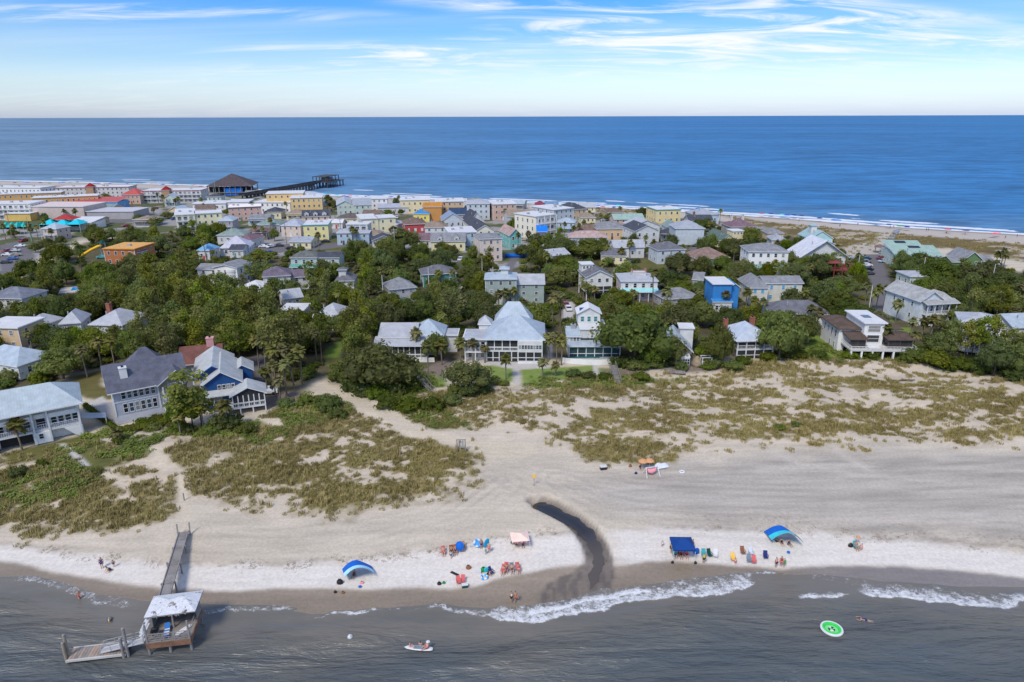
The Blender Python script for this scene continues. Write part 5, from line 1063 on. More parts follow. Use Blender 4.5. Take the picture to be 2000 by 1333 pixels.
for (ref, label, cat, xl, xr, row, h, D, yaw, rk, rise, wall, rf, fl, op) in TOWN:
    org, rz, w = frontw(xl, xr, row, h, yaw)
    far_ = proj(org)[2] > 265
    H = House(ref, label, cat, org, rz, w, near=not far_, vis=op.get('vis'))
    org_z = gz1(org.x, org.y); z0 = op.get('stilts', 0.0); over = op.get('over', 0.45)
    tr = op.get('trim')
    H.block(0, w, 0, D, z0, h, wall, rk, rise, over, rf, trim=tr)
    glass = op.get('glass', GLASS); colr = TRIM
    if z0:
        n = 4
        for i in range(n): x = .15 + (w - .3) * i / (n - 1); H.box('post', x - .14, x + .14, .1, .38, 0, z0 - .003, TRIM); H.box('post', x - .14, x + .14, D - .4, D - .12, 0, z0 - .003, TRIM)
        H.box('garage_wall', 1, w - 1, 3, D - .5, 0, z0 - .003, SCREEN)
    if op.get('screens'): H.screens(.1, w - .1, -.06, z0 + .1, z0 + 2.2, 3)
    if not op.get('nowin'):
        fh = (h - z0) / fl
        for k in range(fl):
            zb = z0 + fh * k + fh * .32; hh = min(1.6, fh * .5)
            if op.get('screens') and k == 0: continue
            if op.get('balc') and fl >= 2: zb = z0 + fh * k + .35; hh = min(2.0, fh * .62)
            n = max(2, int(w / (3.0 if far_ else 2.6))); ww = min(1.15, w / n * .5)
            if op.get('balc'): ww = w / n * .7
            H.windows('f', zb, n, ww, hh, a=.4, b=w - .4, x0=0, x1=w, y0=-.012, y1=D, col=colr, glass=glass)
            ms = max(1, min(7, int(D / 4.0))); cxp = proj(H.P(w / 2, D / 2))[0]
            face = 'r' if (math.atan2(-H.org.x, H.org.y) + (-rz if False else 0)) > 0 else 'l'
            rel = math.atan2(H.org.x, H.org.y) + rz           # which end wall faces the camera
            face = 'l' if rel > 0 else 'r'
            H.windows(face, zb, ms, min(1.1, D / ms * .4), hh, a=.6, b=D - .6, x0=-.012, x1=w + .012, y0=0, y1=D, col=colr, glass=glass)
            if op.get('balc'): H.deck(.2, w - .2, -1.5, -.02, z0 + fh * k + .12 if k else .3, 0, sides='f', rmat=WHITE)
    if op.get('balc'):
        n = max(3, int(w / 5))
        for i in range(n + 1): x = .3 + (w - .6) * i / n; H.box('column', x - .15, x + .15, -1.5, -1.2, 0, h - .01, TRIM)
    if not op.get('nowin') and not op.get('balc'):
        u = w * rng.uniform(.35, .6); dr = H.box('door', u - .5, u + .5, -.06, -.004, z0, z0 + 2.1, rng.choice([TRIM, BROWNT, TEALW, REDW])); H.box('vent_pipe', w * .3 - .12, w * .3 + .12, D * .3, D * .3 + .24, h, h + rise * .75 + .8, METALG)
        for x_ in (0, w): H.box('corner_board', x_ - .09, x_ + .09, -.05, .08, z0, h - .02, TRIM)
        H.box('air_conditioner', w + .15, w + 1.0, 1.5, 2.3, 0, .9, METALG)
    if 'wing' in op:
        a, b, y0, y1, hz, k, rs, rm = op['wing']
        y0 = y0 if isinstance(y0, (int, float)) else 0
        H.block(a * w + .01, b * w, y0, y1, 0, hz, wall, k, rs, .4, rm, name='wing_wall', rname='wing_roof', trim=tr)
        if not op.get('nowin'):
            nf = max(1, fl if hz > 4.5 else 1); fh = hz / nf; n = max(2, int((b - a) * w / 3.2))
            for q in range(nf): H.windows('f', fh * q + fh * .34, n, min(1.1, (b - a) * w / n * .5), min(1.5, fh * .48), a=a * w + .4, b=b * w - .4, x0=0, x1=w, y0=y0 - .012, y1=y1, glass=glass)
    if op.get('lwing'): H.block(-.5 * w, -.01, 1, 8, 0, 5.0, wall, 'gx', 1.4, .4, rf, name='left_wall', rname='left_roof')
    if 'lower' in op: a, b, y0, y1, hz, wm_ = op['lower']; H.block(a * w, b * w, y0, y1 - .01, 0, hz, wm_, 'shed', .6, .3, R_BLUE, name='lower_wall', rname='lower_roof'); H.windows('f', 1.0, 3, 1.0, 1.5, a=.3, b=w - .3, x0=0, x1=w, y0=y0 - .01, y1=1)
    if 'loft' in op: a, b, y0, y1, hz, rm = op['loft']; H.block(a * w, b * w, y0, y1, h * .9, h + hz, wall, 'flat', 0, .3, rm, name='loft_wall', rname='loft_roof'); H.windows('f', h + hz - 1.3, 3, .8, .9, a=a * w + .2, b=b * w - .2, x0=0, x1=w, y0=y0 - .01, y1=y1)
    if 'lookout' in op:
        u, yl, hl = op['lookout']; H.block(u * w - 1.2, u * w + 1.2, yl - 1.2, yl + 1.2, h + rise * .3, h + rise + hl * .6, W_, 'hip', .5, .5, rf, name='lookout_wall', rname='lookout_roof')
    if 'porchroof' in op:
        H.roof(.0, w, -2.2, -.03, min(h - 3.2, 3.3) if h > 5 else 2.6, 'shed', .8, .3, op['porchroof'], 'porch_roof')
        for i in range(5): x = .2 + (w - .4) * i / 4; H.box('post', x - .1, x + .1, -2.1, -1.9, 0, min(h - 3.2, 3.3) if h > 5 else 2.6, TRIM)
    if op.get('roofdeck'): H.deck(w * .35, w * .75, D * .35, D * .65, h + rise + .35, 0, mt=WHITE, sides='flr', rmat=mat('rusty_rail', lin(176, 120, 104), .7, .2)); H.block(w * .35 + .1, w * .75 - .1, D * .35 + .1, D * .65 - .1, h + .5, h + rise + .08, W_, name='deck_base')
    if op.get('terrace'): m = MB(); m.lathe([(2.2, 0), (2.2, .9), (2.0, .9), (2.0, .1), (0.05, .1)], WS, 16, (w * .72, 1.0, h - 1.4)); m.lathe([(2.1, -h + 1.4), (2.1, 0)], WS, 16, (w * .72, 1.0, h - 1.4)); m.build('terrace', H.root)
    if 'chim' in op: u, cy_ = op['chim']; H.chimney(u * w, cy_, h * .8, h + rise + 1.2, 1.1, stucco('flue_white', 220, 214, 206) if op.get('chimw') else None)
    if op.get('chimw'): H.chimney(.7 * w, 9, h * .8, h + rise + 1.2, 1.1, stucco('flue_white', 220, 214, 206))
    if op.get('twin'):
        H.block(2, w * .9, D + .01, D + 10, 0, h, wall, 'shed', 2.8, .4, rf, name='rear_wall', rname='rear_roof')
    if op.get('solar'):
        sm = mat('solar_black', (0.02, 0.022, 0.03), .3, .2)
        for (a, b, y0) in ((w * .42, w * .68, D * .72), (w * .35, w * .6, D + 7.4)):
            z_ = lambda yv: h + .28 + (2.6 * (yv + .45) / (D + .9) if yv < D else 2.8 * (yv - D) / 10)
            MB().add([(a, y0, z_(y0)), (b, y0, z_(y0)), (b, y0 + 2.0, z_(y0 + 2.0)), (a, y0 + 2.0, z_(y0 + 2.0)), (a, y0, z_(y0) - .2), (b, y0, z_(y0) - .2), (b, y0 + 2, z_(y0 + 2) - .2), (a, y0 + 2, z_(y0 + 2) - .2)], [(0, 1, 2, 3), (7, 6, 5, 4), (0, 4, 5, 1), (1, 5, 6, 2), (2, 6, 7, 3), (3, 7, 4, 0)], sm).build('solar_panel', H.root)
    if op.get('rail'): H.deck(w * .82, w * 1.05, 1, D - 1, h + .9, 0, mt=MINT, sides='flr', rmat=mat('turquoise_rail', lin(120, 205, 205), .5, .1)); H.block(w * .83, w * 1.04, 1.1, D - 1.1, 0, h + .64, MINT, name='terrace_wall')
    if op.get('turret'): u = op['turret'] * w; H.block(u - 2.6, u + 2.6, -2.2, 3, 0, h + .8, stucco('turret_tan', 186, 150, 118), 'hip', 2.4, .4, shing('barn_red', 150, 44, 48), name='turret_wall', rname='turret_roof')
    if op.get('dorm'):
        for i in range(op['dorm']):
            u = w * (i + .5) / op['dorm']; H.block(u - 1.1, u + 1.1, .6, 3.6, h - .2, h + 1.5, W_, 'gy', .8, .2, rf, name='dormer_wall', rname='dormer_roof'); H.windows('f', h + .35, 1, 1.2, .9, a=u - 1, b=u + 1, x0=0, x1=w, y0=.59, y1=4)
    if rk == 'flat' and far_ and w > 9 and not op.get('nowin'):
        for i in range(rng.randint(1, 3)): u = w * rng.uniform(.15, .85); v = D * rng.uniform(.3, .7); H.box('roof_vent', u - .7, u + .7, v - .5, v + .5, h + .34, h + rng.uniform(.9, 1.4), METALG)

# small cottages between the listed buildings
FILL = []; RF = [('grey', R_MID), ('brown', R_BRN), ('white', R_SILV), ('dark', R_DK), ('tan', R_TAN), ('pale blue', R_PALE), ('mauve', R_MAUVE), ('sage', R_SAGE)]
VB = [(h[3], h[4]) for h in HOUSES if h[3]]; used = [(h[1], h[2]) for h in HOUSES]
for i in range(4000):
    if len(FILL) >= 46: break
    px, py = rng.uniform(20, 1470), rng.uniform(398, 496); p = at(px, py, 2.6)
    if float(zmask('town', np.array([p.x]), np.array([p.y]), 1.0)[0]) < .5 or float(zmask('road', np.array([p.x]), np.array([p.y]), 3.0)[0]) > .2: continue
    if any((p.x - a) ** 2 + (p.y + 4 - b) ** 2 < 15 ** 2 for a, b in used): continue
    dz = proj(p)[2]; w = rng.uniform(7, 11); h = rng.choice([3.2, 3.6, 5.6]); D = rng.uniform(8, 11); x0, x1 = px - w / 2 * FPX / dz, px + w / 2 * FPX / dz; top = proj((p.x, p.y, p.z + h + 2.2))[1]; bot = py
    if any(dep > dz and min(x1, c) - max(x0, a) > 3 and min(bot, b + (d - b) * .55) - max(top, b) > 1.5 for (a, b, c, d), dep in VB): continue
    rn, rm = rng.choice(RF); wc = rng.choice([W_, WS, CREAM, TANW, PBL, LBL, GRYW, MINT, BEIGE]); p.z = gz1(p.x, p.y)
    H = House('x', 'x', 'cottage', p - Vector((w / 2, 0, 0)), rng.uniform(-.3, .3), w, False); HOUSES.pop()
    H.block(0, w, 0, D, 0, h, wc, rng.choice(['hip', 'hip', 'gx', 'gy']), rng.uniform(1.5, 2.4), .45, rm)
    for q in range(1 if h < 5 else 2): H.windows('f', .9 + q * 2.7, 3, 1.0, 1.4, a=.4, b=w - .4, x0=0, x1=w, y0=-.012, y1=D); H.windows('r' if p.x < 0 else 'l', .9 + q * 2.7, 2, 1.0, 1.4, a=.6, b=D - .6, x0=-.012, x1=w + .012, y0=0, y1=D)
    H.box('porch_roof', .3, w - .3, -1.8, -.02, 2.5, 2.62, rm)
    for u in (.45, w - .45): H.box('post', u - .08, u + .08, -1.7, -1.54, 0, 2.49, TRIM)
    H.box('porch_floor', .3, w - .3, -1.8, -.02, 0, .3, CONC)
    FILL.append((H.root, rn, p)); used.append((p.x, p.y + 4))
# ------------------------------------------------------------------ trees
def leaf_cards(centers, normals, size, seed, jit=0.7, aspect=1.0):
    """many small bent leaf clumps: one quad each"""
    g = np.random.default_rng(seed); n = len(centers)
    nn_ = normals + g.normal(0, jit, (n, 3)); nn_ /= np.linalg.norm(nn_, axis=1)[:, None] + 1e-9
    a = np.cross(nn_, g.normal(0, 1, (n, 3))); a /= np.linalg.norm(a, axis=1)[:, None] + 1e-9
    b = np.cross(nn_, a); s = (size * g.uniform(.6, 1.35, n))[:, None]
    v = np.stack([centers - a * s, centers - b * s * .62 * aspect + nn_ * s * .15, centers + a * s, centers + b * s * .62 * aspect - nn_ * s * .1], 1)
    return v.reshape(-1, 3), np.arange(n * 4).reshape(-1, 4)
def sphere_pts(n, g):
    p = g.normal(0, 1, (n, 3)); return p / np.linalg.norm(p, axis=1)[:, None]
def crown_mesh(name, lobes, per, size, mat_, seed, core=0.72, low=-.45, jit=.6):
    """lobes: (x, y, z, rx, rz); leaf clumps over each lobe with a dark irregular core inside"""
    g = np.random.default_rng(seed); vs = []; fs = []; sh = []; off = 0
    for (lx, ly, lz, rx, rz) in lobes:
        k = max(20, int(per * (rx * rx + rx * rz) / 2)); d = sphere_pts(k, g); d = d[d[:, 2] > low]
        rad = g.uniform(.78, 1.12, len(d))[:, None]
        bump = 1 + .16 * np.sin(d[:, :1] * 5 + seed) * np.cos(d[:, 1:2] * 5 - seed)
        c = d * rad * bump * np.array((rx, rx, rz)) + np.array((lx, ly, lz)); nm = d / np.array((rx, rx, rz)); nm /= np.linalg.norm(nm, axis=1)[:, None]
        v, f = leaf_cards(c, nm, size, int(g.integers(1e6)), jit); vs.append(v); fs.append(f + off); off += len(v); sh.append(np.repeat(g.uniform(.25, .75) + .3 * (g.random(len(d)) - .5), 4))
    V = np.concatenate(vs); Fq = np.concatenate(fs); S = np.concatenate(sh)
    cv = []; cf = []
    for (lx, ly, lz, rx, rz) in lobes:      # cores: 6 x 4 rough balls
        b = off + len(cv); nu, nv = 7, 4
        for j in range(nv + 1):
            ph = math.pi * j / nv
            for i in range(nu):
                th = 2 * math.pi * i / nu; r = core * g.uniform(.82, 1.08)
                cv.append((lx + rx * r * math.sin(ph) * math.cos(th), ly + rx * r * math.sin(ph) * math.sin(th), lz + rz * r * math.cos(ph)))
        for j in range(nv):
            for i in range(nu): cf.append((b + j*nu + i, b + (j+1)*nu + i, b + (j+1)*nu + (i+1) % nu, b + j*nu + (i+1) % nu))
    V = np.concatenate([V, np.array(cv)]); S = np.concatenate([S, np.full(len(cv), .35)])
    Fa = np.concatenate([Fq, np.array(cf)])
    me = bpy.data.meshes.new(name); me.from_pydata(V.tolist(), [], Fa.tolist()); me.materials.append(mat_)
    a = me.attributes.new('shade', 'FLOAT', 'POINT'); a.data.foreach_set('value', S.astype(np.float32)); me.update(); return me
def oak_lobes(g, n=11):
    L = [(0, 0, .60, .62, .34)]
    for i in range(n):
        t = 2 * math.pi * i / n + g.uniform(-.3, .3); r = g.uniform(.42, .74)
        L.append((r * math.cos(t), r * math.sin(t), g.uniform(.40, .62), g.uniform(.26, .40), g.uniform(.20, .30)))
    for i in range(6):
        t = g.uniform(0, 6.28); r = g.uniform(.1, .42); L.append((r * math.cos(t), r * math.sin(t), g.uniform(.70, .86), g.uniform(.22, .36), g.uniform(.14, .22)))
    return L
def pine_lobes(g, n=13):
    L = []
    for i in range(n):
        z = g.uniform(.42, .96); rr_ = (1 - ((z - .58) / .5) ** 2) * .62 + .05; t = g.uniform(0, 6.28); r = rr_ * g.uniform(.25, 1.0)
        L.append((r * math.cos(t), r * math.sin(t), z, g.uniform(.20, .36), g.uniform(.055, .11)))
    L.append((0, 0, .94, .22, .08)); return L
def bush_lobes(g, n=8):
    L = [(0, 0, .42, .7, .46)]
    for i in range(n):
        t = 2 * math.pi * i / n + g.uniform(-.3, .3); r = g.uniform(.4, .68); L.append((r * math.cos(t), r * math.sin(t), g.uniform(.2, .55), g.uniform(.28, .44), g.uniform(.2, .36)))
    return L
# crown meshes are made for a unit tree (radius 1, height 1) and scaled per tree
OAKS = []; PINES = []; LIMES = []; BUSHES = []
def unit(me, k):   # leaf clumps stay square after scaling: they were made in a space where z is stretched by k
    for v in me.vertices: v.co.z /= k
    me.update(); return me
def scaled(L, k): return [(a, b, c * k, r, q * k) for a, b, c, r, q in L]
for i in range(6): OAKS.append(unit(crown_mesh('crown', scaled(oak_lobes(np.random.default_rng(100 + i)), 1.5), 900, .052, OAK_M, 100 + i, jit=.42), 1.5))
for i in range(5): PINES.append(unit(crown_mesh('crown', scaled(pine_lobes(np.random.default_rng(200 + i)), 3.0), 900, .068, PINE_M, 200 + i, .5, -.8, .8), 3.0))
for i in range(2): LIMES.append(unit(crown_mesh('crown', scaled(oak_lobes(np.random.default_rng(300 + i), 9), 1.5), 800, .056, LIME_M, 300 + i), 1.5))
for i in range(4): BUSHES.append(unit(crown_mesh('foliage', scaled(bush_lobes(np.random.default_rng(400 + i)), 1.1), 420, .075, SHRUB_M, 400 + i), 1.1))
def trunk_mesh(kind, seed):
    g = random.Random(seed); m = MB()
    if kind == 'oak':
        m.tube([(0, 0, -.03), (.02, 0, .2), (.0, .02, .42)], [.075, .055, .05], BARK, 7)
        for i in range(5):
            t = i * 1.25 + g.uniform(-.3, .3); m.tube([(0, 0, .26 + .03 * i), (.28 * math.cos(t), .28 * math.sin(t), .42), (.55 * math.cos(t), .55 * math.sin(t), .56)], [.035, .024, .012], BARK, 5)
    else:
        m.tube([(0, 0, -.02), (.03, .02, .45), (0, 0, .93)], [.055, .042, .015], BARK, 7)
        for i in range(7):
            t = i * 2.4; z = .42 + .07 * i; m.tube([(0, 0, z), (.42 * (1.1 - z) * 1.6 * math.cos(t), .42 * (1.1 - z) * 1.6 * math.sin(t), z + .05)], [.018, .008], BARK, 4)
    return m.mesh('trunk', True)
T_OAK = [trunk_mesh('oak', i) for i in range(3)]; T_PINE = [trunk_mesh('pine', i) for i in range(3)]
def palm_meshes(seed):
    g = random.Random(seed); f = MB(); d = MB()
    def frond(m, t, el, ln, droop, mt, w=.34):
        pts = []; c, s = math.cos(t), math.sin(t); n = 4
        for i in range(n + 1):
            u = i / n; r = ln * u * math.cos(el) ; z = ln * (u * math.sin(el) - droop * u * u)
            pts.append((r * c, r * s, z))
        wd = [.05, w * .9, w, w * .75, .06]
        vs = []
        for i, p in enumerate(pts): vs += [(p[0] - s * wd[i], p[1] + c * wd[i], p[2] - .10 * (wd[i] / w)), p, (p[0] + s * wd[i], p[1] - c * wd[i], p[2] - .10 * (wd[i] / w))]
        fs = []
        for i in range(n): b = i * 3; fs += [(b, b+3, b+4, b+1), (b+1, b+4, b+5, b+2)]
        m.add(vs, fs, mt)
    for i in range(46): frond(f, i * 2.39996 + g.uniform(-.2, .2), R(g.uniform(-40, 82)), g.uniform(1.05, 1.5), g.uniform(.3, .65), PALM_M, .40)
    for i in range(10): frond(d, i * .63 + g.uniform(-.2, .2), R(g.uniform(-75, -45)), g.uniform(.9, 1.4), .1, DEAD_M, .22)
    def fin(m, nm):
        me = m.mesh(nm); a = me.attributes.new('shade', 'FLOAT', 'POINT'); gg = np.random.default_rng(seed); k = len(me.vertices)
        a.data.foreach_set('value', np.repeat(gg.uniform(.1, .9, k // 15 + 1), 15)[:k].astype(np.float32)); return me
    t = MB(); t.tube([(0, 0, -.05), (.02, 0, .35), (-.01, 0, .75), (0, 0, 1.0)], [.20, .15, .15, .17], PALMBARK, 7)
    return fin(f, 'fronds'), fin(d, 'dead_fronds'), t.mesh('trunk', True)
PALMS = [palm_meshes(i) for i in range(4)]

# what must stay in sight: the visible part of every building, roads, lawns
FOOT = []
for o in list(bpy.data.objects):
    if o.parent is None and o.type == 'EMPTY' and o.children:
        xs = []; ys = []
        for c in o.children:
            if c.type == 'MESH' and 'sofa' not in c.name:
                for q in c.bound_box: v = Matrix.LocRotScale(c.location, c.rotation_euler, c.scale) @ Vector(q); xs.append(v.x); ys.append(v.y)
        if xs: FOOT.append((o.location.x, o.location.y, o.rotation_euler.z, min(xs) - .6, max(xs) + .6, min(ys) - .6, max(ys) + .6))
VIS = [((h[3][0], h[3][1], h[3][2], h[3][1] + (h[3][3] - h[3][1]) * (.62 if h[4] > 190 else .85)), h[4]) for h in HOUSES if h[3]]
VIS += [(b, 1e6) for b in ((1850, 472, 2000, 506), (1650, 482, 1695, 496), (1440, 432, 1560, 446), (1572, 662, 1622, 694), (1696, 500, 1744, 598), (1020, 724, 1158, 742), (908, 718, 1000, 744), (640, 668, 662, 704), (1258, 509, 1300, 524), (612, 480, 666, 489),
        (134, 742, 205, 775), (916, 702, 1058, 716), (648, 745, 740, 790), (1195, 720, 1215, 755), (165, 785, 230, 830), (0, 475, 55, 500), (455, 474, 560, 488), (1100, 592, 1120, 615), (1044, 640, 1076, 668), (120, 546, 150, 574), (700, 452, 760, 470), (985, 505, 1005, 540), (165, 484, 200, 510))]
def blocked(x, y, pad):
    for fx, fy, a, x0, x1, y0, y1 in FOOT:
        dx, dy = x - fx, y - fy
        if dx * dx + dy * dy > 3000: continue
        lx = dx * math.cos(a) + dy * math.sin(a); ly = -dx * math.sin(a) + dy * math.cos(a)
        if x0 - pad < lx < x1 + pad and y0 - pad < ly < y1 + pad: return True
    return False
def hides(x, y, z, h, r, lowf=0.25, tol=2.0):
    px, top, dz = proj((x, y, z + h)); _, bot, _ = proj((x, y, z + h * lowf)); hw = r * FPX / dz * .9
    for (a, b, c, d), dep in VIS:
        if dep < dz: continue
        ox = min(px + hw, c) - max(px - hw, a); oy = min(bot, d) - max(top + 1, b)
        if ox > tol and oy > tol: return True
    return False
TREES = []       # (object, kind, size word, tone)
PLACED = []
def put_tree(kind, x, y, h, r, rotz=None, tone=None, group=None):
    z = gz1(x, y) - .05; rz = rng.uniform(0, 6.28) if rotz is None else rotz
    nm = {'oak': 'oak_tree', 'pine': 'pine_tree', 'palm': 'palm_tree', 'lime': 'broadleaf_tree', 'bush': 'shrub'}[kind]
    if kind == 'bush':
        o = inst(nm, rng.choice(BUSHES), None, (x, y, z - .1), (0, 0, rz), (r, r, h))
    else:
        o = empty(nm, (x, y, z), rz)
        if kind == 'palm':
            f, d, t = rng.choice(PALMS); s = r / 1.5
            inst('trunk', t, o, (0, 0, 0), (rng.uniform(-.06, .06), rng.uniform(-.06, .06), 0), (1, 1, h - r * .45)); cr = inst('crown', f, o, (0, 0, h - r * .45), (0, 0, 0), (s, s, s)); inst('dead_fronds', d, cr)
        else:
            cm_ = rng.choice({'oak': OAKS, 'pine': PINES, 'lime': LIMES}[kind]); tm = rng.choice(T_PINE if kind == 'pine' else T_OAK)
            inst('crown', cm_, o, (0, 0, 0), (0, 0, 0), (r, r, h)); inst('trunk', tm, o, (0, 0, 0), (0, 0, 0), (r * .8 if kind != 'pine' else r * .55, r * .8 if kind != 'pine' else r * .55, h))
    o['category'] = 'shrub' if kind == 'bush' else 'tree'
    TREES.append((o, kind, h, r)); PLACED.append((x, y, r)); return o
def tree_px(kind, cx, base, width, top):
    p = G(cx, base); dz = proj(p)[2]; r = width / 2 * dz / FPX
    lo, hi = .5, 40
    for _ in range(30):
        h = (lo + hi) / 2
        if proj((p.x, p.y, p.z + h))[1] > top: lo = h
        else: hi = h
    return put_tree(kind, p.x, p.y, h, r)
for a in [('oak',1238,712,165,608),('oak',745,765,160,674),('oak',700,752,90,690),('oak',915,765,105,705),('pine',378,842,105,722),('pine',395,836,100,760),('oak',362,838,80,760),('oak',853,704,62,650),('pine',877,650,80,568),('oak',940,584,48,531),
          ('oak',1402,716,62,634),('oak',1520,704,96,604),('oak',1610,606,78,547),('pine',1895,706,62,624),('pine',1925,708,56,618),('pine',1860,694,46,626),('pine',1965,716,60,640),('lime',822,518,46,494),('lime',668,606,70,561),
          ('oak',1092,502,72,462),('oak',1152,505,84,464),('pine',1362,474,38,437),('oak',790,494,80,446),('oak',760,505,60,462),('oak',1010,575,66,545),('oak',1310,712,70,655),('oak',1275,716,80,660),('oak',1185,690,50,640),
          ('oak',1370,640,70,588),('oak',1455,640,60,598),('oak',1770,545,70,500),('oak',1830,560,90,505),('oak',1900,570,90,520),('oak',1960,575,80,530),('oak',1890,600,80,552),('oak',1960,625,110,565),('oak',1880,640,70,595),('pine',630,716,60,585),('pine',585,722,70,604),('pine',535,730,80,620),('pine',700,700,66,584),
          ('oak',885,612,60,560),('oak',930,640,66,585),('oak',1830,700,70,650),('oak',1940,735,80,660),('oak',1985,738,70,670),('oak',300,440,50,424),('oak',205,392,30,378)]: tree_px(*a)
for a in [('bush',455,835,50,800),('bush',482,846,44,818),('bush',430,838,50,800),('bush',300,838,44,822),('bush',325,828,40,808),('bush',345,838,40,815),('bush',262,842,30,826),('bush',760,795,60,765),('bush',800,800,60,768),('bush',845,800,56,765),('bush',884,790,46,762),('bush',640,800,60,768),('bush',600,790,50,762),('bush',560,795,40,772),('bush',660,815,44,792),('bush',36,932,42,905),('bush',82,912,26,893),('bush',190,925,28,908),
          ('bush',1120,735,40,716),('bush',1150,740,40,722),('bush',1180,742,36,725),('bush',1250,742,44,722),('bush',1260,722,36,700),('bush',1330,722,34,700),('bush',1430,722,50,700),('bush',1450,712,40,690),('bush',1700,700,40,678),('bush',1780,705,60,672),('bush',1825,715,70,680),('bush',1870,722,60,690),('bush',1910,728,60,695),('bush',1600,700,40,682),('bush',1660,700,40,680),('bush',1560,700,40,680),('bush',985,752,30,740),('bush',960,750,40,730),
          ('bush',230,868,24,850),('bush',1520,838,30,826),('bush',1555,832,24,820),('bush',370,846,36,826),('bush',410,850,40,826),('bush',510,790,24,775),('bush',285,832,44,812),('bush',310,822,40,806),('bush',1380,720,34,706),('bush',1010,700,18,690),('bush',1985,742,60,715)]: tree_px(*a)
for a in [('bush',690,762,60,735),('bush',715,770,60,738),('bush',770,772,56,738),('bush',800,762,60,728),('bush',740,776,60,745),('bush',665,745,50,715),('bush',890,770,44,742),('bush',915,774,50,745),('bush',945,768,40,740),('bush',1210,716,46,690),('bush',1240,720,50,692),('bush',1275,718,46,690),('bush',1300,714,40,690),('bush',350,842,44,815),('bush',600,735,40,712),('bush',570,742,40,715),('bush',20,745,60,715),('bush',80,745,50,715),('bush',1500,706,44,682),('bush',1545,700,40,680),('bush',1395,718,40,694)]: tree_px(*a)
PALM_PX = [(815,702,8,0),(863,713,7,0),(837,757,11,0),(924,708,6,0),(947,709,5,0),(968,702,6,0),(980,701,6.5,0),(900,706,6,0),(988,742,6,0),(1060,738,5,0),(1085,735,4,0),(1071,705,7,0),(1087,710,8,0),(1096,714,8,0),(1080,644,10,0),(1094,640,10,0),(1042,636,7,0),(857,560,6,0),(884,562,7,0),(988,598,6,0),(1004,598,7,0),(171,738,9,0),(200,728,9,0),(226,726,9,0),(66,700,8,0),(44,880,6.5,0),(229,862,3,0),(353,850,4.5,0),(398,840,7,0),(444,838,6,0),(539,775,8,0),(522,772,7,0),(560,772,8,0),(548,782,6,0),(519,725,9,0),(539,745,9,0),(555,742,8,0),(575,760,8,0),(590,752,9,0),(506,720,9,0),
   (1275,600,12,0),(1748,630,7,0),(1776,668,7,0),(1781,696,7,0),(1799,664,7,0),(1817,664,7,0),(1580,640,7,0),(1595,648,7,0),(1724,692,8,0),(1724,608,8,0),(1709,608,8,0),(1688,608,10,0),(1700,612,8,0),(1457,600,7,0),(1469,624,7,0),(1487,622,7,0),(1592,604,7,0),(1568,606,7,0),(1032,490,9,0),(1047,495,9,0),(1012,496,9,0),(1230,505,8,0),(1213,515,7,0),(1187,512,7,0),(1955,520,7,0),(1960,522,7,0),(1945,518,6,0),(404,510,10,0),(1147,560,9,0),(1140,580,8,0),(690,480,9,0),(697,482,8,0),(624,500,10,0),(1120,470,8,0),(1130,468,8,0),(1140,462,8,0),(1150,440,8,0),(1172,442,8,0),(1210,425,7,0),(1385,460,8,0),(1392,462,8,0),(1512,540,7,0),(1430,600,7,0),(1415,610,7,0),(1235,600,6,0),(1160,600,7,0),(1300,600,7,0),(700,560,7,0),(720,590,6,0),(735,600,7,0),(750,604,6,0),(905,620,7,0),(1365,600,6,0),(590,555,7,0),(640,560,8,0),(12,470,8,0),(30,468,8,0),(60,462,8,0),(75,470,8,0),(90,462,8,0),(104,475,8,0),(128,430,7,0),(150,432,7,0),(100,420,7,0),(320,405,8,0),(350,406,8,0),(395,408,8,0),(310,400,8,0),(560,420,8,0),(620,405,8,0),(640,412,8,0),(655,430,8,0),(530,455,8,0),(500,470,8,0),(515,470,7,0),(1400,700,6,0),(1180,560,7,0)]
for px, b, h, _ in PALM_PX:
    p = G(px, b); near_ = proj(p)[2] < 260; put_tree('palm', p.x, p.y, h * rng.uniform(.9, 1.08), (2.0 if h > 5 else 1.6) * rng.uniform(.85, 1.15))
# filling the woods between the houses
def try_fill(kind, px, py, h, r, zones, sp=.52, lowf=.22, shrink=True):
    p = at(px, py, 2.6)
    if not any(float(zmask(z_, np.array([p.x]), np.array([p.y]), 1.0)[0]) > .5 for z_ in zones): return False
    if any(float(zmask(z_, np.array([p.x]), np.array([p.y]), 2.0)[0]) > .3 for z_ in ('road', 'lawn', 'path', 'concrete', 'patio')): return False
    if blocked(p.x, p.y, min(r * .45, 2.5)): return False
    for qx, qy, qr in PLACED:
        if (qx - p.x) ** 2 + (qy - p.y) ** 2 < (sp * (qr + r)) ** 2: return False
    while hides(p.x, p.y, p.z, h, r, lowf):
        if not shrink or r < 2.6: return False
        h *= .86; r *= .88
        if h < 3.2: return False
    put_tree(kind, p.x, p.y, h, r); return True
for a in [('pine',1848,704,44,622),('pine',1880,712,50,630),('pine',1908,716,48,618),('pine',1990,720,50,650)]: tree_px(*a)
cnt = {'oak': 0, 'pine': 0, 'palm': 0, 'lime': 0}
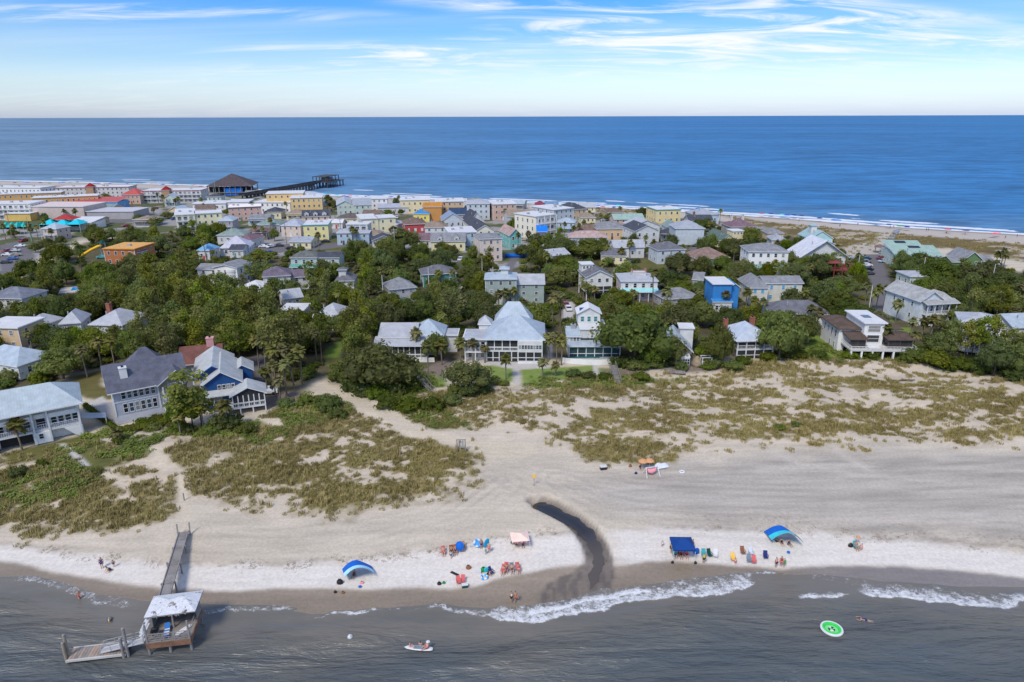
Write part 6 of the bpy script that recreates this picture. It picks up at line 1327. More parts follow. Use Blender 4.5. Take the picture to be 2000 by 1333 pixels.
for i in range(22000):
    if cnt['oak'] + cnt['pine'] + cnt['lime'] > 424: break
    px, py = (rng.uniform(-70, 2110), rng.uniform(445, 745)) if i % 3 else (rng.uniform(-30, 760), rng.uniform(560, 750))
    pinez = (230 < px < 740 and 560 < py < 745) or (1835 < px < 2000 and py > 640) or rng.random() < .08
    if pinez and rng.random() < .62 and cnt['pine'] < 140: k = 'pine'; h = rng.uniform(9.5, 14.5); r = rng.uniform(3.2, 4.8)
    elif rng.random() < .16 and cnt['lime'] < 66: k = 'lime'; h = rng.uniform(5.5, 8.5); r = rng.uniform(3, 4.8)
    else: k = 'oak'; h = rng.uniform(6.5, 10); r = rng.uniform(4.2, 6.8)
    if cnt[k] > {'pine': 140, 'oak': 215, 'lime': 66}[k]: continue
    if try_fill(k, px, py, h, r, ('woods',)): cnt[k] += 1
for i in range(2500):
    if cnt['palm'] > 70: break
    px = rng.uniform(0, 2000); py = rng.uniform(405, 700)
    if try_fill('palm', px, py, rng.uniform(5.5, 9), rng.uniform(1.6, 2.2), ('woods', 'town'), .55, .55, False): cnt['palm'] += 1
n_ = 0
for i in range(3000):
    if n_ > 44: break
    px = rng.uniform(0, 1500); py = rng.uniform(392, 505)
    if try_fill('oak', px, py, rng.uniform(4, 7.5), rng.uniform(2.6, 5.0), ('town',)): n_ += 1
nb = 0
for i in range(3000):
    if nb > 60: break
    px = rng.uniform(560, 2000); py = rng.uniform(500, 720)
    if try_fill('bush', px, py, rng.uniform(1.4, 3), rng.uniform(1.2, 2.4), ('woods',), .5, .1): nb += 1
print('TREES', len(TREES), cnt, n_, nb)

# ------------------------------------------------------------------ ground plants nobody could count
def scatter(name, label, pts, scale, protos, seed=3, tilt=0.0):
    col = bpy.data.collections.new(name + '_kinds')
    for i, me in enumerate(protos): col.objects.link(bpy.data.objects.new('%s_kind_%02d' % (name, i), me))
    me = bpy.data.meshes.new(name); me.vertices.add(len(pts)); me.vertices.foreach_set('co', np.asarray(pts, np.float32).ravel())
    g = np.random.default_rng(seed)
    for k, ty, v in (('psize', 'FLOAT', np.asarray(scale, np.float32)), ('pturn', 'FLOAT', g.uniform(0, 6.28, len(pts)).astype(np.float32)), ('pkind', 'INT', g.integers(0, len(protos), len(pts)).astype(np.int32))):
        me.attributes.new(k, ty, 'POINT').data.foreach_set('value', v)
    o = inst(name, me); tag(o, label, None, None, 'stuff')
    ng = bpy.data.node_groups.new(name, 'GeometryNodeTree'); ng.interface.new_socket('Geometry', in_out='INPUT', socket_type='NodeSocketGeometry'); ng.interface.new_socket('Geometry', in_out='OUTPUT', socket_type='NodeSocketGeometry')
    N = ng.nodes; Lk = ng.links.new; gi = N.new('NodeGroupInput'); go = N.new('NodeGroupOutput'); mp = N.new('GeometryNodeMeshToPoints'); ip = N.new('GeometryNodeInstanceOnPoints'); ci = N.new('GeometryNodeCollectionInfo')
    ci.inputs['Collection'].default_value = col; ci.inputs['Separate Children'].default_value = True; ci.inputs['Reset Children'].default_value = True
    def attr(nm, ty):
        a = N.new('GeometryNodeInputNamedAttribute'); a.data_type = ty; a.inputs['Name'].default_value = nm
        return [s for s in a.outputs if s.enabled and s.name == 'Attribute'][0]
    cx_ = N.new('ShaderNodeCombineXYZ'); Lk(attr('pturn', 'FLOAT'), cx_.inputs[2])
    Lk(gi.outputs[0], mp.inputs[0]); Lk(mp.outputs[0], ip.inputs['Points']); Lk(ci.outputs[0], ip.inputs['Instance']); ip.inputs['Pick Instance'].default_value = True
    Lk(attr('pkind', 'INT'), ip.inputs['Instance Index']); Lk(cx_.outputs[0], ip.inputs['Rotation']); Lk(attr('psize', 'FLOAT'), ip.inputs['Scale']); Lk(ip.outputs[0], go.inputs[0])
    md = o.modifiers.new('scatter', 'NODES'); md.node_group = ng; return o
def tuft(seed, n, h, spread, lean, w, mt):
    g = random.Random(seed); m = MB()
    for i in range(n):
        t = g.uniform(0, 6.28); r = spread * math.sqrt(g.random()); b = (r * math.cos(t), r * math.sin(t)); t2 = g.uniform(0, 6.28); hh = h * g.uniform(.55, 1.1); ln = lean * g.uniform(.2, 1.0)
        e = (b[0] + ln * math.cos(t2), b[1] + ln * math.sin(t2), hh); s, c = math.sin(t2) * w, math.cos(t2) * w; md = (b[0] + .35 * (e[0] - b[0]), b[1] + .35 * (e[1] - b[1]), hh * .6)
        m.add([(b[0] - s, b[1] + c, -.05), (b[0] + s, b[1] - c, -.05), (md[0] + s * .9, md[1] - c * .9, md[2]), (md[0] - s * .9, md[1] + c * .9, md[2]), e], [(0, 1, 2, 3), (3, 2, 4)], mt)
    return m.mesh('tuft')
def cover(seed, n, h, spread, w, mt):
    g = random.Random(seed); m = MB()
    for i in range(n):
        t = g.uniform(0, 6.28); r = spread * math.sqrt(g.random()); p = Vector((r * math.cos(t), r * math.sin(t), h * g.uniform(.1, 1) * (1 - .5 * r / spread))); a = Vector((g.uniform(-1, 1), g.uniform(-1, 1), g.uniform(-.4, .4))).normalized() * w; b = Vector((-a.y, a.x, g.uniform(-.06, .06))) * .7
        m.add([p - a, p - b, p + a, p + b], [(0, 1, 2, 3)], mt)
    return m.mesh('cover')
def field(n, box, maskf, seed):
    g = np.random.default_rng(seed); px = g.uniform(box[0], box[2], n); py = g.uniform(box[1], box[3], n)
    # uniform over the ground seen between those columns and rows
    c0 = at(box[0], box[1], 2); y1 = c0.y; y0 = at(box[0], box[3], 2).y; hw = 0.90
    y = np.sqrt(g.uniform(y0 ** 2, y1 ** 2, n)); x = g.uniform(-1, 1, n) * (hw * y + 14)
    k = g.random(n) < maskf(x, y); x = x[k]; y = y[k]; return x, y, gz(x, y)
def dens_at(x, y):
    dn = zmask('dune', x, y, 3.0, 2.0); nB = fbm(x, y, 2.2, 4, 2); br = brk(x, y); vm = zmask('veg', x, y, 2.2, 5.5, 12)
    pn = 1 - np.clip(zmask('path', x, y, 1.2, .8) * 1.3, 0, 1)
    return np.clip(np.maximum(vm * vthr(x, br + .02 + .06 * (nB - .5)), dn * sst(.535, .59, br)), 0, 1) * pn
def green_at(x, y):
    return zmask('green', x, y, 1.6, 3.5, 21) * sst(.35, .43, fbm(x, y, 4, 4, 51)) * (1 - np.clip(zmask('path', x, y, 1.2, .8) * 1.3, 0, 1))
x, y, z = field(60000, (-40, 690, 2040, 1050), lambda x, y: dens_at(x, y) * .80, 1); s_ = nrg.uniform(.6, 1.35, len(x))
scatter('dune_grass', 'brown olive dune grass covering the sand hills', np.stack([x, y, z], 1), s_, [tuft(i, 26, .42, .5, .28, .035, BROWNGRASS_M) for i in range(4)])
edge = lambda x, y: np.clip(dens_at(x, y), 0, 1) * sst(.50, .62, fbm(x, y, 8, 3, 88)) * .5 + .6 * zmask('veg', x, y, 3.0, 2.0) * (1 - zmask('veg', x, y - 4.5, 3.0, 2.0)) * sst(.4, .55, fbm(x, y, 3, 2, 89))
x, y, z = field(20000, (-40, 700, 2040, 1050), edge, 2); s_ = nrg.uniform(.7, 1.4, len(x))
scatter('sea_oats', 'tall straw-coloured sea oats along the dune edges', np.stack([x, y, z], 1), s_, [tuft(20 + i, 20, .95, .28, .5, .032, DUNEGRASS_M) for i in range(4)])
x, y, z = field(42000, (-40, 640, 2040, 1000), lambda x, y: green_at(x, y) * .9, 3); s_ = nrg.uniform(.6, 1.5, len(x))
scatter('creeper', 'low green creeper spreading over the dunes', np.stack([x, y, z], 1), s_, [cover(40 + i, 34, .55, .75, .16, GREENCOVER_M) for i in range(4)])
def under(x, y):
    m = zmask('woods', x, y, 2.0) * sst(.30, .45, fbm(x, y, 7, 3, 93)) * .8
    for zn in ('road', 'lawn', 'path', 'concrete', 'patio', 'drygrass'): m = m * (1 - zmask(zn, x, y, 1.5))
    return m
x, y, z = field(13000, (-40, 440, 2040, 760), under, 4)
k = np.array([not blocked(a, b, 1.2) and not hides(a, b, c, 1.7, 1.2, .0, 1.0) for a, b, c in zip(x, y, z)], bool)
x, y, z = x[k], y[k], z[k]; s_ = nrg.uniform(.9, 2.1, len(x))
scatter('undergrowth', 'dark leafy undergrowth filling the gaps between trees', np.stack([x, y, z], 1), s_, [unit(crown_mesh('undergrowth', bush_lobes(np.random.default_rng(500 + i), 6), 60, .2, SHRUB_M, 500 + i), 1.0) for i in range(3)])
def farg(x, y): return zmask('fardune', x, y, 4.0, 5.0) * .5
x, y, z = field(30000, (-40, 385, 2040, 520), farg, 6); s_ = nrg.uniform(1.0, 2.0, len(x))
scatter('beach_scrub', 'tan scrub on the dunes behind the ocean beach', np.stack([x, y, z], 1), s_, [tuft(60 + i, 22, .5, .6, .3, .05, BROWNGRASS_M) for i in range(3)])

g_ = np.random.default_rng(41); n = 5000; x = g_.uniform(-150, 170, n); y = line_y(WRACK, x) + g_.normal(0, .55, n) + g_.choice([0, 0, 0, 1.6, 3.0], n) * (x > 25) + (fbm(x, x * 0, 5, 3, 5) - .5) * 2.0
k = (fbm(x, y, 2.2, 3, 78) > .48) & (fbm(x, y * .3, 12, 2, 79) > .42) & (line_d(CREEK, x, y)[0] > 4); x, y = x[k], y[k]; z = gz(x, y)
WEED_M = grassmat('dry_weed', (0.12, 0.085, 0.05), (0.22, 0.16, 0.10))
scatter('seaweed', 'brown line of dry seaweed washed up along the beach', np.stack([x, y, z], 1), g_.uniform(.4, 1.0, len(x)), [cover(80 + i, 10, .05, .26, .055, WEED_M) for i in range(3)])
# ------------------------------------------------------------------ the private dock in front
DOCKW = lined('dock_boards', (0.27, 0.235, 0.205), 0.15, 'Y', 0.5, 0.85, 0.3); OLDW = mat('old_grey_wood', (0.26, 0.24, 0.225), 0.9, 0.3, 1.2, 0.3); RUSTW = mat('rusty_fascia', (0.23, 0.125, 0.075), 0.9, 0.35, 0.9, 0.3)
PLANK = mat('warm_planks', (0.36, 0.27, 0.205), 0.85, 0.2, 1.5, 0.2)
A = at(306, 1182, 2.2); B = at(327, 1178.5, 2.2); Cc = at(365.5, 1038, 1.75); Dd = at(352, 1040, 1.75)
bot = (A + B) / 2; top = (Cc + Dd) / 2; dv = top - bot; Lw = math.hypot(dv.x, dv.y); az = math.atan2(dv.y, dv.x)
wk = empty('dock_walkway', (bot.x, bot.y, 0), az); tag(wk, 'long grey wooden walkway from the sand to the dock house', 'walkway')
ww = 0.72; n = int(Lw / 1.9)
for i in range(n):
    x0, x1 = Lw * i / n, Lw * (i + 1) / n; z0, z1 = 2.2 - .45 * i / n, 2.2 - .45 * (i + 1) / n; dz = rng.uniform(-.02, .02)
    m = MB(); m.add([(x0 + .03, -ww, z0 + dz), (x1 - .03, -ww, z1 + dz), (x1 - .03, ww, z1 + dz), (x0 + .03, ww, z0 + dz), (x0 + .03, -ww, z0 - .07), (x1 - .03, -ww, z1 - .07), (x1 - .03, ww, z1 - .07), (x0 + .03, ww, z0 - .07)], [(0, 1, 2, 3), (7, 6, 5, 4), (0, 4, 5, 1), (1, 5, 6, 2), (2, 6, 7, 3), (3, 7, 4, 0)], rng.choice([WOOD, WOOD, OLDW]))
    m.build('deck_section', wk)
    if i % 2 == 0:
        for s_ in (-1, 1):
            gp = wk.matrix_basis @ Vector((x0 + .1, s_ * ww, 0)); gzv = gz1(gp.x, gp.y) - .6
            MB().beam((x0 + .1, s_ * (ww + .09), gzv), (x0 + .1, s_ * (ww + .09), z0 + (.5 if i % 4 == 0 else .12)), .17, .17, OLDW, (1, 0, 0)).build('post', wk)
for s_ in (-1, 1):
    MB().beam((0, s_ * (ww - .07), 2.27), (Lw, s_ * (ww - .07), 1.82), .12, .14, OLDW).build('kerb_rail', wk)
    MB().beam((Lw - .1, s_ * (ww + .09), 1.0), (Lw + .35, s_ * (ww + .12), 3.0), .17, .17, OLDW, (1, 0, 0)).build('gate_post', wk)
for s_ in (-1, 1): MB().beam((0, s_ * (ww - .2), 2.02), (Lw, s_ * (ww - .2), 1.58), .12, .22, OLDW).build('stringer', wk)
# dock house
FL = at(285.5, 1257, 1.9); FR = at(371.5, 1247, 1.9); v = FR - FL; daz = math.atan2(v.y, v.x); dw = math.hypot(v.x, v.y); dd = 5.0
dh = empty('dock_house', (FL.x, FL.y, 0), daz); tag(dh, 'open weathered dock house with torn grey hip roof over the water', 'dock house')
for i in range(10):
    y0 = dd * i / 10; MB().box(0, dw, y0 + .012, y0 + dd / 10 - .012, 1.8, 1.9 + rng.uniform(-.006, .006), rng.choice([DOCKW, WOODP])).build('floor_board', dh)
MB().box(-.06, dw + .06, -.1, -.012, 1.15, 1.86, RUSTW).box(-.1, -.004, 0, dd, 1.3, 1.86, RUSTW).box(dw + .004, dw + .1, 0, dd, 1.3, 1.86, RUSTW).build('fascia_beam', dh)
for x in (.1, dw / 2, dw - .1):
    for y in (.2, dd - .2): MB().tube([(x, y, -3), (x, y, 1.78)], .16, OLDW, 8).build('piling', dh)
for x, y in ((.1, .1), (dw - .1, .1), (.1, dd - .1), (dw - .1, dd - .1), (dw * .5, dd * .45)): MB().box(x - .09, x + .09, y - .09, y + .09, 1.9, 4.35, OLDW).build('column', dh)
MB().box(0, dw, dd - .08, dd - .02, 1.9, 4.3, OLDW).build('back_wall', dh)
for y0, y1 in ((2.6, dd - .1),): MB().box(-.0, .06, y0, y1, 1.9, 4.2, OLDW).box(dw - .06, dw, y0 + .6, y1, 1.9, 3.2, OLDW).build('side_wall', dh)
# hip roof with torn membrane, dark torn patches put into its colour
roofM, nt, b_, L = newmat('torn_membrane'); nz = noise(nt, .9, 6, .7, dist=.6); nz2 = noise(nt, 3.5, 5, .6)
c_ = mixc(nt, mapr(nt, nz2, .3, .7), (.50, .51, .53), (.66, .66, .66)); L(mixc(nt, mapr(nt, nz, .57, .63), c_, (.09, .085, .08)), b_.inputs['Base Color']); b_.inputs['Roughness'].default_value = .8
e = .45; y0r = 1.7
rv = [(-e, y0r, 4.15), (dw + e, y0r, 4.3), (dw + e, dd + e, 4.35), (-e, dd + e, 4.25), (dw * .40, y0r + 1.7, 5.0), (dw * .72, y0r + 2.2, 5.0)]
m = MB(); m.add(rv, [(0, 1, 5, 4), (1, 2, 5), (2, 3, 4, 5), (3, 0, 4)], roofM); m.add([(a, b, c - .16) for a, b, c in rv], [(4, 5, 1, 0), (5, 2, 1), (5, 4, 3, 2), (4, 0, 3)], OLDW)
m.add(rv[:4] + [(a, b, c - .16) for a, b, c in rv[:4]], [(0, 4, 5, 1), (1, 5, 6, 2), (2, 6, 7, 3), (3, 7, 4, 0)], OLDW); m.build('roof', dh)
m = MB()
for i in range(9):
    x = rng.uniform(.3, dw - .2); m.add([(x, y0r - .02, 4.2), (x + rng.uniform(.2, .5), y0r - .02, 4.22), (x + rng.uniform(.1, .4), y0r - .06, 4.22 - rng.uniform(.15, .5))], [(0, 1, 2)], OLDW)
m.build('torn_edge', dh)
m = MB()
for z in (2.15, 2.45, 2.75, 3.0): m.beam((.1, .06, z), (dw - .1, .06, z), .05 if z < 3 else .1, .05, OLDW)
for x in (.1, dw * .33, dw * .66, dw - .1): m.beam((x, .06, 1.9), (x, .06, 3.0), .08, .08, OLDW, (1, 0, 0))
for z in (2.45, 3.0): m.beam((dw - .06, .1, z), (dw - .06, 3.0, z), .06, .06, OLDW); 
m.build('railing', dh)
m = MB(); vs = []
for i in range(6):
    t = i / 5; m.beam((-.2 - .7 * t, .6, 3.6 - 1.9 * t * t), (-.2 - .7 * t, 3.6, 3.7 - 1.9 * t * t), .34, .06, roofM)
m.build('sagging_side_awning', dh)
def loc_in(o, p): return Matrix.Translation(o.location) @ Matrix.Rotation(o.rotation_euler.z, 4, 'Z') @ Vector(p)
# things on the dock
lo = empty('lounge_chair', loc_in(dh, (2.0, 1.0, 1.9)), daz + R(100)); tag(lo, 'blue and white striped lounge chair on the dock house floor', 'chair')
m = MB(); stb = mat('blue_stripe', lin(40, 110, 180), .7, .1); 
for i in range(6): m.box(-.7 + i * .24, -.48 + i * .24, -.28, .28, .34, .38, WHITE if i % 2 else stb)
m.build('seat', lo); MB().beam((.74, 0, .36), (1.2, 0, .85), .56, .05, stb).build('backrest', lo)
for x in (-.65, .65):
    for y in (-.26, .26): MB().box(x - .02, x + .02, y - .02, y + .02, 0, .34, TRIM).build('leg', lo)
pb = MB(); pb.tube([(-1.1, 0, 0), (-.8, 0, 0), (0, 0, .0), (.8, 0, 0), (1.1, 0, .04)], [.05, .28, .36, .28, .04], WHITE, 12)
for i in range(len(pb.v)): pb.v[i] = (pb.v[i][0], pb.v[i][1], pb.v[i][2] * .2)
pb = pb.build('paddle_board', None, loc_in(dh, (dw - 1.1, 1.5, 2.02)), (0, 0, daz + R(50))); tag(pb, 'white paddle board lying on the right side of the dock house floor', 'paddle board')
gr = empty('grill', loc_in(dh, (.65, 1.2, 1.9)), daz); tag(gr, 'black covered grill in the left corner of the dock house', 'grill')
MB().box(-.4, .4, -.25, .25, .55, .8, BLACK).build('body', gr); MB().lathe([(.42, 0), (.38, .2), (.2, .32), (.01, .34)], BLACK, 10, (0, 0, .8), 1, .65).build('lid', gr)
for x in (-.34, .34): MB().box(x - .03, x + .03, -.2, .2, 0, .55, METALG).build('leg', gr)
# floating platform, pilings, gangway
P0 = at(131, 1289, .55); P1 = at(245, 1276, .55); v = P1 - P0; faz = math.atan2(v.y, v.x); fw = math.hypot(v.x, v.y)
fp = empty('floating_platform', (P0.x, P0.y, 0), faz); tag(fp, 'floating timber platform with warm brown planks beside the dock house', 'platform')
nb_ = 18
for i in range(nb_): MB().box(.03 + fw * i / nb_, fw * (i + 1) / nb_ - .012, .0, 1.9, .46, .53 + rng.uniform(-.008, .008), rng.choice([PLANK, PLANK, DOCKW])).build('plank', fp)
for y0, y1 in ((-.2, -.012), (1.912, 2.05)): MB().box(-.1, fw + .05, y0, y1, .3, .56, CONC).build('edge_beam', fp)
MB().box(.1, fw - .1, .05, 1.85, -.15, .44, BLACK).build('float', fp)
for k_, (px, rt, rb) in enumerate(((134, 1243, 1281), (129, 1258, 1286), (250, 1231, 1276), (241, 1249, 1279))):
    p = at(px, rb, .5); 
    hh = .5 + (rb - rt) * proj(p)[2] / FPX / math.cos(R(42))
    o = empty('mooring_piling', (p.x, p.y, 0)); tag(o, ['tall pale timber piling at the left end of the floating platform', 'shorter pale piling at the left corner of the floating platform', 'tall dark piling between platform and dock house', 'shorter dark piling at the gangway end of the platform'][k_], 'piling', 'pilings holding the floating platform')
    MB().tube([(0, 0, -3), (0, 0, hh - .25)], .17, mat('pale_piling', (.33, .27, .19), .9, .25, 1.0, .3) if k_ < 2 else OLDW, 10).build('shaft', o); MB().lathe([(.18, 0), (.17, .18), (.02, .25)], OLDW, 10, (0, 0, hh - .25)).build('cap', o)
g0 = at(200, 1271, .6); g1 = at(285, 1250, 1.95); v = g1 - g0; ga = empty('gangway', g0, math.atan2(v.y, v.x)); tag(ga, 'sloping pale gangway with thin rails from platform to dock house', 'gangway')
gl_ = math.hypot(v.x, v.y); gh = v.z
MB().beam((0, 0, .03), (gl_, 0, gh), 1.0, .12, mat('pale_decking', (.46, .45, .44), .8, .15, 1.0)).build('deck', ga)
for s_ in (-.5, .5):
    m = MB()
    for h_ in (.5, .95): m.beam((0, s_, h_), (gl_, s_, gh + h_), .05, .05, METALG)
    for i in range(5): t = i / 4; m.beam((gl_ * t, s_, gh * t), (gl_ * t, s_, gh * t + .95), .05, .05, METALG, (1, 0, 0))
    m.build('handrail', ga)

# ------------------------------------------------------------------ people
SKIN1 = mat('skin_light', (.50, .30, .21), .55, .1, 3); SKIN2 = mat('skin_tan', (.40, .22, .14), .55, .1, 3)
_body = {}
def skin_mesh(name, verts, rads, edges, mt, sub=1):
    me = bpy.data.meshes.new(name); bm = bmesh.new(); L_ = bm.verts.layers.skin.verify(); vv = []
    for i, (p, r) in enumerate(zip(verts, rads)):
        v_ = bm.verts.new(p); v_[L_].radius = (r, r) if not isinstance(r, tuple) else r; v_[L_].use_root = (i == 0); vv.append(v_)
    for a, b in edges: bm.edges.new((vv[a], vv[b]))
    bm.to_mesh(me); bm.free(); o = bpy.data.objects.new(name + '_tmp', me); COL.objects.link(o)
    o.modifiers.new('s', 'SKIN').use_smooth_shade = True; sb = o.modifiers.new('d', 'SUBSURF'); sb.levels = sub; sb.render_levels = sub
    dg = bpy.context.evaluated_depsgraph_get(); out = bpy.data.meshes.new_from_object(o.evaluated_get(dg)); out.name = name
    bpy.data.objects.remove(o); bpy.data.meshes.remove(me); out.materials.clear(); out.materials.append(mt)
    out.polygons.foreach_set('use_smooth', [True] * len(out.polygons)); return out
def pose(kind):
    """joint positions of a 1.72 m figure, facing -Y, feet (or seat) at z = 0"""
    J = dict(pel=(0, 0, .93), spine=(0, .0, 1.12), chest=(0, -.01, 1.32), neck=(0, 0, 1.47), head=(0, -.02, 1.56), crown=(0, -.01, 1.68))
    for s_, n in ((-1, 'l'), (1, 'r')):
        J.update({'sh' + n: (s_ * .19, 0, 1.40), 'el' + n: (s_ * .25, .02, 1.13), 'wr' + n: (s_ * .26, -.06, .89), 'hp' + n: (s_ * .09, 0, .88), 'kn' + n: (s_ * .10, -.02, .49), 'an' + n: (s_ * .11, .02, .08), 'to' + n: (s_ * .13, -.15, .04)})
    if kind == 'walk':
        J.update(knl=(-.1, -.16, .50), anl=(-.11, -.14, .10), tol=(-.12, -.30, .07), knr=(.1, .06, .50), anr=(.11, .26, .13), tor=(.12, .14, .04), wrl=(-.26, .14, .92), wrr=(.27, -.24, .95))
    if kind in ('chair', 'ground'):
        h = .42 if kind == 'chair' else .12
        for k in list(J): x_, y_, z_ = J[k]; J[k] = (x_, y_ + (z_ - .93) * .22, z_ - .93 + h) if z_ > .8 else J[k]
        for s_, n in ((-1, 'l'), (1, 'r')):
            J['hp' + n] = (s_ * .09, 0, h); J['wr' + n] = (s_ * .2, -.30, h + .12); J['el' + n] = (s_ * .27, -.02, h + .24)
            if kind == 'chair': J['kn' + n] = (s_ * .13, -.44, .46); J['an' + n] = (s_ * .14, -.56, .09); J['to' + n] = (s_ * .15, -.72, .04)
            else: J['kn' + n] = (s_ * .15, -.38, .30); J['an' + n] = (s_ * .14, -.72, .08); J['to' + n] = (s_ * .15, -.84, .12)
    if kind == 'crouch':
        for k in list(J): x_, y_, z_ = J[k]; J[k] = (x_, y_ - (z_ - .93) * .55, z_ * .85 - .48) if z_ > .8 else J[k]
        for s_, n in ((-1, 'l'), (1, 'r')): J['hp' + n] = (s_ * .1, .06, .32); J['kn' + n] = (s_ * .16, -.32, .46); J['an' + n] = (s_ * .13, -.05, .08); J['to' + n] = (s_ * .15, -.22, .04); J['wr' + n] = (s_ * .18, -.56, .25); J['el' + n] = (s_ * .24, -.38, .42)
        J['pel'] = (0, .1, .34)
    if kind == 'swim':
        for k in list(J): x_, y_, z_ = J[k]; J[k] = (x_, -(z_ - .93), .02 + (.06 if z_ > 1.2 else -.06) - y_ * .4)
        for s_, n in ((-1, 'l'), (1, 'r')): J['el' + n] = (s_ * .34, -.62, .0); J['wr' + n] = (s_ * .28, -.88, .0)
    return J
def person_meshes(kind):
    if kind in _body: return _body[kind]
    J = pose(kind); names = ['pel', 'spine', 'chest', 'neck', 'head', 'crown']; V = [Vector(J[k]) for k in names]; Rr = [.145, .125, .15, .058, .088, .078]; E = [(0, 1), (1, 2), (2, 3), (3, 4), (4, 5)]
    # nose
    fwd = Vector((0, -1, 0)) if kind != 'swim' else Vector((0, -.3, -.9)); V.append(V[4] + fwd * .115); Rr.append(.018); E.append((4, 6))
    legs = {}
    for n in 'lr':
        b = len(V); V += [Vector(J['sh' + n]), Vector(J['el' + n]), Vector(J['wr' + n])]; Rr += [.062, .046, .032]; E += [(2, b), (b, b + 1), (b + 1, b + 2)]
        fd = (V[b + 2] - V[b + 1]).normalized(); pm = V[b + 2] + fd * .09; V.append(pm); Rr.append(.040); E.append((b + 2, b + 3))
        side = fd.cross(Vector((0, 0, 1))); side = side.normalized() if side.length > .1 else Vector((0, 1, 0)); up_ = side.cross(fd).normalized(); k0 = b + 3
        for q, (off, ln) in enumerate(((-.030, .070), (-.010, .085), (.010, .080), (.030, .062))):
            c = len(V); a0 = pm + side * off + fd * .025; V += [a0, a0 + fd * ln * .55 - up_ * .006, a0 + fd * ln * .9 - up_ * .022]; Rr += [.0105, .0095, .008]; E += [(k0, c), (c, c + 1), (c + 1, c + 2)]
        c = len(V); tb = V[b + 2] + fd * .035; sg_ = -1 if n == 'r' else 1; V += [tb + side * .045 * sg_, tb + side * .065 * sg_ + fd * .045]; Rr += [.012, .009]; E += [(k0, c), (c, c + 1)]
        b = len(V); V += [Vector(J['hp' + n]), Vector(J['kn' + n]), Vector(J['an' + n]), Vector(J['to' + n])]; Rr += [.092, .062, .042, .035]; E += [(0, b), (b, b + 1), (b + 1, b + 2), (b + 2, b + 3)]; legs[n] = b
    body = {s_: skin_mesh('body', V, Rr, E, mt) for s_, mt in (('a', SKIN1), ('b', SKIN2))}
    tp = V[:3] + [Vector(J['shl']) * .8 + V[2] * .2, Vector(J['shr']) * .8 + V[2] * .2]
    shirt = skin_mesh('shirt', tp, [.158, .14, .166, .082, .082], [(0, 1), (1, 2), (2, 3), (2, 4)], WHITE)
    sv = [V[0]]; sr = [.160]; se = []
    for n in 'lr': b = legs[n]; c = len(sv); sv += [V[b], V[b].lerp(V[b + 1], .62)]; sr += [.108, .095]; se += [(0, c), (c, c + 1)]
    shorts = skin_mesh('shorts', sv, sr, se, WHITE)
    up = (V[5] - V[4]).normalized(); back = -fwd
    hair = skin_mesh('hair', [V[5] + up * .03 + back * .02, V[4] + back * .05 + up * .03, V[3] + back * .06], [.088, .088, .045], [(0, 1), (1, 2)], BLACK)
    _body[kind] = (body, shirt, shorts, hair); return _body[kind]
_tint = {}
def tinted(me, mt):
    k = (me.name, mt.name)
    if k not in _tint: c = me.copy(); c.name = me.name.split('.')[0]; c.materials.clear(); c.materials.append(mt); _tint[k] = c
    return _tint[k]
def cloth(n, r, g, b): return mat(n + '_fabric', lin(r, g, b), .8, .12, 2.5)
HAIRS = [mat('brown_hair', (.06, .035, .02), .6, .2), mat('dark_hair', (.02, .015, .012), .6, .2), mat('blond_hair', (.35, .24, .10), .6, .2)]
NOP = cloth('none', 0, 0, 0)
def person(px, py, label, kind='stand', face=0, size=1.0, shirt=None, shorts=None, hair=1, skin='a', group=None, pos=None, dz=0, hat=None):
    p = pos or G(px, py); B_, S_, H_, R2_ = person_meshes(kind)
    o = empty('person', (p.x, p.y, p.z + dz), R(face)); o.scale = (size,) * 3; tag(o, label, 'person', group)
    inst('body', B_[skin], o)
    if shirt: inst('shirt', tinted(S_, shirt), o)
    inst('swim_shorts' if not shirt else 'shorts', tinted(H_, shorts or cloth('navy', 30, 44, 90)), o)
    inst('hair', tinted(R2_, HAIRS[hair]), o)
    if hat:
        J = pose(kind); c = Vector(J['crown']); MB().lathe([(.24, -.02), (.12, .0), (.11, .09), (.01, .11)], hat, 10, tuple(c)).build('hat', o)
    return o
# ------------------------------------------------------------------ beach gear
def chair(px, py, label, colr, face=0, pos=None, group='folding chairs along the beach', s=0.95):
    p = pos or G(px, py); o = empty('beach_chair', p, R(face)); o.scale = (s,) * 3; tag(o, label, 'chair', group)
    MB().beam((0, -.32, .38), (0, .28, .30), .58, .03, colr).build('seat', o); MB().beam((0, .28, .32), (0, .62, 1.0), .58, .03, colr).build('backrest', o)
    for s_ in (-1, 1):
        MB().tube([(s_ * .32, -.34, 0), (s_ * .32, .1, .36), (s_ * .32, .5, .72)], .018, METALG, 6).build('frame', o); MB().tube([(s_ * .32, .42, 0), (s_ * .32, -.2, .58)], .018, METALG, 6).build('leg', o); MB().box(s_ * .32 - .035, s_ * .32 + .035, -.3, .3, .58, .61, colr).build('armrest', o)
    return o
def blob(name, px, py, label, cat, colr, sx, sy, sz, face=0, pos=None, prof='box'):
    p = pos or G(px, py); o = empty(name, p, R(face)); tag(o, label, cat); return o
def bag(px, py, label, colr, s=.5, name='beach_bag', cat='bag'):
    o = blob(name, px, py, label, cat, colr, s, s, s); m = MB(); m.lathe([(.32, 0), (.38, .12), (.34, .38), (.22, .5), (.20, .5)], colr, 10, (0, 0, 0), 1, .7); m.build('body', o, scale=(s / .5,) * 3)
    m = MB(); m.tube([(-.18, 0, .45), (-.12, 0, .7), (.12, 0, .7), (.18, 0, .45)], .02, colr, 5); m.build('handle', o, scale=(s / .5,) * 3); return o
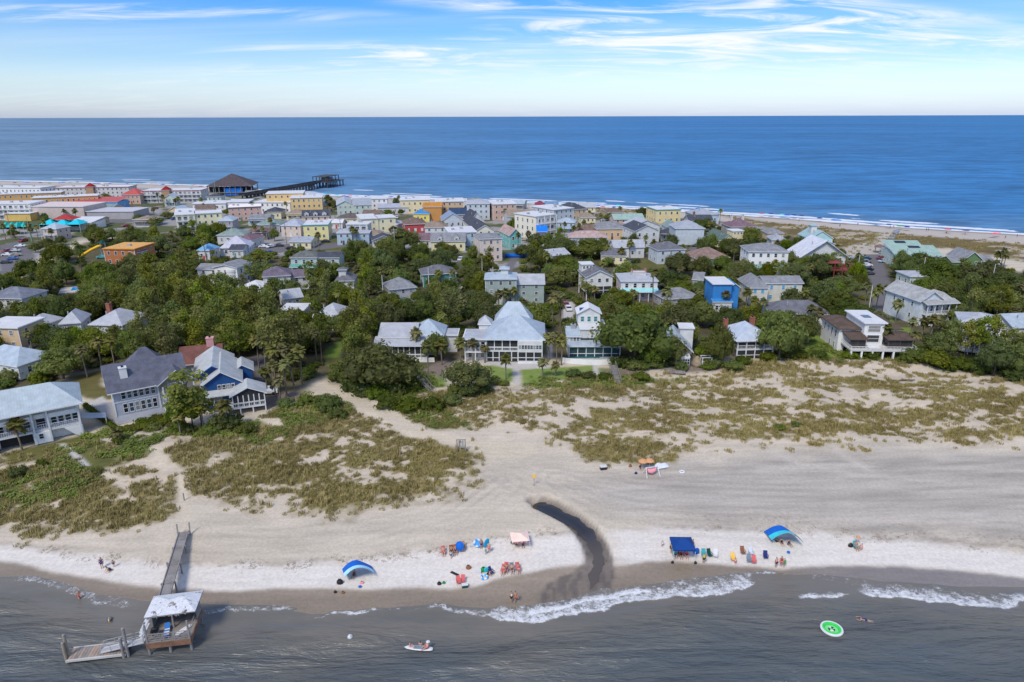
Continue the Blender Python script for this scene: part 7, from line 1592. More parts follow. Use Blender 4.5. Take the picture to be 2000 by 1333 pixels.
def cooler(px, py, label, colr, s=1.0):
    p = G(px, py); o = empty('cooler', p, R(12)); o.scale = (s,) * 3; tag(o, label, 'cooler')
    MB().box(-.36, .36, -.22, .22, 0, .36, colr).build('body', o); MB().box(-.38, .38, -.24, .24, .362, .45, WHITE).build('lid', o); MB().tube([(-.39, 0, .3), (-.42, 0, .5), (.42, 0, .5), (.39, 0, .3)], .02, WHITE, 5).build('handle', o)
def sail_canopy(px, py, label, blue, teal, face=0, s=1.0, flip=1):
    """wind-blown stretch canopy: an arched cloth on one bent pole, its tail fluttering"""
    p = G(px, py); o = empty('sail_canopy', p, R(face)); o.scale = (s * flip, s, s); tag(o, label, 'canopy')
    def surf_(u, v):     # u along the arch, v from the high front to the low tail
        t = -1 + 2 * u; x = 1.9 * t; z = 2.35 * (1 - .62 * t * t) * (1 - .30 * v) + .12 * math.sin(6 * u + 4 * v) * v; y = -1.2 + 2.6 * v + .35 * t * t; return (x + .5 * v, -y, z - .25 * v * abs(t))
    nu, nv = 14, 8
    def strip(v0, v1, mt, nm):
        m = MB(); k = 5; vs = [surf_(i / nu, v0 + (v1 - v0) * j / k) for j in range(k + 1) for i in range(nu + 1)]
        fs = [(j*(nu+1)+i, j*(nu+1)+i+1, (j+1)*(nu+1)+i+1, (j+1)*(nu+1)+i) for j in range(k) for i in range(nu)]
        m.add(vs, fs, mt); m.add([(a, b, c - .02) for a, b, c in vs], [f[::-1] for f in fs], mt); m.build(nm, o, smooth=True)
    strip(0, .42, teal, 'pale_panel'); strip(.42, 1.0, blue, 'blue_panel')
    m = MB(); m.tube([surf_(i / 10, .02) for i in range(11)], .025, METALG, 6); m.build('pole', o); bb = MB(); bb.lathe([(.2, 0), (.22, .1), (.08, .2), (.02, .22)], blue, 8, (0, 1.9, 0)); bb.build('sandbag', o)
    for x in (-1.7, 1.7): MB().tube([(x, 1.0, 1.0), (x * 1.1, 1.9, .05)], .012, WHITE, 4).build('guy_line', o)
    return o
DEEPBL = cloth('royal_blue', 20, 98, 190); TEALC = cloth('teal_cloth', 60, 200, 210); PALEC = cloth('pale_aqua', 170, 220, 235); NAVYC = cloth('navy_canopy', 14, 62, 128)
REDC = cloth('coral_red', 206, 104, 100); GREENC = cloth('green', 30, 140, 70); YELC = cloth('yellow', 232, 186, 88); TURQ = cloth('turquoise', 66, 158, 160); BRNC = cloth('brown', 140, 92, 66); GRYC = cloth('slate_grey', 120, 132, 142); PINKC = cloth('pink', 232, 150, 160); NAVY2 = cloth('navy2', 40, 52, 110); PURP = cloth('purple', 92, 66, 110); SKYC = cloth('sky', 70, 160, 225); DKG = cloth('dark_green', 20, 70, 66); LIMEC = cloth('lime', 196, 206, 60); LTGR = cloth('light_grey', 205, 208, 214)
sail_canopy(704, 1128, 'blue and pale aqua sail canopy on the left beach', DEEPBL, PALEC, 190, 1.05)
person(692, 1125, 'person in brown sitting under the left blue sail canopy', 'ground', -10, 1, cloth('maroon', 90, 50, 50), None, 1, 'b')
bag(664, 1140, 'black bag on disturbed sand left of the blue sail canopy', BLACK, .6); bag(707, 1140, 'small pinkish bag on the sand below the blue sail canopy', PINKC, .35)
for q, (px, py, lb) in enumerate(((655, 1158, 'small dark float lying at the wet sand edge, the left one'), (670, 1159, 'small brown float lying at the wet sand edge, the right one'))): bag(px, py, lb, BLACK if q == 0 else BRNC, .3, 'float', 'float')
person(200, 1110, 'person in dark purple standing on the sand left of the walkway', 'stand', 20, 1.05, PURP, NAVY2, 1, 'b'); person(215, 1116, 'person in purple crouching over the sand left of the walkway', 'crouch', -40, 1, PURP, BLACK, 1); person(223, 1108, 'small person in olive standing behind the crouching one', 'stand', 200, .72, cloth('olive', 120, 120, 80), None, 0)
person(156, 1174, 'person in red swimwear wading left of the dock house', 'walk', 60, 1.0, None, REDC, 0, pos=at(156, 1174, -.35))
bd = empty('pelican', at(214, 1212, .05), R(30)); tag(bd, 'grey pelican floating on the water left of the dock house', 'bird')
m = MB(); m.tube([(0, .45, .12), (0, .3, .16), (0, 0, .16), (0, -.3, .18), (0, -.42, .3), (0, -.40, .52), (0, -.46, .60), (0, -.56, .60)], [.03, .16, .22, .17, .08, .06, .075, .05], mat('grey_feathers', (.30, .28, .26), .8, .3, 4), 10); m.build('body', bd, smooth=True); MB().tube([(0, -.55, .6), (0, -.8, .46), (0, -.98, .38)], [.05, .04, .012], YELC, 8).build('bill', bd)
for s_ in (-1, 1): m = MB(); m.tube([(s_ * .2, -.2, .2), (s_ * .23, .1, .22), (s_ * .1, .5, .2)], [.06, .12, .02], mat('dark_feathers', (.12, .11, .10), .8, .3, 4), 8); m.build('wing', bd)
by = empty('mooring_buoy', at(684, 1245, .0), R(20)); tag(by, 'small white mooring buoy floating offshore of the left beach', 'buoy'); MB().lathe([(.02, -.3), (.28, -.1), (.34, .15), (.2, .45), (.05, .52)], WHITE, 12).build('body', by, rot=(R(35), 0, 0), smooth=True); MB().tube([(0, -.3, .42), (0, -.42, .5), (0, -.3, .58)], .03, METALG, 5).build('ring', by)
# paddlers
sb = empty('surfboard', at(818, 1267, .06), R(-6)); tag(sb, 'white stand-up paddle board floating with three people around it', 'paddle board')
m = MB(); m.tube([(-1.75, 0, .0), (-1.4, 0, 0), (-.5, 0, 0), (.6, 0, 0), (1.45, 0, 0), (1.7, 0, 0)], [.04, .26, .40, .42, .32, .2], WHITE, 14); m.v = [(a, b, c * .2 + .08) for a, b, c in m.v]; m.build('hull', sb, smooth=True); MB().box(-.6, .9, -.26, .26, .165, .18, GRYC).build('deck_pad', sb)
person(0, 0, 'person in a white hat kneeling on the right end of the white paddle board', 'ground', -60, 1, PINKC, REDC, 2, pos=loc_in(sb, (1.0, 0, .18)), hat=WHITE); person(0, 0, 'child sitting on the left nose of the white paddle board', 'ground', 80, .7, None, PINKC, 0, pos=loc_in(sb, (-1.0, 0, .18))); person(822, 1276, 'swimmer with bare shoulders holding the near edge of the white paddle board', 'stand', 170, 1, None, None, 1, pos=at(822, 1275, -1.2))
# group by the wrack line
SEATED = [(866, 1083, 'red-haired person leftmost in the seated row by the weed line', 0), (882, 1081, 'person in dark swimwear second from left in the seated row', 1), (890, 1080, 'tanned person third from left in the seated row', 1), (905, 1073, 'person seated at the right end of the row beside the blue umbrella', 0)]
for i, (px, py, lb, h) in enumerate(SEATED): c = chair(px, py, ['orange', 'brown', 'rust', 'tan'][i] + ' low chair under the person ' + ['leftmost', 'second from left', 'third from left', 'at the right end'][i] + ' in the seated row', [REDC, BRNC, cloth('rust', 170, 90, 60), cloth('tan', 196, 150, 110)][i], 10, None, 'chairs of the seated row', 1.0); person(0, 0, lb, 'chair', 10, 1, None, [REDC, BLACK, NAVY2, cloth('orange', 220, 120, 60)][i], h, 'b' if i in (1, 2) else 'a', None, Vector(c.location))
person(881, 1091, 'child in white and pale blue shirt standing before the seated row', 'walk', 30, .72, PALEC, NAVY2, 1)
def umbrella(px, py, label, colr, colr2=None, h=2.2, r=1.1, tilt=0, group=None, pos=None, name='beach_umbrella'):
    p = pos or G(px, py); o = empty(name, p, rng.uniform(0, 6)); tag(o, label, 'umbrella', group); n = 8; m = MB()
    vs = [(0, 0, .45)] + [(r * .55 * math.cos(2*math.pi*i/n), r * .55 * math.sin(2*math.pi*i/n), .32) for i in range(n)] + [(r * math.cos(2*math.pi*i/n), r * math.sin(2*math.pi*i/n), 0) for i in range(n)]
    for i in range(n):
        j = (i + 1) % n; q = [(0, 1 + i, 1 + j), (1 + i, 1 + n + i, 1 + n + j, 1 + j)]; m.add(vs, q, colr if (i % 2 == 0 or not colr2) else colr2)
    m.build('canopy', o, (0, 0, h - .45), (R(tilt), 0, 0)); MB().tube([(0, 0, -.3), (0, 0, h)], .025, WHITE, 6).build('pole', o); return o
umbrella(898, 1079, 'small blue tilted sunshade at the right of the seated row', DEEPBL, None, 1.5, .7, 60)
def boardobj(px, py, label, colr, L_=1.6, w=.35, tilt=70, face=20, name='surfboard', cat='surfboard'):
    p = G(px, py); o = empty(name, p, R(face)); tag(o, label, cat); m = MB(); m.tube([(0, 0, -L_ * .05), (0, 0, L_ * .12), (0, 0, L_ * .5), (0, 0, L_ * .82), (0, 0, L_)], [.12, w * .85, w, w * .75, .05], colr, 14); m.v = [(a, b * .14, c) for a, b, c in m.v]; m.build('board', o, rot=(R(90 - tilt), 0, 0), smooth=True)
    MB().box(-.01, .01, .02, .12, .15, .35, BLACK).build('fin', o); return o
boardobj(949, 1070, 'turquoise surfboard held upright by two people', cloth('turq_board', 30, 170, 215), 2.1, .42, 72, 25)
rg = empty('inflatable_ring', G(933, 1069), R(10)); tag(rg, 'round blue and white inflatable ring held up beside the turquoise surfboard', 'inflatable ring')
def torus(R1, r, mt, nm, par, mt2=None, n=24, k=8, rot=(0, 0, 0), loc=(0, 0, 0)):
    m = MB(); 
    P_ = lambda a, b: ((R1 + r * math.cos(b)) * math.cos(a), (R1 + r * math.cos(b)) * math.sin(a), r * math.sin(b))
    for i in range(n):
        a0, a1 = 2*math.pi*i/n, 2*math.pi*(i+1)/n
        for j in range(k): b0, b1 = 2*math.pi*j/k, 2*math.pi*(j+1)/k; m.add([P_(a0, b0), P_(a1, b0), P_(a1, b1), P_(a0, b1)], [(0, 1, 2, 3)], mt2 if (mt2 and (i // 3) % 2) else mt)
    return m.build(nm, par, loc, rot, True)
torus(.48, .16, SKYC, 'tube', rg, WHITE, rot=(R(65), 0, 0), loc=(0, 0, .7)); m = MB(); m.lathe([(.02, 0), (.36, 0)], SKYC, 16); m.build('floor', rg, (0, 0, .7), (R(65), 0, 0))
person(940, 1072, 'person in dark swimwear holding the round blue ring', 'stand', 20, .95, None, NAVY2, 1, 'b'); person(955, 1080, 'person in red swimwear standing by the turquoise surfboard', 'stand', -20, 1, None, REDC, 0); person(949, 1083, 'child in turquoise shirt before the turquoise surfboard', 'stand', 0, .62, TURQ, TURQ, 2)
# pale tent
tn_ = empty('beach_tent', G(1015, 1066), R(8)); tag(tn_, 'pale peach pop-up beach tent with scalloped edge beside the creek', 'tent')
PCH = cloth('peach', 240, 208, 190); m = MB(); m.add([(-1.3, -1.1, 1.45), (1.3, -1.1, 1.45), (1.3, 1.1, 1.6), (-1.3, 1.1, 1.6), (0, 0, 2.15)], [(0, 1, 4), (1, 2, 4), (2, 3, 4), (3, 0, 4)], PCH)
for i in range(8): x = -1.3 + 2.6 * i / 8; m.add([(x, -1.12, 1.45), (x + .325, -1.12, 1.45), (x + .16, -1.16, 1.15)], [(0, 2, 1), (0, 1, 2)], PINKC if i % 2 else PCH)
m.build('canopy', tn_)
for x in (-1.25, 1.25):
    for y in (-1.05, 1.05): MB().tube([(x * 1.1, y * 1.1, 0), (x, y, 1.5)], .03, WHITE, 5).build('leg', tn_)
person(0, 0, 'person in red sitting in the shade of the peach tent', 'ground', 0, 1, REDC, None, 1, 'b', None, loc_in(tn_, (.5, 0, 0))); person(0, 0, 'person in pink sitting at the left under the peach tent', 'ground', 30, .9, PINKC, None, 2, 'a', None, loc_in(tn_, (-.5, .2, 0))); bag(1002, 1062, 'dark green bag at the left leg of the peach tent', DKG, .5)
# scattered gear on the left beach
tw = lambda px, py, lb, c, sx=.9, sy=1.7, f=20: tag(MB().box(-sx / 2, sx / 2, -sy / 2, sy / 2, 0, .05, c).build('beach_towel', None, G(px, py) + Vector((0, 0, .02)), (0, 0, R(f))), lb, 'towel')
tw(888, 1121, 'dark towel lying alone on the pale sand', BLACK, .4, 1.3, 55); bag(915, 1111, 'brown backpack on the sand between the two groups', BRNC, .5); bag(858, 1142, 'small black ball bag near the wet sand edge', BLACK, .4); bag(867, 1140, 'tiny green toy bucket beside the black ball bag', GREENC, .3, 'toy_bucket', 'bucket')
chair(896, 1141, 'coral red folding chair, the left one of the pair near the wet sand', REDC, 15); chair(904, 1139, 'coral red folding chair, the right one of the pair near the wet sand', REDC, 0); cooler(908, 1147, 'dark green cooler with white lid below the red chairs', DKG, 1.1)
cooler(934, 1120, 'white cooler with pale lid left of the turquoise inflatables', WHITE, 1.0); boardobj(950, 1118, 'pale turquoise bodyboard standing among the beach toys', TEALC, 1.1, .35, 75, 10, 'bodyboard', 'bodyboard'); bag(945, 1116, 'green tote bag beside the turquoise bodyboard', GREENC, .6); chair(960, 1122, 'navy blue folding chair right of the beach toys', NAVY2, 40)
bl = empty('inflatable_ring', G(946, 1129), 0); tag(bl, 'white and blue ring lying flat before the turquoise bodyboard', 'inflatable ring'); torus(.42, .15, WHITE, 'tube', bl, SKYC, loc=(0, 0, .14)); person(954, 1124, 'person in black bending over the beach toys', 'crouch', 70, .95, BLACK, BLACK, 1)
boardobj(949, 1108, 'slim light blue board lying behind the beach toys', PALEC, 1.0, .25, 30, 0, 'bodyboard', 'bodyboard')
for i, (px, py, lb) in enumerate(((983, 1120, 'person leftmost of the four in coral chairs by the creek mouth'), (989, 1116, 'person second from left of the four in coral chairs'), (1000, 1117, 'person third from left of the four in coral chairs'), (1012, 1116, 'person rightmost of the four in coral chairs by the creek mouth'))):
    c = chair(px, py, 'coral chair under the ' + ['leftmost', 'second', 'third', 'rightmost'][i] + ' of the four people by the creek mouth', REDC if i != 2 else GRYC, 8 * i - 10, None, 'coral chairs by the creek mouth', 1.05); person(0, 0, lb, 'chair', 8 * i - 10, 1, REDC if i in (0, 3) else None, [REDC, NAVY2, BLACK, PINKC][i], [0, 1, 1, 0][i], 'ab'[i % 2], None, Vector(c.location))
person(999, 1177, 'person with white top walking on wet sand, left of a pair', 'walk', 30, 1, WHITE, BLACK, 1, 'b'); person(1007, 1177, 'tanned person in rust swimwear walking on wet sand, right of a pair', 'walk', 10, 1.02, None, cloth('rust', 170, 90, 60), 1, 'b')
# right beach: canopy and chairs
cn = empty('pop_up_canopy', G(1331, 1086), R(-2)); tag(cn, 'navy blue square pop-up canopy on thin legs', 'canopy'); m = MB()
w_ = 1.55; rvv = [(-w_, -w_, 2.1), (w_, -w_, 2.1), (w_, w_, 2.1), (-w_, w_, 2.1), (-.4, 0, 2.95), (.4, 0, 2.95)]; m.add(rvv, [(0, 1, 5, 4), (1, 2, 5), (2, 3, 4, 5), (3, 0, 4)], NAVYC)
m.add(rvv[:4] + [(a, b, 1.85) for a, b, c in rvv[:4]], [(0, 4, 5, 1), (1, 5, 6, 2), (2, 6, 7, 3), (3, 7, 4, 0)], NAVYC); m.build('canopy', cn)
for x in (-1.5, 1.5):
    for y in (-1.5, 1.5): MB().tube([(x, y, 0), (x, y, 2.1)], .035, WHITE, 6).build('leg', cn); 
for x in (-1.6, 1.6): bag(0, 0, ('left' if x < 0 else 'right') + ' black sand weight at a front leg of the navy canopy', BLACK, .3, 'sand_weight', 'weight').location = loc_in(cn, (x, -1.7, 0))
for i, x in enumerate((-1.0, -.2, .6)): c = chair(0, 0, ['teal', 'red', 'coral'][i] + ' chair in the shade of the navy canopy', [TURQ, cloth('deep_red', 160, 50, 50), REDC][i], 0, loc_in(cn, (x, -.3, 0)), 'chairs under the navy canopy', 1.0); person(0, 0, ['person in teal', 'person in dark red', 'person in coral'][i] + ' sitting under the navy canopy', 'chair', 0, 1, [TURQ, cloth('deep_red', 160, 50, 50), REDC][i], None, 1, 'ab'[i % 2], None, Vector(c.location))
person(1310, 1080, 'person in black standing at the left leg of the navy canopy', 'stand', 90, 1, BLACK, BLACK, 1); person(1352, 1073, 'person in maroon standing at the right back of the navy canopy', 'stand', -60, 1, cloth('maroon', 90, 50, 50), NAVY2, 1, 'b'); person(1293, 1068, 'small child in pale shirt standing left of the navy canopy', 'stand', 0, .65, LTGR, LTGR, 2)
boardobj(1359, 1083, 'blue bodyboard standing right of the navy canopy', DEEPBL, 1.4, .45, 75, 0, 'bodyboard', 'bodyboard')
for px, py, lb, c in ((1374, 1088, 'teal folding chair right of the blue bodyboard', TURQ), (1386, 1088, 'dark green folding chair between the teal and the white one', DKG), (1397, 1089, 'white folding chair right of the dark green one', WHITE), (1451, 1083, 'brown reclining chair behind the yellow one', BRNC), (1467, 1084, 'light grey folding chair right of the brown recliner', LTGR), (1463, 1099, 'slate grey folding chair left of the red one', GRYC), (1472, 1101, 'bright red folding chair right of the slate grey one', REDC), (1495, 1092, 'navy folding chair left of the three standing people', NAVY2), (1432, 1096, 'yellow folding chair with a child beside it', YELC)): chair(px, py, lb, c, rng.uniform(-15, 15), s=1.0)
person(1374, 1101, 'person in a lime swimsuit standing at the wet sand below the teal chair', 'stand', 10, 1, LIMEC, cloth('black2', 20, 20, 20), 1); person(1436, 1099, 'child in pink sitting before the yellow chair', 'ground', 0, .75, PINKC, None, 0)
person(1515, 1109, 'person in pink standing leftmost of three at the water edge', 'stand', 20, 1, PINKC, BLACK, 0); person(1525, 1107, 'person in dark red standing in the middle of three at the water edge', 'stand', -10, 1, cloth('deep_red', 160, 50, 50), REDC, 1, 'b'); person(1531, 1108, 'child in green standing rightmost of three at the water edge', 'stand', 0, .85, GREENC, GREENC, 0)
sail_canopy(1534, 1062, 'blue and turquoise sail canopy with fluttering tail on the right beach', DEEPBL, TEALC, 170, 1.15)
person(1526, 1062, 'person in black sitting at the left under the right sail canopy', 'ground', 0, 1, BLACK, None, 1); person(1540, 1064, 'person in navy sitting at the right under the right sail canopy', 'ground', 20, 1, NAVY2, None, 1, 'b'); person(1517, 1058, 'person in dark shorts lying back behind the right sail canopy', 'ground', 90, .95, None, BLACK, 1, 'b')
c = chair(1671, 1072, 'turquoise low chair of the couple near the right weed line', TURQ, 0); person(0, 0, 'person in turquoise sitting in the low chair near the right weed line', 'chair', 0, 1, None, TURQ, 1, 'b', None, Vector(c.location)); person(1681, 1073, 'person in pink lying beside the turquoise chair', 'ground', -60, 1, PINKC, TURQ, 0); umbrella(1674, 1064, 'closed tan parasol standing behind the turquoise chair', cloth('tan', 196, 150, 110), None, 1.6, .35); bag(1661, 1068, 'dark bag left of the turquoise chair', BLACK, .5)
# ring float and swimmer
fl_ = empty('float_tube', at(1624, 1231, .05), R(15)); tag(fl_, 'large round green and white inflatable float on the river', 'inflatable float')
GRN_ = cloth('bright_green', 60, 200, 90); torus(1.18, .16, WHITE, 'outer_tube', fl_, None, 28, 8, loc=(0, 0, .2)); torus(.98, .2, GRN_, 'inner_tube', fl_, None, 28, 8, loc=(0, 0, .17)); MB().lathe([(.02, 0.06), (.95, .1)], cloth('pale_green', 120, 215, 130), 20).build('floor', fl_); torus(.3, .1, DKG, 'cup_ring', fl_, WHITE, 16, 6, loc=(0, 0, .16))
person(1690, 1211, 'swimmer in a dark shirt floating right of the green float', 'swim', -110, 1, NAVY2, NAVY2, 1, pos=at(1690, 1211, .0))
# upper beach camp, sign, posts
for i, (px, py, lb) in enumerate(((1255, 916, 'orange straw umbrella, the left one of two by the dune grass'), (1268, 915, 'orange straw umbrella, the right one of two by the dune grass'))): umbrella(px, py, lb, cloth('straw', 205, 150, 105), None, 1.9, .85)
person(1250, 915, 'person in black sitting left of the straw umbrellas', 'ground', 0, 1, BLACK, None, 1); person(1263, 921, 'person in red sitting under the straw umbrellas', 'ground', 10, 1, REDC, None, 1, 'b')
hs = empty('hammock_stand', G(1272, 928), R(15)); tag(hs, 'white A-frame hammock stand below the straw umbrellas', 'hammock stand')
for x in (-1.2, 1.2):
    for y in (-.6, .6): MB().beam((x, y * 1.5, 0), (x * .9, 0, 1.5), .12, .12, WHITE).build('leg', hs)
MB().beam((-1.1, 0, 1.5), (1.1, 0, 1.5), .12, .12, WHITE).build('top_bar', hs); m = MB(); m.tube([(-1.0, 0, 1.35), (-.5, 0, .85), (0, 0, .7), (.5, 0, .85), (1.0, 0, 1.35)], [.05, .35, .45, .35, .05], PINKC, 10); m.v = [(a, b, c) for a, b, c in m.v]; m.build('sling', hs, smooth=True)
m = MB(); k = 8
vs = [(-1.2 + 2.4 * i / k, -.7 + 1.4 * j / k, .15 + .75 * math.exp(-((i - 2) ** 2 + (j - 5) ** 2) / 4) + .65 * math.exp(-((i - 6) ** 2 + (j - 4) ** 2) / 5)) for j in range(k + 1) for i in range(k + 1)]
m.add(vs, [(j*(k+1)+i, j*(k+1)+i+1, (j+1)*(k+1)+i+1, (j+1)*(k+1)+i) for j in range(k) for i in range(k)], LTGR); tag(m.build('draped_sheet', None, G(1291, 913), (0, 0, .3), True), 'pale sheet draped over gear right of the straw umbrellas', 'sheet')
rr_ = empty('inflatable_ring', G(1332, 923)); tag(rr_, 'white ring lying on the sand right of the draped sheet', 'inflatable ring'); torus(.4, .14, WHITE, 'tube', rr_, loc=(0, 0, .12))
cooler(1178, 917, 'black bin standing alone on the sand left of the straw umbrellas', BLACK, 1.5); bag(1231, 912, 'brown bag left of the straw umbrellas', BRNC, .4); bag(1242, 926, 'small blue bag below the straw umbrellas', NAVY2, .35)
sg_ = empty('beach_sign', G(1043, 949)); tag(sg_, 'yellow sign on a thin post above the creek head', 'sign'); MB().tube([(0, 0, -.3), (0, 0, 2.0)], .045, WOODP, 6).build('post', sg_); MB().box(-.34, .34, -.06, -.045, 1.45, 2.05, YELC).build('board', sg_)
gf = empty('beach_access_frame', G(901, 884)); tag(gf, 'dark post frame with hanging boards at the end of the sand path', 'post frame')
for x in (-.75, .75): MB().box(x - .09, x + .09, -.09, .09, -.3, 2.5, OLDW).build('post', gf)
MB().box(-.9, .9, -.06, .06, 2.5, 2.62, OLDW).build('crossbar', gf)
for x in (-.3, .3): MB().box(x - .16, x + .16, -.03, .03, 1.0, 2.4, OLDW if x < 0 else METALG).build('board', gf)
mk = empty('marker_post', G(360, 978)); tag(mk, 'short dark marker post on the trail above the walkway', 'post'); MB().box(-.07, .07, -.07, .07, -.2, 1.3, OLDW).build('shaft', mk); MB().box(-.1, .1, -.1, .1, 1.3, 1.36, METALG).build('cap', mk)
def stairs_on_dune(pa, pb, za, zb, w, label, name='dune_stairs', cat='boardwalk'):
    a = G(*pa); b = G(*pb); a.z += za; b.z += zb; d = b - a; o = empty(name, a, math.atan2(d.y, d.x)); tag(o, label, cat); Ln = math.hypot(d.x, d.y); n = max(5, int(Ln / .5))
    for i in range(n): t = (i + .5) / n; MB().box(Ln * i / n + .02, Ln * (i + 1) / n - .02, -w / 2, w / 2, d.z * t - .06, d.z * t, rng.choice([OLDW, WOODP])).build('tread', o)
    for s_ in (-1, 1):
        m = MB(); m.beam((0, s_ * w / 2, .95), (Ln, s_ * w / 2, d.z + .95), .09, .09, OLDW)
        for i in range(6): t = i / 5; m.beam((Ln * t, s_ * w / 2, d.z * t - 1), (Ln * t, s_ * w / 2, d.z * t + .95), .1, .1, OLDW, (1, 0, 0))
        m.build('handrail', o)
stairs_on_dune((1208, 752), (1196, 724), .3, 1.4, 1.3, 'grey wooden stairs leading over the green dune below the white terrace house')
stairs_on_dune((842, 766), (818, 746), .2, 1.2, 1.1, 'white-grey boardwalk beside the great bushes at the lawn edge')
dk = empty('driftwood_log', G(1770, 745), R(4)); tag(dk, 'dark driftwood log lying on the upper right dunes', 'driftwood'); MB().tube([(-2.2, 0, .15), (-1, .05, .28), (.6, -.05, .25), (2.1, .1, .2)], [.12, .24, .22, .1], BARK, 8).build('log', dk); MB().tube([(.4, 0, .3), (.8, .2, .8)], [.08, .03], BARK, 6).build('branch', dk)
fps = empty('sand_fence', G(1240, 782)); tag(fps, 'line of thin fence stakes standing in the dune sand', 'fence')
for i in range(9): q = G(1190 + i * 13, 786 - i * .8 - (i % 2) * 6) - fps.location; MB().box(q.x - .05, q.x + .05, q.y - .05, q.y + .05, q.z - .2, q.z + 1.4, OLDW).build('stake', fps)
# terrace things in front of the houses
rkx = empty('boulder', G(1361, 716), R(20)); tag(rkx, 'tall tan boulder standing on the patio beside the arbour', 'boulder'); m = MB(); m.lathe([(1.1, 0), (1.2, .6), (.95, 1.6), (.6, 2.3), (.05, 2.7)], mat('tan_rock', (.30, .23, .15), .9, .3, 1.2, .5), 9); m.v = [(a + .12 * math.sin(7 * c + b), b + .12 * math.cos(5 * c + a), c) for a, b, c in m.v]; m.build('rock', rkx)
ab = empty('arbour', G(1380, 718)); tag(ab, 'white open arbour frame on the patio right of the boulder', 'arbour')
for x in (-1.1, 1.1):
    for y in (0, 1.6): MB().box(x - .07, x + .07, y - .07, y + .07, 0, 2.4, TRIM).build('post', ab)
for y in (0, 1.6): MB().box(-1.3, 1.3, y - .05, y + .05, 2.4, 2.52, TRIM).build('beam', ab)
hm = empty('wooden_deck', G(1318, 728), R(-8)); tag(hm, 'low grey wooden deck on the patio left of the boulder', 'deck')
for i in range(8): MB().box(-2.4 + i * .6 + .02, -2.4 + i * .6 + .58, -1.2, 1.2, .2, .32, rng.choice([OLDW, WOODP])).build('board', hm)
for (pa, pb, h, w, lb) in (((168, 796), (226, 842), 1.3, 1.3, 'long clipped hedge beside the drive of the grey shingled house'), ((238, 846), (292, 838), 1.5, 1.8, 'clipped hedge along the base of the grey shingled house')):
    a, b = G(*pa), G(*pb); n = int((b - a).length / .9); L_ = [((b - a).x * i / n, (b - a).y * i / n, h * .5, w * .6, h * .55) for i in range(n + 1)]
    tag(inst('hedge', crown_mesh('hedge', L_, 90, .13, SHRUB_M, 77 + n, .85), None, (a.x, a.y, min(a.z, b.z))), lb, 'hedge')

# ------------------------------------------------------------------ vehicles and street things
def car_meshes():
    body = MB(); prof = [(-2.2, .35), (-2.25, .75), (-1.5, .92), (-.9, 1.42), (.7, 1.45), (1.35, 1.0), (2.15, .85), (2.25, .4)]
    pm = mat('car_paint', (.5, .5, .5), .3)
    vs = [(x, s_ * (.88 if z < 1.2 else .72), z) for s_ in (-1, 1) for x, z in prof]; n = len(prof)
    body.add(vs, [tuple(range(n - 1, -1, -1)), tuple(range(n, 2 * n))] + [(i, i + 1, n + i + 1, n + i) for i in range(n - 1)] + [(n - 1, 0, n, 2 * n - 1)], pm)
    gl = MB(); 
    for s_ in (-1, 1): gl.add([(-1.25, s_ * .86, 1.0), (1.15, s_ * .86, 1.02), (.62, s_ * .745, 1.38), (-.85, s_ * .745, 1.36)], [(0, 1, 2, 3) if s_ < 0 else (3, 2, 1, 0)], GLASS)
    gl.add([(.76, -.68, 1.43), (.76, .68, 1.43), (1.36, .8, 1.03), (1.36, -.8, 1.03)], [(3, 2, 1, 0)], GLASS); gl.add([(-.95, -.68, 1.41), (-.95, .68, 1.41), (-1.5, .8, .96), (-1.5, -.8, .96)], [(0, 1, 2, 3)], GLASS)
    wh = MB(); 
    for i in range(1): wh.tube([(0, -.12, 0), (0, .12, 0)], .33, BLACK, 12)
    return body, gl.mesh('windows'), wh.mesh('wheel')
CB, CG, CW = car_meshes()
def car(px, py, label, rgb, face, s=1.0, pos=None, group=None):
    p = pos or G(px, py); o = empty('parked_car', (p.x, p.y, p.z + .02), R(face)); o.scale = (s,) * 3; tag(o, label, 'car', group); m = MB(); m.v = CB.v; m.f = CB.f; m.m = CB.m; m.mats = [mat('car_paint_%d%d%d' % tuple(int(c * 99) for c in rgb), rgb, .3, .05, .5, 0, .5)]; m.build('body', o); inst('windows', CG, o)
    for x in (-1.4, 1.4):
        for y in (-.8, .8): inst('wheel', CW, o, (x, y, .33))
    return o
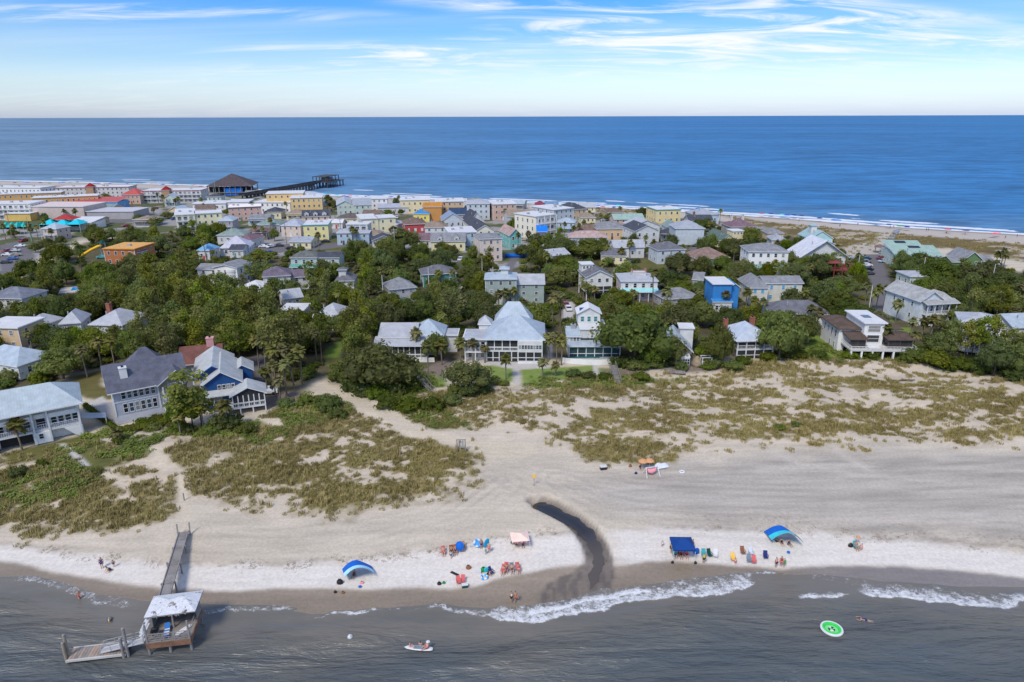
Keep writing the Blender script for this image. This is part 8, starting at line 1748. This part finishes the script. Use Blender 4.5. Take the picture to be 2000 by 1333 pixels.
for px, py, lb, c, f in ((1690, 508, 'dark blue car first in the row beside the beach street', (.03, .06, .12), 8), (1691, 514, 'grey car second in the row beside the beach street', (.2, .21, .23), 8), (1692, 521, 'white van-like car in the row beside the beach street', (.7, .7, .7), 8), (1694, 529, 'black car in the row beside the beach street', (.02, .02, .025), 8), (1696, 537, 'dark grey car lowest in the row beside the beach street', (.07, .075, .09), 8), (1722, 507, 'dark red car right of the beach street', (.25, .05, .05), 10), (1726, 513, 'pale blue car right of the beach street', (.4, .5, .6), 10),
    (1662, 509, 'silver car in the yard left of the beach street', (.5, .52, .55), 40), (1385, 445, 'blue-grey car on the red drive beside the powder blue house', (.12, .16, .25), 80), (1180, 432, 'silver car parked behind the cream balcony block', (.5, .5, .55), 20), (1233, 512, 'dark car on the drive of the white twin-roofed house', (.05, .05, .06), 70), (545, 482, 'dark car on the lot below the yellow inn', (.05, .05, .06), 10), (575, 476, 'red car on the lot below the yellow inn', (.3, .06, .06), 10), (636, 474, 'black car beside the yellow lawn', (.03, .03, .03), 10), (515, 484, 'white car on the lot below the yellow inn', (.7, .7, .7), 10), (490, 490, 'silver car at the left end of the lot below the yellow inn', (.5, .5, .52), 30),
    (15, 500, 'white car on the left edge street', (.7, .7, .7), 10), (30, 492, 'silver car on the left edge street', (.5, .5, .52), 10), (40, 483, 'white car farthest up the left edge street', (.7, .7, .7), 10), (12, 515, 'dark car lowest on the left edge street', (.05, .05, .06), 15), (25, 508, 'blue car on the left edge street', (.05, .12, .3), 15), (1110, 606, 'white van-like car on the drive behind the white terrace house', (.7, .7, .7), 95), (1105, 598, 'red car on the drive behind the white terrace house', (.3, .06, .06), 95), (775, 610, 'dark car on the gravel between palms', (.05, .05, .06), 20), (700, 707, 'black car at the lawn gap beside the great bush', (.03, .03, .03), 60), (200, 505, 'teal car below the timber frame house', (.1, .4, .38), 20), (240, 512, 'navy car below the timber frame house', (.03, .07, .2), 5), (222, 514, 'orange car below the timber frame house', (.55, .22, .08), 15), (1178, 572, 'red car under the white gable house on stilts', (.35, .05, .05), 10), (1412, 612, 'blue car on the drive below the bright blue tower house', (.06, .2, .35), 80)): car(px, py, lb, c, f)
p = G(521, 770); car(0, 0, 'white pickup-like car parked right of the blue house', (.72, .72, .72), 12, 1.1, p)
car(412, 776, 'dark car parked left under the blue house', (.04, .04, .045), 20, 1.0, G(424, 790))
def pole(px, py, h, label, cross=True, colr=None, lamp=False):
    p = G(px, py); o = empty('lamp_post' if lamp else 'utility_pole', p); tag(o, label, 'lamp post' if lamp else 'pole'); c = colr or WOODP; MB().tube([(0, 0, -.3), (0, 0, h)], [.17, .11], c, 7).build('shaft', o)
    if cross: MB().box(-1.2, 1.2, -.07, .07, h - .9, h - .75, c).build('crossarm', o); MB().box(-1.2, 1.2, -.07, .07, h - 1.8, h - 1.66, c).build('crossarm', o)
    if lamp: MB().beam((0, 0, h - .1), (1.1, 0, h + .1), .1, .1, METALG).build('arm', o); MB().lathe([(.05, .15), (.3, 0), (.26, -.12), (.02, -.14)], WHITE, 8, (1.2, 0, h)).build('lamp', o)
PL = mat('pale_pole', (.55, .54, .52), .7, .1)
for a in ((772, 500, 12, 'pale utility pole with two crossarms rising from the oaks behind the red house', True, PL), (942, 548, 9, 'pale pole behind the sage green house', False, PL), (839, 588, 11, 'white pole between palms left of the sage green house', False, PL), (750, 605, 11, 'white pole beside the grey pyramid-roof house', False, PL), (667, 470, 12, 'brown utility pole at the corner of the yellow inn', True, None), (585, 470, 12, 'pale utility pole on the lot left of the yellow inn', True, PL), (560, 478, 10, 'brown pole above the lot left of the yellow inn', False, None), (62, 472, 12, 'green lamp mast beside the left turquoise tents', False, mat('green_mast', (.25, .4, .3), .5, .1)), (25, 470, 14, 'dark utility pole at the left edge street', True, None), (424, 398, 16, 'tall green mast before the beach pavilion', False, mat('green_mast', (.25, .4, .3), .5, .1)), (1694, 622, 10, 'pole among palms beside the beach street', False, PL), (1896, 565, 9, 'pale pole among the oaks at right', False, PL), (1800, 545, 8, 'slim pole left of the pale flat-roofed house', False, PL)): pole(*a[:4], *a[4:])
pole(1673, 540, 8, 'street lamp in the yard left of the beach street', False, PL, True); pole(1935, 560, 8, 'white street lamp among the oaks at right', False, PL, True)
# turquoise tents, slide, pools
def tent_row(px, py, w, d, h, label, colr, face=0, red=False):
    p = G(px, py); o = empty('shade_tent', p, R(face)); tag(o, label, 'tent'); n = 3
    for i in range(n):
        x0 = w * i / n; x1 = w * (i + 1) / n; cx_, cy_ = (x0 + x1) / 2, d / 2; MB().add([(x0, 0, h), (x1, 0, h), (x1, d, h), (x0, d, h), (cx_, cy_, h + 2.4)], [(0, 1, 4), (1, 2, 4), (2, 3, 4), (3, 0, 4)], colr).add([(x0, 0, h), (x1, 0, h), (x1, 0, h - .9), (x0, 0, h - .9)], [(3, 2, 1, 0), (0, 1, 2, 3)], colr).build('peak', o)
    for i in range(n + 1): MB().tube([(w * i / n, 0, 0), (w * i / n, 0, h)], .1, WHITE, 6).build('pole', o)
    if red: MB().add([(w * .2, d * .4, h + 2.2), (w * .75, d * .4, h + 2.2), (w * .75, d * 1.3, h + 2.2), (w * .2, d * 1.3, h + 2.2), (w * .47, d * .8, h + 4.2)], [(0, 1, 4), (1, 2, 4), (2, 3, 4), (3, 0, 4)], cloth('brick_red', 170, 50, 44)).build('red_roof', o)
TQ = cloth('tent_turquoise', 30, 190, 205)
tent_row(80, 455, 21, 9, 4.2, 'row of turquoise tents with a brick red roof behind', TQ, 0, True); tent_row(2, 460, 9, 7, 4.0, 'pair of turquoise tents at the left edge', cloth('tent_green', 40, 180, 170)); tent_row(33, 458, 6, 6, 3.8, 'small turquoise tent right of the edge pair', cloth('tent_green', 40, 180, 170))
sl = empty('water_slide', G(188, 505), R(25)); tag(sl, 'yellow water slide with green tower beside the timber frame house', 'slide')
m = MB(); m.tube([(3, 0, 5.2), (1.5, 0, 5.0), (-1.5, .8, 3.6), (-4, .4, 2.2), (-6.5, 0, .9)], .55, cloth('slide_yellow', 240, 186, 40), 8); m.build('chute', sl, smooth=True)
for x in (2.4, 4.2):
    for y in (-.9, .9): MB().tube([(x, y, 0), (x, y, 6.4)], .1, METALG, 6).build('post', sl)
MB().box(2.2, 4.4, -1.1, 1.1, 4.3, 4.45, DKG).build('platform', sl); MB().lathe([(1.7, 6.4), (.05, 7.8)], DKG, 4, (3.3, 0, 0)).build('tower_roof', sl)
POOLW = newmat('pool_water')[0]; POOLW.node_tree.nodes['Principled BSDF'].inputs['Base Color'].default_value = (.02, .30, .62, 1); POOLW.node_tree.nodes['Principled BSDF'].inputs['Roughness'].default_value = .15
pl = empty('swimming_pool', G(128, 572), R(25)); tag(pl, 'bright blue swimming pool with pale deck among the oaks at left', 'swimming pool'); MB().box(-2, 8, -2, 7, .05, .35, CONC).build('deck', pl); MB().box(1.5, 7.2, 1, 6.2, .36, .40, POOLW).build('water', pl)
tag(MB().tube([(-5.2, 0, .6), (-4.8, 0, .75), (4.8, 0, .75), (5.2, 0, .6)], [.3, .95, .95, .3], cloth('boat_cover', 20, 104, 196), 10).build('covered_boat', None, G(1010, 503), (0, 0, 0)), 'long boat under a bright blue cover below the pinkish corner block', 'boat')
rf_ = empty('roof_terrace', G(1632, 548), R(0)); tag(rf_, 'red timber roof terrace frame among trees right of the motel', 'terrace'); RDT = mat('red_timber', (.26, .05, .045), .7, .2); MB().box(-4, 5, 0, 5, 3.6, 3.8, RDT).build('deck', rf_)
for x in (-4, -1, 2, 5):
    for y in (0, 5): MB().box(x - .12, x + .12, y - .12, y + .12, 0, 6.2, RDT).build('post', rf_)
m = MB()
for z in (4.2, 4.8): m.beam((-4, 0, z), (5, 0, z), .1, .12, RDT); m.beam((-4, 5, z), (5, 5, z), .1, .12, RDT)
m.build('railing', rf_); MB().box(-4.2, 1.5, -.2, 5.2, 6.2, 6.35, RDT).build('pergola', rf_)
# boardwalk to the ocean beach
bw0, bw1 = G(1722, 497), G(1752, 452); v = bw1 - bw0; bw = empty('beach_boardwalk', bw0, math.atan2(v.y, v.x)); tag(bw, 'grey-blue boardwalk from the street end to the ocean beach', 'boardwalk'); Ln = math.hypot(v.x, v.y); n = int(Ln / 3.5)
BWM = mat('bluish_boards', (.24, .27, .32), .8, .2)
for i in range(n): t0, t1 = i / n, (i + 1) / n; MB().beam((Ln * t0 + .03, 0, v.z * t0 + .5), (Ln * t1 - .03, 0, v.z * t1 + .5), 2.4, .15, BWM).build('deck_section', bw)
for s_ in (-1.2, 1.2): MB().beam((0, s_, 1.5), (Ln, s_, v.z + 1.5), .1, .1, OLDW).build('handrail', bw)
kb = empty('boardwalk_shelter', G(1716, 494), R(60)); tag(kb, 'small brown-roofed shelter at the street end of the boardwalk', 'shelter')
for x in (-2, 2):
    for y in (-1.5, 1.5): MB().box(x - .1, x + .1, y - .1, y + .1, 0, 2.6, OLDW).build('post', kb)
MB().add([(-2.6, -2, 2.6), (2.6, -2, 2.6), (2.6, 2, 2.6), (-2.6, 2, 2.6), (0, 0, 3.8)], [(0, 1, 4), (1, 2, 4), (2, 3, 4), (3, 0, 4)], R_BRN).build('roof', kb)

# ------------------------------------------------------------------ pier and pavilion
PDK = shing('pier_brown', 96, 86, 88); pvp = at(407, 386, 2.0); pvr = at(494, 384, 2.0); v = pvr - pvp; pw = math.hypot(v.x, v.y)
pv = empty('pier_pavilion', pvp, math.atan2(v.y, v.x)); tag(pv, 'large open pier pavilion with dark brown pyramid roof and blue wall', 'pavilion'); D_ = pw * .9
MB().box(0, pw, 0, D_, 3.0, 3.4, OLDW).build('deck', pv); MB().add([(-1, -1, 8.0), (pw + 1, -1, 8.0), (pw + 1, D_ + 1, 8.0), (-1, D_ + 1, 8.0), (pw * .5, D_ * .5, 16.4)], [(0, 1, 4), (1, 2, 4), (2, 3, 4), (3, 0, 4), (3, 2, 1, 0)], PDK).build('roof', pv)
for i in range(9):
    for y in (.3, D_ - .3): x = .4 + (pw - .8) * i / 8; MB().box(x - .25, x + .25, y - .25, y + .25, 3.4, 7.99, OLDW).build('column', pv); MB().tube([(x, y, -2), (x, y, 3)], .25, OLDW, 6).build('piling', pv)
MB().box(pw * .36, pw * .78, .6, 1.0, 1.0, 6.6, mat('blue_wall', lin(30, 120, 205), .6, .2, .3)).build('blue_wall', pv); MB().box(0, pw, 6, 6.4, 3.4, 7.2, mat('dark_core', (.04, .04, .045), .8, .1)).build('core_wall', pv); MB().box(pw * .84, pw * 1.08, -1, 4, .5, 4.5, METALG).build('ramp_block', pv)
q0 = at(494, 378, 5.2); q1 = at(622, 356, 5.2); v = q1 - q0; pr = empty('fishing_pier', (q0.x, q0.y, 0), math.atan2(v.y, v.x)); Ln = math.hypot(v.x, v.y); tag(pr, 'long dark fishing pier on pilings ending in a covered head', 'pier')
PIERM = mat('pier_timber', (.075, .07, .068), .9, .3, .3)
MB().box(-14, Ln, -2.6, 2.6, 4.7, 5.2, PIERM).build('deck', pr)
for s_ in (-2.5, 2.5): MB().box(-14, Ln, s_ - .1, s_ + .1, 5.2, 6.3, PIERM).build('railing', pr)
n = 22
for i in range(n):
    x = -10 + (Ln + 8) * i / n; m = MB()
    for s_ in (-2.2, 2.2): m.tube([(x, s_ * 1.25, -4), (x, s_, 4.7)], .48, PIERM, 6)
    m.box(x - .4, x + .4, -2.9, 2.9, 4.0, 4.69, PIERM); m.build('pile_bent', pr)
hd = MB().box(Ln + .02, Ln + 30, -9, 10, 4.7, 5.2, PIERM).build('head_deck', pr); MB().box(Ln + 2, Ln + 26, -6, 7, 9.2, 9.7, PIERM).build('head_roof', pr)
for i in range(6):
    m = MB()
    for y in (-8, 0, 9): x = Ln + 1 + 28 * i / 5; m.tube([(x, y, -4), (x, y, 4.7)], .5, PIERM, 6)
    m.build('pile_bent', pr)
for i in range(5):
    for y in (-5.8, 6.8): x = Ln + 2.5 + 23 * i / 4; MB().box(x - .25, x + .25, y - .25, y + .25, 5.2, 9.2, PIERM).build('column', pr)
MB().box(Ln + 10, Ln + 18, -3, 3, 5.2, 8.2, OLDW).build('bait_house', pr)
# ------------------------------------------------------------------ ocean beach umbrellas and people far behind
UC = [('blue', DEEPBL), ('navy', NAVYC), ('turquoise', TEALC), ('red', REDC), ('sky blue', SKYC), ('white', WHITE), ('green', GREENC), ('yellow', YELC), ('violet', PURP), ('pink', PINKC)]
UMB = []
def far_umb(px, py, ci, r=1.7): p = G(px, py); o = umbrella(0, 0, 'x', UC[ci][1], None, 2.5, r, 0, 'umbrellas on the ocean beach', p); UMB.append((px, o, UC[ci][0]))
for px, py, ci in ((1207, 407, 2), (1363, 414, 0), (1405, 417, 2), (1487, 424, 3), (1505, 424, 1), (1528, 426, 2), (1536, 427, 0), (1550, 427, 1), (1565, 428, 8), (1600, 433, 1), (1628, 437, 0), (1636, 437, 4), (1648, 438, 5), (1735, 446, 1), (1757, 449, 6), (1770, 451, 1), (1850, 456, 3), (1885, 458, 8), (1946, 463, 9), (1940, 465, 3), (55, 361, 0), (48, 361, 4), (30, 362, 1), (80, 362, 1), (98, 363, 6)): far_umb(px, py, ci, 2.2 if ci in (0, 2) else 1.8)
px = 112.0
while px < 1200:
    base = float(np.interp(px, [p_[0] for p_ in SURF_PX], [p_[1] for p_ in SURF_PX])); far_umb(px, base + rng.uniform(2.5, 6.0), rng.choice([0, 0, 0, 1, 1, 2, 3, 4, 5, 6, 7]), rng.uniform(1.4, 2.2)); px += rng.choice([6, 9, 14, 22, 34])
for i, (px, py, lb) in enumerate(((1675, 441, 'person standing at the surf of the ocean beach behind the aqua house'), (1738, 447, 'person at the end of the boardwalk on the ocean beach, the left one'), (1745, 446, 'person at the end of the boardwalk on the ocean beach, the right one'), (1809, 452, 'person in red on the ocean beach behind the green twin-roof house'), (1813, 452, 'person in dark clothes on the ocean beach behind the green twin-roof house'), (1848, 458, 'person left of a red umbrella on the ocean beach'), (1884, 460, 'person under the violet umbrella on the ocean beach'), (1963, 467, 'person in dark clothes alone on the sand behind the right edge'), (1986, 464, 'person near the right edge of the ocean beach'), (1640, 444, 'person walking on sand behind the aqua house'), (1560, 434, 'person beside the violet umbrella on the ocean beach'))): person(px, py, lb, 'walk' if i % 2 else 'stand', i * 40, 1.05, rng.choice([BLACK, REDC, NAVY2, PURP]), NAVY2, 1, 'ab'[i % 2])

AUTOCARS = []
CC = [('white', (.7, .7, .7)), ('silver', (.5, .52, .54)), ('black', (.02, .02, .025)), ('dark grey', (.08, .085, .09)), ('red', (.3, .05, .05)), ('blue', (.05, .12, .28)), ('tan', (.42, .36, .28))]
for i in range(900):
    if len(AUTOCARS) >= 34: break
    px, py = rng.uniform(10, 1500), rng.uniform(402, 540); p = at(px, py, 2.6); a1 = (np.array([p.x]), np.array([p.y]))
    if max(float(zmask('town', *a1)[0]), float(zmask('road', *a1)[0])) < .5 or blocked(p.x, p.y, 1.5) or any((p.x - q[0]) ** 2 + (p.y - q[1]) ** 2 < (q[2] + 2) ** 2 for q in PLACED) or any((p.x - q[2].x) ** 2 + (p.y - q[2].y) ** 2 < 36 for q in AUTOCARS): continue
    n_, c_ = rng.choice(CC); p.z = gz1(p.x, p.y); AUTOCARS.append((car(0, 0, 'x', c_, rng.uniform(-20, 100), 1.05, p), n_, p))
# ------------------------------------------------------------------ labels that single out each tree and umbrella
ORD = ['leftmost', 'second from left', 'third from left', 'fourth from left', 'fifth from left', 'sixth from left', 'seventh from left', 'eighth from left', 'ninth from left', 'tenth from left', 'eleventh from left', 'twelfth from left']
bpy.context.view_layer.update()
HP = [(h[0], h[1], h[2], proj((h[1], h[2], 3))[0], h[4]) for h in HOUSES]
def relation(o):
    x, y = o.location.x, o.location.y; px, _, dz = proj(o.location); best = min(HP, key=lambda h: (h[1] - x) ** 2 + ((h[2] + 4 - y) * 1.2) ** 2)
    lx = px - best[3]; wpx = 16 * FPX / dz
    if y < best[2] - 1.5 and -wpx * .4 < lx < wpx * 1.1: rel = 'in front of'
    elif lx < 0: rel = 'left of'
    elif lx > wpx * .9: rel = 'right of'
    else: rel = 'behind'
    return rel, best[0]
fb = {}
for o, rn, p in FILL: rel, ref = relation(o); fb.setdefault((rn, rel, ref), []).append(o)
for (rn, rel, ref), L_ in fb.items():
    L_.sort(key=lambda o: proj(o.location)[0])
    for i, o in enumerate(L_): o['label'] = 'small %s-roofed cottage standing %s the %s' % (rn, rel, ref) + ('' if len(L_) == 1 else ', ' + ORD[i])
fb = {}
for o, cn_, p in AUTOCARS: rel, ref = relation(o); fb.setdefault((cn_, rel, ref), []).append(o)
for (cn_, rel, ref), L_ in fb.items():
    L_.sort(key=lambda o: proj(o.location)[0])
    for i, o in enumerate(L_): o['label'] = '%s car parked %s the %s' % (cn_, rel, ref) + ('' if len(L_) == 1 else ', ' + ORD[i])
WORD = {'oak': 'oak', 'pine': 'pine', 'palm': 'palm', 'lime': 'green broadleaf tree', 'bush': 'shrub'}
GRP = {'oak': 'oaks between the houses', 'pine': 'pines between the houses', 'palm': 'palms around the houses', 'lime': 'light green broadleaf trees', 'bush': 'shrubs of yards and dunes'}
bucket = {}
for o, kind, h, r in TREES:
    rel, ref = relation(o)
    if kind == 'oak': adj = 'broad dark' if r > 5 else ('round dark' if r > 3.6 else 'small dark')
    elif kind == 'pine': adj = 'tall loose' if h > 12 else 'loose'
    elif kind == 'palm': adj = 'tall slim' if h > 8 else ('short' if h < 5 else 'mid-height')
    elif kind == 'bush': adj = 'low leafy' if h < 2 else 'rounded'
    else: adj = 'light'
    o['group'] = GRP[kind]; bucket.setdefault((adj + ' ' + WORD[kind], rel, ref), []).append(o)
for (w_, rel, ref), L_ in bucket.items():
    L_.sort(key=lambda o: proj(o.location)[0])
    for i, o in enumerate(L_):
        if len(L_) == 1: o['label'] = '%s standing %s the %s' % (w_, rel, ref)
        else: o['label'] = '%s %s the %s, %s' % (w_, rel, ref, ('last on the right' if i == len(L_) - 1 else ORD[min(i, 11)]) if i else 'leftmost')
UMB.sort(key=lambda t: t[0]); bc = {}
for px, o, c in UMB:
    x, y = o.location.x, o.location.y; best = min(HP, key=lambda h: abs(h[3] - px) + max(0, 240 - h[4]) * 2 + (0 if h[4] > 330 else 60)); bc.setdefault((c, best[0]), []).append(o)
for (c, ref), L_ in bc.items():
    for i, o in enumerate(L_): o['label'] = '%s umbrella on the ocean beach behind the %s' % (c, ref) + ('' if len(L_) == 1 else ', ' + ORD[min(i, 11)])

for o in list(COL.objects):
    if o.parent is None and 'label' in o and len(o['label'].split()) > 16: o['label'] = o['label'].replace(' standing', '').replace('small ', '', 1).replace('light green ', '').replace('mid-height ', '')
